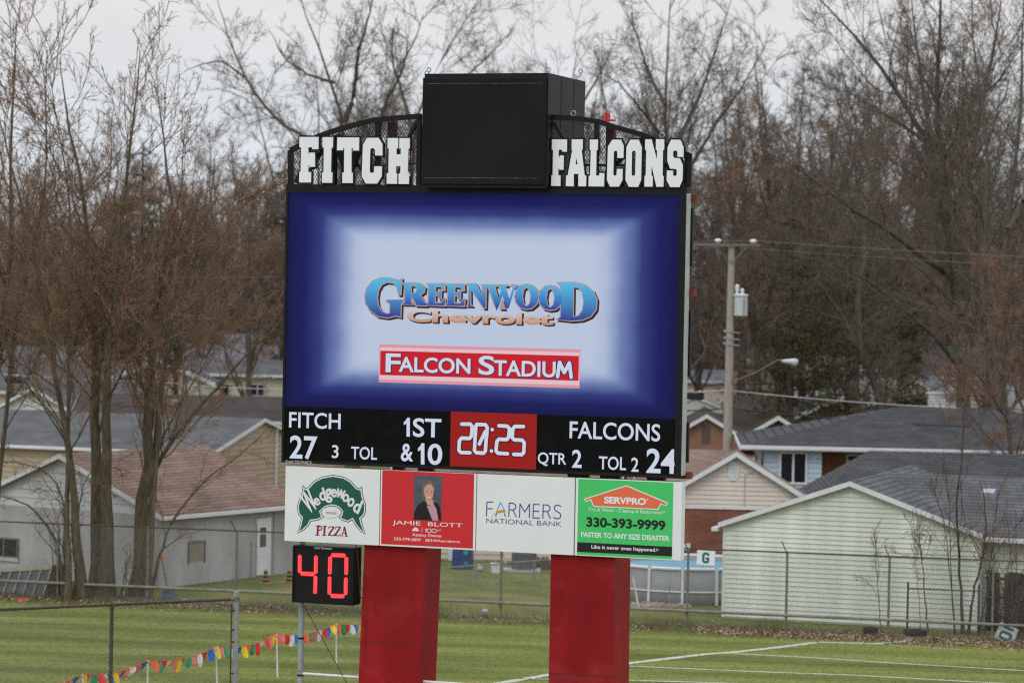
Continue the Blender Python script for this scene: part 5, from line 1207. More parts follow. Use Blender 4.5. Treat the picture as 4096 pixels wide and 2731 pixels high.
for k in range(120):
    p_ = G(rb_.uniform(2530, 2760), rb_.uniform(2410, 2428)); s_ = rb_.uniform(.05, .12); mb.lathe([(.001, -.02), (s_, .0), (s_ * .8, s_ * .6), (.001, s_ * .8)], 6, (p_[0], p_[1]))
tag(mb.build('rubble', mat('pale_rubble', (.34, .28, .24), .9, .4, 9)), 'pale stone rubble at the foot of the pool', 'rubble', kind='stuff')
# low chain link fence in the yard behind
A_, B_ = W(1560, 2280, 99.0), W(2640, 2195, 109.0); ry2, rl2 = frame_of(A_, B_)
zt_ = W(1900, 2258, 99 + 10 * (340 / 1080))[2]
yf = thing('chain_link_fence', 'low pale chain link fence crossing the yard between the red pillars', 'fence', (A_[0], A_[1], 0), ry2)
links(0, rl2, .05, zt_, .09, .11, .0050).build('chain_mesh', M['wire'], yf); mb = MB(); mb.tube([(0, 0, zt_), (rl2, 0, zt_)], .022, 8); mb.build('top_rail', M['wire'], yf)
def yx(px, py):
    d = ray(px, py); n_2 = np.array([-math.sin(ry2), math.cos(ry2), 0]); k_ = ((A_ - CAM) @ n_2) / (d @ n_2); q_ = CAM + d * k_ - A_; return float(q_ @ np.array([math.cos(ry2), math.sin(ry2), 0]))
for px in (1675, 1905, 2136, 2370): u = yx(px, 2330); mb = MB(); mb.tube([(u, 0, -.05), (u, 0, zt_ + .03)], .032, 8); mb.build('post', M['wire'], yf)
# dog-run frame by the mint garage
Dg = 90.2
A_, B_ = W(3628, 2530, 90.3), W(3912, 2535, 90.0); ry3, rl3 = frame_of(A_, B_)
zt_ = W(3640, 2353, 90.3)[2]
dg = thing('chain_link_fence', 'small dark framed chain link panel before the mint garage wall', 'fence', (A_[0], A_[1], 0), ry3)
links(0, rl3, .05, zt_, .09, .11, .0050).build('chain_mesh', M['wire'], dg)
mb = MB(); mb.tube([(0, 0, zt_), (rl3, 0, zt_)], .02, 8); mb.build('top_rail', M['post_dark'], dg)
for u in (0, rl3): mb = MB(); mb.tube([(u, 0, -.05), (u, 0, zt_ + .2)], .032, 8); mb.build('post', M['post_dark'], dg)
# dark wooden fence
wf0, wf1 = W(3942, 2540, 91.6), W(4200, 2560, 90.6); ry4, rl4 = frame_of(wf0, wf1); zt_ = W(3960, 2283, 91.6)[2]
wf = thing('wooden_fence', 'dark brown board fence at the right edge beyond the chain link', 'fence', (wf0[0], wf0[1], 0), ry4)
rb_ = random.Random(2); mb = MB(); x = 0.0; k = 0
while x < rl4:
    if not (.40 < x < .50): mb.box(x, x + .135, 0, .02, .04, zt_ + rb_.uniform(-.03, .03)); 
    x += .14; k += 1
mb.build('panel', M['darkwood'], wf)
mb = MB()
for z in (.4, 1.0, zt_ - .25): mb.box(-.02, rl4, -.05, -.002, z, z + .09)
mb.build('rail', M['darkwood'], wf)
# blue barrel box, white bucket, air conditioner, items by the sand house
def onyard(px, py, D): p_ = W(px, py, D); return np.array([p_[0], p_[1], 0.0])
p_ = onyard(1849, 2312, 108.5); t = thing('storage_bin', 'blue storage bin with green spots by the sand sided house', 'bin', tuple(p_), R(-8)); sc = 108.5 / FPX
mb = MB(); hb_ = 92 * sc; mb.hexa([(-.36, -.3, 0), (.36, -.3, 0), (.36, .3, 0), (-.36, .3, 0)], [(-.33, -.3, hb_), (.35, -.3, hb_), (.35, .3, hb_), (-.33, .3, hb_)]); mb.build('body', mat('blue_plastic', (.012, .045, .19), .5, .35, 3), t, bevel=.03)
mb = MB(); mb.box(-.36, .38, -.33, .33, hb_, hb_ + .06); mb.build('lid', mat('blue_lid', (.02, .09, .27), .5, .2, 3), t, bevel=.02)
mb = MB(); mb.lathe([(.14, hb_ + .06), (.06, hb_ + .18), (.02, hb_ + .28)], 10, (.08, 0)); mb.build('crumpled_bag', M['white'], t)
for cx_, cz_, r_ in ((.16, hb_ * .75, .10), (.17, hb_ * .28, .06)): mb = MB(); mb.poly([(cx_ + r_ * math.cos(a_), cz_ + r_ * math.sin(a_)) for a_ in np.linspace(0, 6.28, 13)[:-1]], -.305); mb.build('spot', mat('green_spot', (.02, .30, .22), .5), t)
p_ = onyard(1983, 2320, 107.0); t = thing('bucket', 'square white tub on the grass right of the blue bin', 'tub', tuple(p_), R(-6)); mb = MB(); mb.hexa([(-.15, -.15, 0), (.15, -.15, 0), (.15, .15, 0), (-.15, .15, 0)], [(-.17, -.17, .32), (.17, -.17, .32), (.17, .17, .32), (-.17, .17, .32)]); mb.build('body', M['white'], t, bevel=.02); mb = MB(); mb.box(-.19, .19, -.19, .19, .32, .36); mb.build('rim', M['white'], t)
p_ = onyard(1915, 2316, 107.5); t = thing('bag', 'crumpled pale bag lying between the blue bin and white tub', 'bag', tuple(p_)); mb = MB(); mb.lathe([(.02, 0), (.16, .04), (.17, .12), (.10, .22), (.03, .27)], 9); mb.build('sack', mat('pale_sack', (.42, .42, .43), .6, .2, 9), t, smooth=True)
p_ = onyard(2095, 2318, 108.0); t = thing('air_conditioner', 'grey drum shaped outdoor unit under the porch between the pillars', 'air conditioner', tuple(p_)); mb = MB(); mb.lathe([(.42, 0), (.45, .1), (.45, .66), (.40, .72), (.05, .74)], 20); mb.build('casing', mat('grey_unit', (.10, .105, .11), .5, .3, 4), t, smooth=False); mb = MB(); mb.box(-.75, .6, -.5, .5, 0, .08); mb.build('slab', M['block'], t)
for k in range(5): mb = MB(); mb.lathe([(.455, .12 + k * .11), (.46, .14 + k * .11)], 20); mb.build('grille_band', M['post'], t)
p_ = onyard(2170, 2312, 109.0); t = thing('firewood_stack', 'small heap of brown logs beside the grey outdoor unit', 'firewood', tuple(p_)); rb_ = random.Random(4)
mb = MB()
for k in range(3):
    for j in range(5 - k): x = -.32 + j * .16 + k * .08; mb.tube([(x, -.3, .08 + k * .14), (x + rb_.uniform(-.03, .03), .3, .08 + k * .14)], .075, 8)
mb.build('logs', mat('log_bark', (.14, .075, .05), .85, .4, 6), t)
p_ = onyard(1941, 2418, 93.0); t = thing('ball', 'grey white ball lying in the grass just behind the rear fence', 'ball', tuple(p_)); mb = MB(); mb.lathe([(.11 * math.sin(a_) + .001, .11 - .11 * math.cos(a_)) for a_ in np.linspace(0, math.pi, 9)], 14); mb.build('skin', mat('grubby_ball', (.42, .41, .40), .6, .3, 9), t, smooth=True); mb = MB(); mb.lathe([(.111, .10), (.111, .12)], 14); mb.build('seam', M['post'], t)
# things along the block garage
def cone(px, py, D, h, label):
    p_ = onyard(px, py, D); t = thing('marker_bollard', label, 'bollard', tuple(p_), 0, 'striped marker bollards by the garage wall')
    n_ = 7; y_ = MB(); k__ = MB()
    for i in range(n_):
        r0 = .145 * (1 - i / n_ * .62); r1 = .145 * (1 - (i + .8) / n_ * .62); (y_ if i % 2 == 0 else k__).lathe([(r0 * .8, h * i / n_), (r0, h * (i + .25) / n_), (r1, h * (i + .75) / n_), (r1 * .7, h * (i + 1) / n_)], 12)
    y_.build('yellow_ring', mat('bollard_yellow', (.42, .22, .03), .6, .3, 5), t); k__.build('black_ring', M['ink_black'], t); mb = MB(); mb.box(-.18, .18, -.18, .18, 0, .04); mb.build('base', mat('bollard_orange', (.40, .13, .03), .6, .3, 5), t)
cone(1062, 2360, 101.5, .50, 'yellow and black striped bollard before the white garage door')
cone(1157, 2356, 102.0, .48, 'yellow and black striped bollard peeking out left of the play clock')
A_, B_ = W(648, 2240, 96.6), W(676, 2352, 96.3); t = thing('snow_shovel', 'snow shovel with orange handle leaning near the thin tree stem', 'shovel', (B_[0], B_[1], 0))
o_ = np.array([B_[0], B_[1], 0]); mb = MB(); mb.tube([A_ - o_, np.array([0, 0, .1])], .018, 6); mb.build('shaft', M['post_dark'], t)
mb = MB(); q_ = A_ - o_; mb.box(q_[0] - .06, q_[0] + .06, q_[1] - .02, q_[1] + .02, q_[2] - .05, q_[2] + .14); mb.build('grip', mat('orange_grip', (.62, .19, .02), .5), t, bevel=.02); mb = MB(); mb.hexa([(-.22, -.12, .02), (.22, -.12, .02), (.2, .1, .25), (-.2, .1, .25)], [(-.22, -.1, .04), (.22, -.1, .04), (.2, .12, .27), (-.2, .12, .27)]); mb.build('blade', mat('blue_blade', (.05, .07, .13), .5), t)
# old tilted window frame / cold frame at the left edge
A_, B_ = W(-40, 2352, 97.0), W(215, 2348, 96.0); ry5, rl5 = frame_of(A_, B_)
cf = thing('cold_frame', 'old white framed glazed crate slumped against the garage at the left edge', 'cold frame', (A_[0], A_[1], 0), ry5); hh = W(200, 2258, 96)[2]
mb = MB(); h0 = W(0, 2272, 97)[2]
def slp(x): return h0 + (hh - h0) * x / rl5
mb.hexa([(-.2, -.05, h0 - .16), (-.2, .0, h0 - .16), (-.2, .0, h0), (-.2, -.05, h0)], [(rl5 - .05, -.05, hh - .14), (rl5 - .05, .0, hh - .14), (rl5 - .05, .0, hh), (rl5 - .05, -.05, hh)])
for k in range(7):
    x = -.1 + k * (rl5 + .0) / 6.4; mb.bar((x - .12, -.03, .06), (x + .16, -.03, slp(x) - .14), .045, .04)
mb.build('frame', mat('mouldy_white', (.46, .45, .40), .7, 0, 3, col2=(.28, .27, .14)), cf)
mb = MB(); mb.hexa([(-.2, .0, .05), (rl5 - .25, .0, .05), (rl5 - .25, .02, .05), (-.2, .02, .05)], [(-.05, .0, h0 - .1), (rl5 - .1, .0, hh - .1), (rl5 - .1, .02, hh - .1), (-.05, .02, h0 - .1)]); mb.build('glazing', mat('dusty_glass', (.14, .16, .17), .5, .4, 2.5), cf)
mb = MB(); mb.hexa([(rl5 - .25, -.05, .0), (rl5 + .05, .0, .0), (rl5 + .05, .5, .0), (rl5 - .25, .5, .0)], [(rl5 - .05, -.05, hh), (rl5 + .18, .0, hh - .04), (rl5 + .18, .5, hh - .04), (rl5 - .05, .5, hh)]); mb.build('rotten_end', mat('rotten_wood', (.055, .038, .02), .9, .5, 6), cf)
# litter
def scrap(px, py, D, label, col, s_):
    p_ = G(px, py); t = thing('litter', label, 'litter', (p_[0], p_[1], 0.01), R(20)); mb = MB(); mb.hexa([(-s_, -s_ * .6, 0), (s_, -s_ * .4, 0), (s_ * .8, s_ * .6, 0), (-s_ * .7, s_ * .7, 0)], [(-s_ * .6, -s_ * .3, s_ * .5), (s_ * .9, -s_ * .3, s_ * .2), (s_ * .6, s_ * .5, s_ * .45), (-s_ * .6, s_ * .4, s_ * .3)]); mb.build('wrapper', mat('scrap_' + str(px), col, .6), t); mb = MB(); mb.box(-s_ * .3, s_ * .5, -.01, .0, s_ * .2, s_ * .7); mb.build('flap', mat('flap_' + str(px), col, .6), t)
scrap(87, 2403, 0, 'red plastic scrap on the leaf litter at far left', (.55, .06, .05), .17)
scrap(735, 2407, 0, 'crumpled blue and white scrap on the grass near the rear fence', (.35, .45, .62), .15)
scrap(490, 2375, 0, 'white scrap among leaves at the foot of the trees', (.6, .58, .58), .13)
for i, (px, py, s_) in enumerate(((3482, 2500, .22), (3660, 2512, .34))):
    p_ = onyard(px, py, 90.0 if i == 0 else 89.6); t = thing('tyre', ['small black tyre lying left of the fence post before the mint garage', 'larger black tyre half sunk in leaves by the chain link panel'][i], 'tyre', (p_[0], p_[1], 0), 0)
    mb = MB(); n_ = 16; mb.lathe([(s_ * .55, .02), (s_, .0), (s_ * 1.05, .1), (s_, .2), (s_ * .6, .2), (s_ * .55, .02)], n_); mb.build('tread', M['ink_black'], t); mb = MB(); mb.lathe([(s_ * .5, .03), (s_ * .54, .15)], n_); mb.build('rim', M['post_dark'], t)

# ================================================================== utility pole, lamp and wires
Du = 128.0
b_ = W(2900, 1810, Du); zp = W(2931, 985, Du)[2]; xt = W(2931, 985, Du)[0]; xm = W(2916, 1500, Du)[0]
up = thing('utility_pole', 'weathered wooden utility pole with transformer can and street lamp arm', 'utility pole', (xm, Du, 0))
rr = 38 * Du / FPX / 2 * 1.0
mb = MB(); mb.tube([(-.02, 0, 0), (0, 0, 5), (0, 0, zp)], [.21, .19, .13], 12); mb.build('shaft', mat('grey_pole_wood', (.37, .33, .285), .85, .35, 9, stretch=(3, 3, .3)), up)
zc = W(2900, 975, Du)[2] - .06
mb = MB(); mb.bar((-1.75, -.18, zc), (1.2, -.18, zc + .02), .11, .10); mb.bar((-.75, -.18, zc - .05), (-.02, -.16, zc - .75), .04, .03); mb.bar((.65, -.18, zc - .05), (.02, -.16, zc - .75), .04, .03); mb.build('crossarm', M['post'], up)
for px in (2871, 3012):
    x = W(px, 968, Du)[0] - xm; mb = MB(); mb.lathe([(.04, zc + .05), (.07, zc + .10), (.14, zc + .14), (.16, zc + .19), (.10, zc + .25), (.04, zc + .27)], 12, (x, -.18)); mb.build('insulator', M['white'], up)
x = W(2963, 1200, Du)[0] - xm; z0 = W(2963, 1262, Du)[2]; z1 = W(2963, 1185, Du)[2]
mb = MB(); mb.lathe([(.02, z0), (.29, z0), (.29, z1), (.33, z1 + .01), (.33, z1 + .05), (.26, z1 + .1), (.02, z1 + .12)], 20, (x, -.1)); tr = mb.build('transformer', mat('pale_green_can', (.50, .56, .54), .5, .08, 2), up)
for dx_, h in ((-.17, .42), (.05, .25)): mb = MB(); mb.lathe([(.05, z1 + .08), (.08, z1 + .12), (.05, z1 + .17), (.08, z1 + .22), (.10, z1 + h), (.03, z1 + h + .1)], 8, (x + dx_, -.1)); mb.build('bushing', M['white'], tr)
mb = MB(); mb.tube([(x + .1, -.4, z0 + .03), (x + .12, -.4, z1 - .1)], .015, 5); mb.build('ground_lead', M['post'], tr)
for py in (1325, 1352, 1375):
    z = W(2920, py, Du)[2]; mb = MB(); mb.bar((-.1, -.2, z), (.42, -.2, z - .06), .04, .03); mb.lathe([(.03, z - .06), (.06, z), (.03, z + .06)], 8, (-.22, -.15)); mb.build('bracket', M['galv'], up)
A_, B_ = W(2930, 1528, Du), W(3122, 1440, Du - 1); lo = np.array([xm, Du, 0]); A_ = A_ - lo; B_ = B_ - lo
mb = MB(); mb.tube([(.1, -.1, A_[2]), (A_[0] + .9, -.6, A_[2] + .42), tuple(B_ + np.array([-.1, 0, .0])), tuple(B_ + np.array([.3, 0, 0]))], .035, 7); mb.build('lamp_arm', mat('rust_arm', (.24, .12, .09), .6, .3, 6), up)
mb = MB(); c0 = B_ + np.array([.45, 0, -.03])
rings = [(-.42, .04), (-.28, .09), (0, .14), (.16, .155), (.27, .12), (.31, .02)]; o_ = len(mb.v)
for dx_, r_ in rings:
    for k in range(12): th_ = 2 * math.pi * k / 12; mb.v.append((c0[0] + dx_, c0[1] + r_ * math.cos(th_), c0[2] + r_ * math.sin(th_) * (.7 if math.sin(th_) > 0 else 1.1 + .4 * (dx_ > 0))))
for i in range(len(rings) - 1):
    for k in range(12): mb.f.append((o_ + i * 12 + k, o_ + i * 12 + (k + 1) % 12, o_ + (i + 1) * 12 + (k + 1) % 12, o_ + (i + 1) * 12 + k)); mb.m.append(0)
mb.build('lamp_head', mat('lamp_grey_white', (.58, .60, .60), .4, .1, 3), up, smooth=True)
def wire(label, pts, r=.012, m_=None, sag=0.0):
    P = [np.asarray(W(*p_), float) for p_ in pts]; path = []
    for a_, c_ in zip(P[:-1], P[1:]):
        for k in range(12): s_ = k / 12; path.append(a_ + (c_ - a_) * s_ - np.array([0, 0, sag * 4 * s_ * (1 - s_)]))
    path.append(P[-1]); o0_ = path[0].copy()
    mb_ = MB(); mb_.tube([q_ - o0_ for q_ in path], r, 5); o_ = mb_.build('overhead_wire', m_ or M['wire']); o_.location = tuple(o0_); tag(o_, label, 'wire', 'overhead wires in the back streets')
M['wire_black'] = mat('black_cable', (.02, .02, .022), .6)
M['wire_pale'] = mat('pale_cable', (.42, .40, .38), .6)
wire('pale thick cable sloping from the utility pole toward the right tree', [(2935, 1563, 127.8), (3840, 1632, 118)], .022, M['wire_pale'], .08)
wire('pale thick cable from the scoreboard edge to the utility pole', [(2560, 1572, 134), (2905, 1560, 128.2)], .028, M['wire_pale'], .05)
wire('black cable below the pale one running right from the utility pole', [(2930, 1632, 127.8), (3880, 1705, 119)], .030, M['wire_black'], .12)
wire('black cable reaching the utility pole from behind the scoreboard', [(2560, 1634, 134), (2905, 1632, 128.2)], .030, M['wire_black'], .1)
wire('thin upper wire over the insulators running to the right', [(2500, 985, 135), (2871, 960, 127.9), (3012, 962, 127.8), (4150, 1030, 116)], .008, M['wire'], .04)
wire('thin lower wire crossing behind the right trees', [(2500, 1003, 136), (2900, 985, 128.3), (4150, 1065, 118)], .007, M['wire'], .05)
wire('pale wire crossing in front of the left roofs', [(-80, 1487, 140), (620, 1525, 137), (1200, 1556, 134)], .020, M['wire_pale'], .1)
wire('higher faint wire across the left trees', [(-80, 1075, 150), (1200, 1105, 146)], .008, M['wire'], .2)
def drop_box(px, py, D, label):
    p_ = W(px, py, D); t = thing('cable_box', label, 'cable box', tuple(p_)); mb = MB(); mb.box(-.38, .38, -.1, .1, -.2, .12); mb.build('case', M['ink_black'], t, bevel=.04); mb = MB()
    for x in (-.2, .2): mb.lathe([(.05, .1), (.07, .15), (.02, .22)], 8, (x, 0))
    mb.build('clip', M['galv'], t)
drop_box(2781, 1580, 130, 'black splice box hung on the pale cable left of the utility pole')
drop_box(55, 1515, 139, 'dark splice box hung on the wire at the left edge')
# ================================================================== trees
def bark(name, c1, c2, sc=5): return mat(name, c1, .9, 0, sc, col2=c2, bump=.4, bscale=18, stretch=(2.2, 2.2, .45), spec=.15)
M['bark_olive'] = bark('bark_olive_grey', (.150, .125, .085), (.070, .056, .036))
M['bark_grey'] = bark('bark_grey', (.135, .118, .096), (.060, .052, .042))
M['bark_dark'] = bark('bark_dark', (.085, .072, .058), (.040, .033, .027))
M['twig_red'] = mat('twig_reddish', (.235, .150, .104), .85, .35, 2.0, spec=.1)
M['twig_grey'] = mat('twig_greyish', (.165, .132, .105), .85, .35, 2.0, spec=.1)
M['twig_dark'] = mat('twig_dark', (.090, .068, .054), .85, .35, 2.0, spec=.1)
M['bud'] = mat('bud_rust', (.36, .165, .080), .8, .35, 3.0, spec=.1)
M['bud_dull'] = mat('bud_dull', (.20, .125, .085), .8, .35, 3.0, spec=.1)
def norm(a): return a / np.maximum(np.linalg.norm(a, axis=-1, keepdims=True), 1e-9)
def tubes_mesh(name, sets, mats, parent):
    """sets: list of (P (N,K,3), R (N,K), sides, material index) -> one mesh"""
    V, Fs, Ms = [], [], []; o = 0
    for P, Rr, n, mi in sets:
        N, K, _ = P.shape
        T = np.empty_like(P); T[:, 1:-1] = P[:, 2:] - P[:, :-2]; T[:, 0] = P[:, 1] - P[:, 0]; T[:, -1] = P[:, -1] - P[:, -2]; T = norm(T)
        h = np.where(np.abs(T[..., 2:3]) < .9, np.array([0, 0, 1.0]), np.array([1.0, 0, 0])); A = norm(np.cross(T, h)); B = np.cross(T, A)
        th = np.arange(n) * 2 * math.pi / n
        ring = P[:, :, None] + Rr[:, :, None, None] * (np.cos(th)[None, None, :, None] * A[:, :, None] + np.sin(th)[None, None, :, None] * B[:, :, None])
        V.append(ring.reshape(-1, 3))
        idx = o + np.arange(N * K * n).reshape(N, K, n); nx = np.roll(idx, -1, axis=2)
        q = np.stack([idx[:, :-1], nx[:, :-1], nx[:, 1:], idx[:, 1:]], -1).reshape(-1, 4); Fs.append(q); Ms.append(np.full(len(q), mi)); o += N * K * n
    V = np.concatenate(V).astype(np.float32); Fs = np.concatenate(Fs).astype(np.int32); Ms = np.concatenate(Ms).astype(np.int32)
    me = bpy.data.meshes.new(name); me.vertices.add(len(V)); me.vertices.foreach_set('co', V.ravel())
    me.loops.add(Fs.size); me.loops.foreach_set('vertex_index', Fs.ravel()); me.polygons.add(len(Fs))
    me.polygons.foreach_set('loop_start', np.arange(len(Fs), dtype=np.int32) * 4)
    for m_ in mats: me.materials.append(m_)
    me.polygons.foreach_set('material_index', Ms); me.polygons.foreach_set('use_smooth', np.ones(len(Fs), bool)); me.update(calc_edges=True)
    ob = bpy.data.objects.new(name, me); C.objects.link(ob)
    if parent: ob.parent = parent
    return ob
def resample(pts, K):
    pts = np.asarray(pts, float); s = np.concatenate([[0], np.cumsum(np.linalg.norm(np.diff(pts, axis=0), axis=1))]); t = np.linspace(0, s[-1], K)
    # smooth: catmull-like through a fine linear resample then blur
    q = np.stack([np.interp(t, s, pts[:, i]) for i in range(3)], 1)
    for _ in range(2): q[1:-1] = .25 * q[:-2] + .5 * q[1:-1] + .25 * q[2:]
    return q
def children(P, Rr, rng, n, t0, t1, lenf, ang, K, up, wand, rf, rmin, lmin=.15, shape=.65, fixed=None):
    N, K0, _ = P.shape
    plen = np.linalg.norm(np.diff(P, axis=1), axis=2).sum(1)
    t = rng.uniform(t0, t1, (N, n)); f = t * (K0 - 1); i = np.minimum(f.astype(int), K0 - 2); fr = (f - i)[..., None]
    ar = np.arange(N)[:, None]
    base = P[ar, i] * (1 - fr) + P[ar, i + 1] * fr; tan = norm(P[ar, i + 1] - P[ar, i]); rad = Rr[ar, i] * (1 - fr[..., 0]) + Rr[ar, i + 1] * fr[..., 0]
    rv = rng.normal(size=base.shape); perp = norm(rv - (rv * tan).sum(-1, keepdims=True) * tan)
    a = np.radians(rng.normal(ang, ang * .22, (N, n)))[..., None]
    d = norm(np.cos(a) * tan + np.sin(a) * perp + np.array([0, 0, up * .35]))
    ln = (fixed if fixed is not None else plen[:, None] * lenf) * (1.12 - shape * t) * rng.uniform(.65, 1.3, (N, n)); ln = np.maximum(ln, lmin)
    r0 = np.maximum(rad * rf * rng.uniform(.7, 1.0, (N, n)), rmin)
    ref = np.percentile(plen, 85); keep = (rng.random((N, n)) < np.clip(plen / ref, .12, 1)[:, None]).ravel()
    base = base.reshape(-1, 3)[keep]; d = d.reshape(-1, 3)[keep]; ln = ln.ravel()[keep]; r0 = r0.ravel()[keep]; M_ = len(base)
    Q = np.empty((M_, K, 3)); Q[:, 0] = base; st = (ln / (K - 1))[:, None]
    for k in range(1, K):
        d = norm(d + rng.normal(size=d.shape) * wand + np.array([0, 0, up * .16])); Q[:, k] = Q[:, k - 1] + d * st
    tp = np.linspace(1, .38, K)[None]
    return Q, np.maximum(r0[:, None] * tp, rmin * .8)
def buds(P, rng, per, size):
    """small clusters along twigs, as short fat stubs"""
    N, K, _ = P.shape; pick = rng.random(N) < per; Q = P[pick]; t = rng.uniform(.3, 1, len(Q)); f = t * (K - 1); i = np.minimum(f.astype(int), K - 2)
    b = Q[np.arange(len(Q)), i]; d = norm(rng.normal(size=b.shape)); s = rng.uniform(.6, 1.4, (len(b), 1)) * size
    return np.stack([b - d * s * .5, b, b + d * s * .5], 1), np.stack([s[:, 0] * .15, s[:, 0] * .38, s[:, 0] * .12], 1)
def tree(label, stems, seed, mats, cfg, loc_=(0, 0, 0), group=None, name='bare_tree', budrate=0.0, budsize=.05):
    """stems: list of (points, r0, r1). cfg: list of per level dicts"""
    rng = np.random.default_rng(seed); lo = np.array(loc_, float)
    t = thing(name, label, 'tree', tuple(lo), 0, group)
    K = 16; S = np.stack([resample(np.asarray(p, float) - lo, K) for p, _, _ in stems]); S[:, 1:] += rng.normal(size=S[:, 1:].shape) * (.012 + .024 * np.minimum(1, np.array([r0 for _, r0, _ in stems]) / .25))[:, None, None]
    u = np.linspace(0, 1, K)[None]; SR = np.stack([r0 + (min(r1, .014) - r0) * np.linspace(0, 1, K) ** .72 for _, r0, r1 in stems])
    flare = 1 + .45 * np.exp(-u * 16); SR = SR * np.where(np.array([p[0][2] < .5 for p, _, _ in stems])[:, None], flare, 1)
    lv = [(S, SR)]
    wood = [(S, SR, 10, 0)]; tw = []
    for li, c in enumerate(cfg):
        src = lv[-1]
        q = children(*src, rng, **c); lv.append(q)
        if li == 0: wood.append((q[0], q[1], 6, 0))
        elif li == 1: tw.append((q[0], q[1], 4, 1))
        else: tw.append((q[0], q[1], 3, 1))
        if li == 0: # sub-leaders: also grow second-level twigs straight on the stems
            pass
    if budrate:
        for src in lv[-2:]:
            b = buds(src[0], rng, budrate, budsize); tw.append((b[0], b[1], 4, 2))
    tubes_mesh('trunk', wood, [mats[0]], t); tubes_mesh('crown', tw, [mats[0], mats[1], mats[2]], t)
    return t
def stem(pts, D, r0, r1, dj=0.0):
    n = len(pts); return ([W(p[0], p[1], D + dj * i / max(n - 1, 1)) for i, p in enumerate(pts)], r0, r1)
def ground_it(s):      # run the first point down to the ground
    p = s[0]; b = p[0].copy(); p[0] = np.array([b[0], b[1], -.1]); return s
def L_(n, t0, lenf, ang, K=5, up=.3, wand=.16, rf=.55, rmin=.008, t1=.995, **k): return dict(n=n, t0=t0, t1=t1, lenf=lenf, ang=ang, K=K, up=up, wand=wand, rf=rf, rmin=rmin, **k)
CF = [L_(24, .28, .30, 44, 11, .34, .10, .40, .014), L_(10, .12, .44, 42, 7, .30, .12, .48, .0090), L_(7, .08, .46, 42, 5, .26, .13, .6, .0064), L_(3, .15, .45, 44, 3, .22, .14, .7, .0052, lmin=.16)]
mats_l = [M['bark_olive'], M['twig_red'], M['bud']]; mats_r = [M['bark_grey'], M['twig_grey'], M['bud_dull']]
# ---- clump by the block garage
Dl = 96.5
def LT(label, stems, seed, cfg=CF, **k):
    st_ = [ground_it(s) for s in stems]; b = st_[0][0][0]
    return tree(label, st_, seed, mats_l, cfg, (b[0], b[1], 0), 'bare trees in front of the block garage', budrate=.7, budsize=.036, **k)
LT('thick bare tree forking into two upright stems before the block garage', [stem([(390, 2400), (400, 2200), (386, 1900), (376, 1600), (388, 1300), (362, 1000), (310, 700), (262, 430), (240, 250)], Dl, .27, .035, 1.5),
   stem([(424, 2400), (430, 2050), (420, 1700), (432, 1450), (442, 1200), (480, 900), (520, 620), (545, 350), (560, 200)], Dl - .3, .25, .03, -2.0)], 1)
LT('bare tree leaning left beside the double stemmed trunk', [stem([(330, 2400), (308, 2100), (282, 1800), (245, 1600), (195, 1430), (170, 1200), (110, 900), (40, 650), (-20, 400)], Dl - 1.2, .17, .03, -2),
   stem([(282, 1800), (272, 1500), (276, 1250), (300, 950), (270, 700), (225, 480), (200, 300)], Dl - 1.6, .10, .03, 2)], 2)
LT('stout bare tree with one limb sweeping up to the right', [stem([(552, 2400), (572, 2050), (590, 1750), (602, 1450), (612, 1230), (672, 1000), (700, 780), (665, 560), (640, 420)], Dl + .5, .29, .035, 1),
   stem([(574, 2060), (620, 1850), (700, 1730), (800, 1620), (900, 1520), (1010, 1390), (1110, 1310), (1190, 1210)], Dl + .3, .13, .03, -3),
   stem([(590, 1760), (635, 1600), (650, 1400), (730, 1200), (800, 980), (850, 780), (860, 640)], Dl + .5, .15, .03, 3)], 3)
LT('slim pale grey stem standing right of the stout bare tree', [stem([(592, 2400), (606, 2150), (618, 1950), (636, 1700), (655, 1480), (690, 1300), (790, 1100), (900, 900), (980, 760)], Dl - .8, .105, .025, 1)], 4)
LT('young bare tree slanting right from the garage foot', [stem([(600, 2330), (640, 2200), (690, 2080), (745, 2000), (830, 1900), (930, 1850), (1050, 1740)], Dl - .4, .07, .02, 1)], 5, [L_(10, .25, .3, 45, 7, .1, .18, .5, .009), L_(7, .1, .5, 45, 5, 0, .2, .5, .007), L_(4, .1, .5, 45, 3, 0, .2, .6, .006)])
LT('low arching bare tree with drooping limbs at the left edge', [stem([(255, 2400), (235, 2180), (180, 2080), (120, 2020), (50, 1990), (-40, 1985)], Dl - .6, .08, .02, -1), stem([(262, 2250), (255, 1950), (190, 1880), (80, 1840), (-30, 1850)], Dl - .3, .06, .02, 1),
   stem([(300, 2000), (330, 1900), (420, 1850), (520, 1890)], Dl - 1, .04, .015)], 6, [L_(10, .2, .35, 45, 7, -.1, .18, .5, .009), L_(7, .1, .5, 45, 5, -.1, .2, .5, .007), L_(4, .1, .5, 45, 3, -.1, .2, .6, .006)])
LT('tall bare tree rising at the very left edge of the picture', [stem([(-70, 2400), (-60, 2000), (-30, 1600), (20, 1200), (60, 900), (40, 560), (60, 250), (70, 80)], Dl + 2, .22, .03, 1), stem([(-30, 1600), (60, 1250), (150, 950), (200, 640), (170, 350), (190, 200)], Dl + 2, .12, .03, -2)], 7)
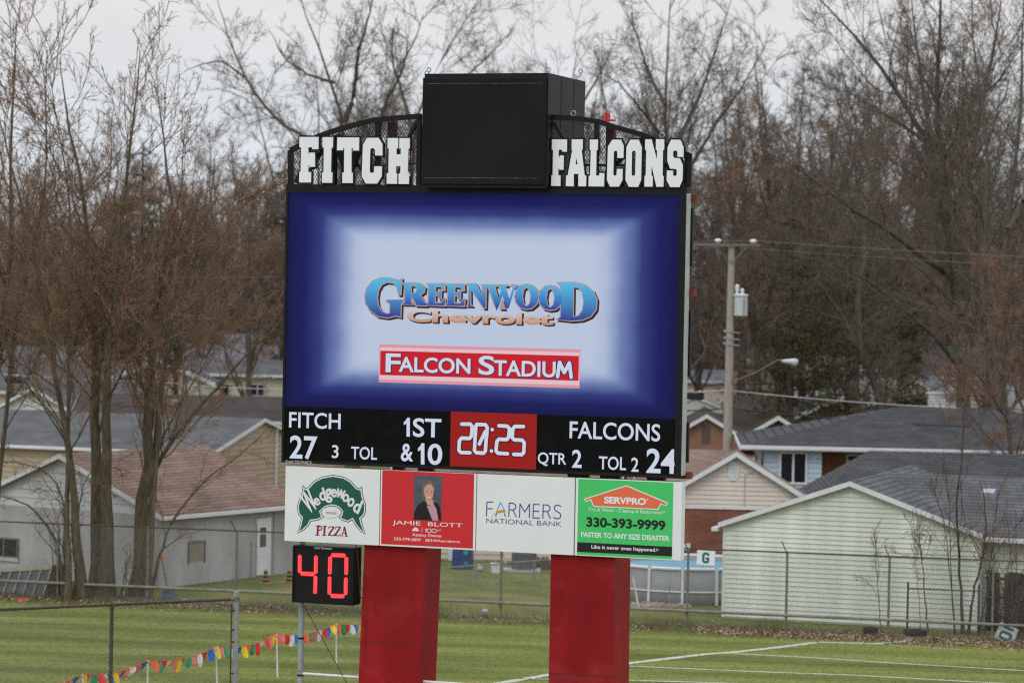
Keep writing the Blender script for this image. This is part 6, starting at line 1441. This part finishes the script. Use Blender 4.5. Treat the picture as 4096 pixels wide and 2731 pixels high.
# shoots along the rear fence foot
def shoots(label, px, py, D, n, h, seed, spread=.5):
    rng = np.random.default_rng(seed); b = W(px, py, D); b[2] = 0; t = thing('shrub', label, 'shrub', tuple(b), 0, 'bare shoots along the rear fence')
    st_ = []
    for k in range(n):
        a = rng.uniform(0, 6.28); q = np.array([rng.uniform(-.5, .5) * spread, rng.uniform(-.2, .2), 0]); tip = q + np.array([math.cos(a) * h * .25, math.sin(a) * h * .12, h * rng.uniform(.6, 1)])
        st_.append(([q - np.array([0, 0, .05]), q * .5 + tip * .5 + rng.normal(size=3) * .08, tip], .022 * rng.uniform(.7, 1.4), .006))
    S = np.stack([resample(p, 8) for p, _, _ in st_]); SR = np.stack([np.linspace(a, c, 8) for _, a, c in st_])
    c1 = children(S, SR, rng, 6, .2, .95, .4, 38, 5, .3, .15, .6, .006); c2 = children(*c1, rng, 4, .2, .95, .5, 40, 3, .2, .15, .7, .0055)
    tubes_mesh('stem', [(S, SR, 5, 0)], [M['bark_dark']], t); tubes_mesh('twig', [(*c1, 3, 0), (*c2, 3, 0)], [M['twig_red']], t)
shoots('bare brown shoots between the fence post and the leaning tree', 270, 2385, 96.2, 9, 2.6, 31, .9)
shoots('thin bare shoots at the base of the stout bare tree', 480, 2392, 96.0, 6, 2.2, 32, .7)
shoots('bare reddish brush thick at the right edge before the wooden fence', 4080, 2560, 89.0, 12, 4.2, 33, 1.4)
# ---- saplings before the mint garage
def RT_(label, stems, seed, cfg, g='bare saplings before the mint garage', **k):
    st_ = [ground_it(s) for s in stems]; b = st_[0][0][0]; return tree(label, st_, seed, [M['bark_dark'], M['twig_red'], M['bud_dull']], cfg, (b[0], b[1], 0), g, **k)
CS = [L_(8, .3, .3, 38, 7, .3, .15, .55, .008), L_(6, .15, .5, 40, 5, .2, .18, .55, .006), L_(3, .1, .5, 42, 3, .2, .2, .7, .0055)]
RT_('taller bare sapling before the right end of the mint garage', [stem([(3852, 2530), (3845, 2350), (3830, 2150), (3828, 1980), (3848, 1850), (3850, 1720), (3862, 1600)], 90.4, .055, .014, .4), stem([(3830, 2200), (3780, 2090), (3740, 1990), (3715, 1880)], 90.5, .025, .008, -.5), stem([(3828, 1960), (3790, 1900), (3770, 1800)], 90.5, .02, .008, .6)], 11, CS)
RT_('bare sapling leaning right with forked stems by the garage corner', [stem([(3872, 2530), (3890, 2380), (3915, 2280), (3940, 2200), (3945, 2100), (3940, 1990), (3915, 1920)], 90.0, .05, .014, .3), stem([(3915, 2270), (3980, 2210), (4050, 2120), (4110, 2050)], 90.1, .03, .01, -.5), stem([(3945, 2080), (3985, 2000), (4000, 1930), (4060, 1850)], 90.2, .022, .008, .5)], 12, CS)
RT_('thin bare whip in the middle of the mint garage wall', [stem([(3710, 2520), (3700, 2400), (3690, 2250), (3672, 2150), (3665, 2030)], 90.6, .028, .008, .2), stem([(3690, 2240), (3660, 2160), (3635, 2080)], 90.6, .012, .006)], 13, CS)
RT_('faintest bare whip left of the chain link panel', [stem([(3527, 2505), (3515, 2380), (3505, 2250), (3500, 2120)], 91.0, .018, .007, .2)], 14, CS)
# ---- big trees at right
CR = [L_(24, .16, .34, 44, 11, .28, .14, .40, .016), L_(11, .10, .46, 44, 7, .24, .17, .48, .0115), L_(8, .08, .48, 45, 5, .2, .19, .6, .0088), L_(4, .15, .5, 45, 3, .2, .2, .7, .0072, lmin=.28)]
def BT(label, stems, seed, cfg=CR, m=mats_r, g='tall bare trees behind the right hand houses', base=True, **k):
    st_ = list(stems); st_[0] = ground_it(st_[0]) if base else st_[0]; b = st_[0][0][0]; return tree(label, st_, seed, m, cfg, (b[0], b[1], 0), g, **k)
Db = 132.0
BT('largest grey barked tree with a lichened trunk high at the right', [stem([(3870, 1700), (3852, 1340), (3800, 1080), (3772, 880), (3752, 650), (3620, 400), (3480, 200), (3300, 20), (3200, -80)], Db, .48, .06, 2),
   stem([(3778, 900), (3762, 640), (3748, 350), (3762, 50), (3772, -220)], Db, .26, .06, -3), stem([(3835, 1260), (3832, 900), (3882, 640), (3935, 400), (3990, 120), (4020, -150)], Db, .28, .06, 3),
   stem([(3750, 680), (3700, 420), (3660, 150), (3640, -100)], Db, .16, .05, 3), stem([(3800, 1100), (3722, 1050), (3525, 901), (3382, 821), (3185, 660), (3007, 580)], Db, .17, .03, -6),
   stem([(3860, 1500), (3790, 1400), (3640, 1250), (3480, 1130), (3370, 1060), (3240, 1035)], Db, .15, .03, -5), stem([(3700, 560), (3560, 470), (3420, 380), (3260, 330)], Db, .11, .03, 3)], 21)
BT('tall bare tree filling the upper right corner', [stem([(4010, 1750), (3985, 1300), (4040, 900), (4075, 500), (4090, 100), (4100, -150)], 124, .30, .06, 1), stem([(3990, 1300), (3930, 980), (3960, 700), (3930, 420), (3890, 150), (3880, -100)], 124, .18, .05, 4), stem([(4040, 920), (4150, 700), (4220, 400)], 124, .2, .05)], 22)
BT('leaning grey trunk slanting left over the dark roofed houses', [stem([(3590, 1680), (3500, 1500), (3436, 1392), (3382, 1283), (3300, 1150), (3200, 1060), (3080, 1000)], 150, .30, .05, -2), stem([(3436, 1392), (3420, 1200), (3470, 1000), (3440, 800), (3400, 560), (3420, 350)], 150, .2, .05, 4), stem([(3382, 1283), (3230, 1240), (3120, 1250), (3060, 1330)], 150, .10, .03, -3)], 23)
BT('twiggy reddish tree drooping over roofs at the right edge', [stem([(4060, 2000), (4040, 1700), (4000, 1500), (4060, 1250), (4110, 1000)], 112, .16, .04, 1), stem([(4040, 1700), (3960, 1560), (3900, 1480), (3830, 1470)], 112, .07, .02, -2), stem([(4010, 1500), (3950, 1300), (3920, 1100), (3960, 950)], 112, .09, .02, 2)], 24, m=[M['bark_grey'], M['twig_red'], M['bud']], budrate=.3, budsize=.04)
# ---- trees against the sky behind the board
BT('bare tree rising behind the right arm of the scoreboard', [stem([(2690, 1600), (2680, 1100), (2668, 566), (2655, 380), (2672, 150), (2690, -60)], 152, .34, .06, 2), stem([(2668, 580), (2570, 440), (2480, 340), (2380, 270)], 152, .12, .04, -3), stem([(2668, 620), (2760, 480), (2830, 300), (2890, 120), (2930, -20)], 152, .16, .05, 4), stem([(2660, 420), (2590, 280), (2540, 120), (2480, 10)], 152, .12, .04, 3), stem([(2680, 800), (2790, 620), (2900, 440), (3000, 300), (3060, 180)], 152, .14, .04, -4)], 25)
CSK = [L_(20, .16, .32, 46, 10, .25, .15, .38, .016), L_(11, .10, .46, 44, 7, .22, .18, .48, .0115), L_(8, .1, .5, 45, 5, .18, .2, .6, .009), L_(4, .15, .55, 45, 3, .12, .22, .7, .0078, lmin=.3)]
BT('bare tree spreading against the sky above the left white word', [stem([(1420, 1700), (1410, 1000), (1378, 480), (1338, 330), (1262, 200), (1220, 90), (1190, -60)], 146, .36, .06, 2), stem([(1378, 490), (1425, 340), (1430, 200), (1480, 60), (1500, -60)], 146, .17, .05, -3), stem([(1400, 700), (1240, 560), (1090, 480), (975, 300), (920, 185), (890, 60), (860, -20)], 146, .15, .04, 4),
   stem([(1400, 900), (1520, 620), (1515, 450), (1590, 330), (1640, 200), (1690, 60)], 146, .2, .05, -4), stem([(975, 310), (890, 240), (800, 260), (740, 285)], 146, .07, .025, 2), stem([(1338, 330), (1230, 300), (1130, 230), (1080, 120)], 146, .09, .03, -2)], 26, CSK)
BT('bare tree in the gap left of the scoreboard cabinet', [stem([(1640, 1700), (1640, 1000), (1650, 500), (1690, 350), (1780, 220), (1840, 100), (1900, 20)], 160, .30, .05, 2), stem([(1650, 520), (1600, 350), (1560, 200), (1590, 60)], 160, .14, .04, 3), stem([(1700, 340), (1850, 320), (1960, 220), (2040, 130)], 160, .1, .03, -2)], 27, CSK)
BT('bare tree peeking over the scoreboard cabinet top', [stem([(2230, 1700), (2250, 900), (2270, 400), (2300, 240), (2330, 140)], 170, .26, .05, 2), stem([(2260, 520), (2370, 350), (2430, 230), (2470, 150)], 170, .13, .04, 3), stem([(2265, 480), (2200, 330), (2180, 230)], 170, .12, .04)], 28, CSK)
# ---- trees of the middle distance: three built, the rest copies
def stock(label, seed, h, spread, mt, cfg, at, nst=4):
    rng = np.random.default_rng(seed); b = np.zeros(3); st_ = []
    hh = h * .35; m0 = np.array([rng.normal() * .2, rng.normal() * .2, hh]); 
    for k in range(nst):
        a = 2 * math.pi * k / nst + rng.uniform(-.5, .5); s_ = spread * rng.uniform(.5, 1.25) * (0.35 if k == 0 else 1); top = np.array([math.cos(a) * s_, math.sin(a) * s_, h * rng.uniform(.82, 1)])
        mid = m0 * .5 + top * .5 + np.array([math.cos(a), math.sin(a), 0]) * s_ * .12
        st_.append(([b + np.array([0, 0, -.1]), m0 * .5, m0, mid, top] if k == 0 else [m0 * rng.uniform(.75, 1.05), mid, top], (.28 if k == 0 else .15) * h / 17, .035))
    t = tree(label, st_, seed, mt, cfg, (0, 0, 0), 'bare trees of the middle distance', budrate=.2, budsize=.04); t.location = at
    return t
CM = [L_(15, .12, .34, 48, 9, .22, .15, .5, .02), L_(9, .10, .46, 46, 6, .2, .18, .5, .0135), L_(7, .1, .5, 45, 4, .18, .2, .6, .011), L_(4, .15, .55, 45, 3, .15, .2, .7, .0096, lmin=.3)]
protos = []
def place(px, D): p_ = W(px, 1300, D); return (p_[0], p_[1], 0)
spots = [ # px, depth, proto, rotation, scale, label
 (60, 170, 0, 0.3, .95, 'dense reddish bare tree behind the white gable at far left'), (300, 185, 1, 1.1, .95, 'bare tree above the blue grey roof at left'), (700, 172, 2, 2.0, .95, 'bare tree between the cream gable and the dark evergreen at left'),
 (1000, 165, 0, 4.0, .92, 'reddish bare tree just left of the scoreboard top corner'), (1160, 190, 1, 5.2, 1.0, 'bare tree half hidden by the left edge of the scoreboard'), (2800, 190, 2, 3.3, 1.25, 'bare tree close right of the scoreboard frame behind the pole'),
 (3000, 178, 0, 2.2, 1.25, 'bare tree standing above the utility pole crossarm'), (3220, 186, 1, .6, 1.35, 'tall bare tree between the utility pole and the largest tree'), (3420, 175, 2, 1.9, 1.3, 'bare tree left of the largest right hand tree, farther off'),
 (3640, 195, 0, 5.0, 1.45, 'bare tree directly behind the largest right hand tree'), (3950, 180, 1, 3.9, 1.35, 'bare tree behind the upper right corner tree'), (4120, 165, 2, .2, 1.2, 'bare tree cut by the right edge of the picture'),
 (180, 230, 2, 3.0, 1.15, 'far bare tree at left between two roofs'), (520, 225, 0, 1.4, 1.1, 'far bare tree over the cream gable at left'), (880, 235, 1, 2.6, 1.15, 'far bare tree over the long cream house at left'), (2900, 235, 1, 4.4, 1.5, 'far bare tree right of the utility pole top'), (3330, 240, 0, 3.6, 1.6, 'far bare tree behind the evergreen at right'), (1280, 205, 1, 2.2, 1.42, 'bare tree faint behind the spreading one above the left white word'), (1560, 215, 2, 4.9, 1.45, 'faint bare tree left of the black speaker cabinet, farthest of three'), (1840, 210, 1, .9, 1.38, 'faint bare tree behind the left end of the black speaker cabinet'), (2430, 205, 2, 3.7, 1.4, 'faint bare tree just right of the black speaker cabinet'), (2600, 215, 1, 5.6, 1.55, 'faint bare tree above the right white word'), (2960, 205, 2, 1.2, 1.5, 'grey bare tree over the transformer can of the utility pole'), (3120, 212, 1, 2.9, 1.6, 'grey bare tree filling the gap right of the utility pole top'), (3520, 208, 2, 4.1, 1.62, 'grey bare tree between two limbs of the largest right hand tree'), (3720, 222, 1, 5.9, 1.7, 'grey bare tree farthest behind the largest right hand trunk'), (4000, 215, 2, .8, 1.65, 'grey bare tree behind the upper right corner tree, farthest off'), (2060, 215, 1, 3.5, 1.5, 'faint bare tree straight behind the black speaker cabinet top'), (1420, 190, 0, 2.6, 1.15, 'low reddish bare tree behind the left arm of the scoreboard'), (420, 200, 0, 5.5, 1.2, 'reddish bare tree left of the tall evergreen'), (800, 205, 0, .7, 1.2, 'reddish bare tree right of the tall evergreen'), (3800, 245, 2, 2.8, 1.6, 'far bare tree behind the white vented chimney')]
for i, (px, D, pk, rz, s_, lb) in enumerate(spots):
    if i < 3: t = stock(lb, 40 + i, 17.0, 4.2, [M['bark_dark'] if i == 1 else M['bark_grey'], M['twig_red'] if i == 0 else M['twig_grey'], M['bud_dull']], CM, place(px, D)); t.rotation_euler.z = rz; protos.append(t)
    else: t = dup(protos[pk], place(px, D), rz, lb)
    t.scale = (s_, s_, s_ * 1.02)
# ---- evergreens
M['needle'] = mat('needle_green', (.062, .075, .030), .8, 0, 1.2, col2=(.095, .075, .040), spec=.1)
def evergreen(label, at, h, rad, seed, z0=.06):
    rng = np.random.default_rng(seed); t = thing('evergreen_tree', label, 'tree', at, rng.uniform(0, 6))
    P = resample([(0, 0, -.1), (.1, .05, h * .5), (0, 0, h)], 10)[None]; Rr = np.linspace(.26, .03, 10)[None]
    n1 = 95; tt = rng.uniform(z0, .97, n1); a = rng.uniform(0, 6.28, n1); ln = rad * np.clip((1.05 - tt) ** .4, .12, 1) * rng.uniform(.55, 1.15, n1)
    B = np.stack([np.zeros(n1), np.zeros(n1), tt * h], 1); d = np.stack([np.cos(a), np.sin(a), rng.uniform(.05, .35, n1)], 1); K = 7; Q = np.empty((n1, K, 3)); Q[:, 0] = B
    for k in range(1, K): d = norm(d + rng.normal(size=d.shape) * .10 + np.array([0, 0, -.07])); Q[:, k] = Q[:, k - 1] + d * (ln / (K - 1))[:, None]
    QR = np.linspace(.05, .015, K)[None].repeat(n1, 0)
    c1 = children(Q, QR, rng, 12, .15, .98, .3, 55, 4, -.3, .15, .6, .010); c2 = children(*c1, rng, 7, .1, .98, .5, 50, 3, -.3, .15, .7, .009, lmin=.22)
    tubes_mesh('trunk', [(P, Rr, 10, 0), (Q, QR, 4, 0)], [M['bark_dark']], t)
    # sprays of needles: narrow leaf-like faces along the twigs
    src = c2[0]; rep = 3; m_ = len(src)
    b = np.repeat(src[:, 0], rep, 0); e_ = np.repeat(src[:, -1], rep, 0); s_ = rng.uniform(0, 1, (m_ * rep, 1)); p_ = b + (e_ - b) * s_
    dd = norm(norm(e_ - b) + rng.normal(size=p_.shape) * .55 + np.array([0, 0, -.25])); sd_ = norm(np.cross(dd, rng.normal(size=p_.shape))); L0 = rng.uniform(.10, .24, (m_ * rep, 1)); W0 = rng.uniform(.02, .045, (m_ * rep, 1))
    V = np.stack([p_ - sd_ * W0, p_ + sd_ * W0, p_ + dd * L0 + sd_ * W0 * .3, p_ + dd * L0 - sd_ * W0 * .3], 1).reshape(-1, 3).astype(np.float32); nf_ = m_ * rep
    me = bpy.data.meshes.new('crown'); me.vertices.add(len(V)); me.vertices.foreach_set('co', V.ravel()); me.loops.add(nf_ * 4); me.loops.foreach_set('vertex_index', np.arange(nf_ * 4, dtype=np.int32)); me.polygons.add(nf_); me.polygons.foreach_set('loop_start', np.arange(nf_, dtype=np.int32) * 4)
    me.materials.append(M['needle']); me.update(calc_edges=True); o = bpy.data.objects.new('crown', me); C.objects.link(o); o.parent = t
    return t
def ev(px, D, ytop, rad, seed, lb): p_ = place(px, D); h = W(px, ytop, D)[2]; return evergreen(lb, p_, h, rad, seed)
ev(3160, 150, 840, 4.4, 51, 'broad dark evergreen behind the utility pole lamp')
ev(3400, 158, 900, 3.4, 52, 'dark evergreen behind the leaning grey trunk')
ev(3600, 176, 1100, 2.6, 55, 'smaller evergreen right of the leaning grey trunk')
ev(560, 205, 560, 3.2, 53, 'dark evergreen rising behind the left bare trees')
ev(480, 200, 740, 2.4, 54, 'lower dark evergreen left of the taller one')
ev(1130, 210, 640, 2.8, 56, 'evergreen half hidden by the scoreboard upper left corner')
# ---- the far wood: one mass of crowns and stems
def far_wood():
    rng = np.random.default_rng(77); sets = []
    S, SR = [], []
    for k in range(230):
        D = rng.uniform(235, 420); px = rng.uniform(-500, 4600) ; b = W(px, 1200, D); h = rng.uniform(13, 21) * (1.25 if px > 2500 else 1.0)
        lean = rng.normal(size=2) * .8
        for q in range(3):
            a = rng.uniform(0, 6.28); s_ = rng.uniform(.5, 3.6); S.append(resample([(b[0], b[1], -.2), (b[0] + lean[0] * .3, b[1], h * .3), (b[0] + math.cos(a) * s_ * .6, b[1] + math.sin(a) * s_ * .6, h * .65), (b[0] + math.cos(a) * s_, b[1] + math.sin(a) * s_, h * rng.uniform(.85, 1))], 8)); SR.append(np.linspace(.2, .05, 8))
    S = np.stack(S); SR = np.stack(SR)
    c1 = children(S, SR, rng, 15, .04, .98, .30, 50, 5, .2, .17, .5, .035); c2 = children(*c1, rng, 8, .1, .98, .5, 45, 3, .15, .2, .6, .024, lmin=.5); c3 = children(*c2, rng, 3, .1, .98, .6, 45, 3, .1, .2, .7, .019, lmin=.4)
    o = tubes_mesh('treeline', [(S, SR, 4, 0), (*c1, 3, 1), (*c2, 3, 1), (*c3, 3, 1)], [M['bark_grey'], M['twig_far']], None)
    tag(o, 'far brown wood of bare trees closing the view behind the roofs', 'wood', kind='stuff')
M['twig_far'] = mat('twig_far_brown', (.185, .142, .118), .9, .4, .05, spec=.05)
far_wood()
# low rise behind it, under brush
mb = MB(); rb_ = random.Random(9); N_ = 80
xs = np.linspace(-420, 420, N_); hv = [6 + 2.2 * math.sin(i * .35) + rb_.uniform(-.6, .6) for i in range(N_)]
mb.add([(x, 430, -1) for x in xs] + [(x, 470, h * 1.0) for x, h in zip(xs, hv)] + [(x, 560, h * 1.5) for x, h in zip(xs, hv)], [(i, i + 1, i + 1 + N_, i + N_) for i in range(N_ - 1)] + [(i + N_, i + 1 + N_, i + 1 + 2 * N_, i + 2 * N_) for i in range(N_ - 1)])
tag(mb.build('hills', mat('brush_brown', (.165, .130, .110), .95, .4, .15)), 'low brush covered rise behind the far wood', kind='structure')

# ================================================================== leaf litter and dry grass at the fence foot
def litter():
    rng = np.random.default_rng(5); n = 9000
    u = rng.uniform(U0 + 2, U1, n); d = rng.normal(-.15, .75, n); keep = rng.random(n) < (.25 + .75 * ((u > fl * .72) | (u < fl * .25)))
    u, d = u[keep], d[keep]
    # extra drifts at the right end
    m = 5200; u2 = rng.uniform(fl * .70, U1, m); d2 = -np.abs(rng.normal(0, .9, m)) + .2; u = np.concatenate([u, u2]); d = np.concatenate([d, d2]); n = len(u)
    P = np.array([FA])[:, :] + u[:, None] * FD + d[:, None] * FN; P[:, 2] = rng.uniform(.005, .05, n)
    a = norm(rng.normal(size=(n, 3)) * np.array([1, 1, .35])); b = norm(np.cross(a, rng.normal(size=(n, 3)) * np.array([.5, .5, 1]) )); s = rng.uniform(.022, .062, (n, 1))
    V = np.stack([P - a * s, P - b * s * .6, P + a * s, P + b * s * .6], 1); V[..., 2] = np.maximum(V[..., 2], .008); V = V.reshape(-1, 3)
    me = bpy.data.meshes.new('fallen_leaves'); me.from_pydata(V.tolist(), [], [tuple(range(i * 4, i * 4 + 4)) for i in range(n)])
    ms = [mat('leaf_tan', (.34, .215, .135), .8, .3, 9), mat('leaf_brown', (.16, .085, .05), .8, .3, 9), mat('leaf_pale', (.44, .33, .25), .8, .3, 9)]
    for m_ in ms: me.materials.append(m_)
    me.polygons.foreach_set('material_index', rng.integers(0, 3, n).astype(np.int32)); o = bpy.data.objects.new('fallen_leaves', me); C.objects.link(o); tag(o, 'brown fallen leaves strewn along the rear fence', 'leaves', kind='stuff')
    # blades: dry and green grass tufts
    n = 15000; u = rng.uniform(U0 + 2, U1, n); d = rng.normal(.35, .8, n); P = FA + u[:, None] * FD + d[:, None] * FN; P[:, 2] = 0
    h = rng.uniform(.05, .22, (n, 1)) * (1 + 1.2 * (np.sin(u * 1.7) + np.sin(u * .63 + 1) > .9))[:, None]; dr = norm(rng.normal(size=(n, 3)) * np.array([.5, .5, 0]) + np.array([0, 0, 1.0])); sd_ = norm(np.cross(dr, rng.normal(size=(n, 3)))) * .006
    V = np.stack([P - sd_, P + sd_, P + dr * h], 1).reshape(-1, 3); me = bpy.data.meshes.new('rough_grass'); me.from_pydata(V.tolist(), [], [tuple(range(i * 3, i * 3 + 3)) for i in range(n)])
    for m_ in (mat('blade_green', (.115, .135, .035), .8, .3, 4), mat('blade_straw', (.24, .19, .10), .8, .3, 4)): me.materials.append(m_)
    me.polygons.foreach_set('material_index', (rng.random(n) < .45 + .3 * np.sin(u * .5)).astype(np.int32)); o = bpy.data.objects.new('rough_grass', me); C.objects.link(o); tag(o, 'rough uncut grass and straw at the foot of the rear fence', 'grass', kind='stuff')
litter()
def turf():
    rng = np.random.default_rng(8); n = 50000
    py = HC + 1 / rng.uniform(1 / 1640.0, 1 / 1235.0, n); px = rng.uniform(-60, 4160, n)
    dd = FW[None] + ((px - CX) / FPX)[:, None] * RT - ((py - CY) / FPX)[:, None] * UP; P = CAM + dd * (-HCAM / dd[:, 2])[:, None]; P[:, 2] = 0
    keep = ((P - FA) @ FN) < .6; P = P[keep]; n = len(P)
    h = rng.uniform(.012, .042, (n, 1)); dr = norm(rng.normal(size=(n, 3)) * np.array([.55, .55, 0]) + np.array([0, 0, 1.0])); sd_ = norm(np.cross(dr, rng.normal(size=(n, 3)))) * .009
    V = np.stack([P - sd_, P + sd_, P + dr * h], 1).reshape(-1, 3).astype(np.float32)
    me = bpy.data.meshes.new('turf_blades'); me.vertices.add(3 * n); me.vertices.foreach_set('co', V.ravel()); me.loops.add(3 * n); me.loops.foreach_set('vertex_index', np.arange(3 * n, dtype=np.int32)); me.polygons.add(n); me.polygons.foreach_set('loop_start', np.arange(n, dtype=np.int32) * 3)
    for m_ in (mat('turf_green', (.150, .190, .040), .8, .3, 2), mat('turf_dark', (.100, .130, .028), .8, .3, 2), mat('turf_straw', (.30, .28, .12), .8, .3, 2)): me.materials.append(m_)
    me.polygons.foreach_set('material_index', rng.choice(3, n, p=[.55, .3, .15]).astype(np.int32)); me.update(calc_edges=True); o = bpy.data.objects.new('turf_blades', me); C.objects.link(o); tag(o, 'short green and straw coloured grass blades of the playing field', 'grass', kind='stuff')
turf()
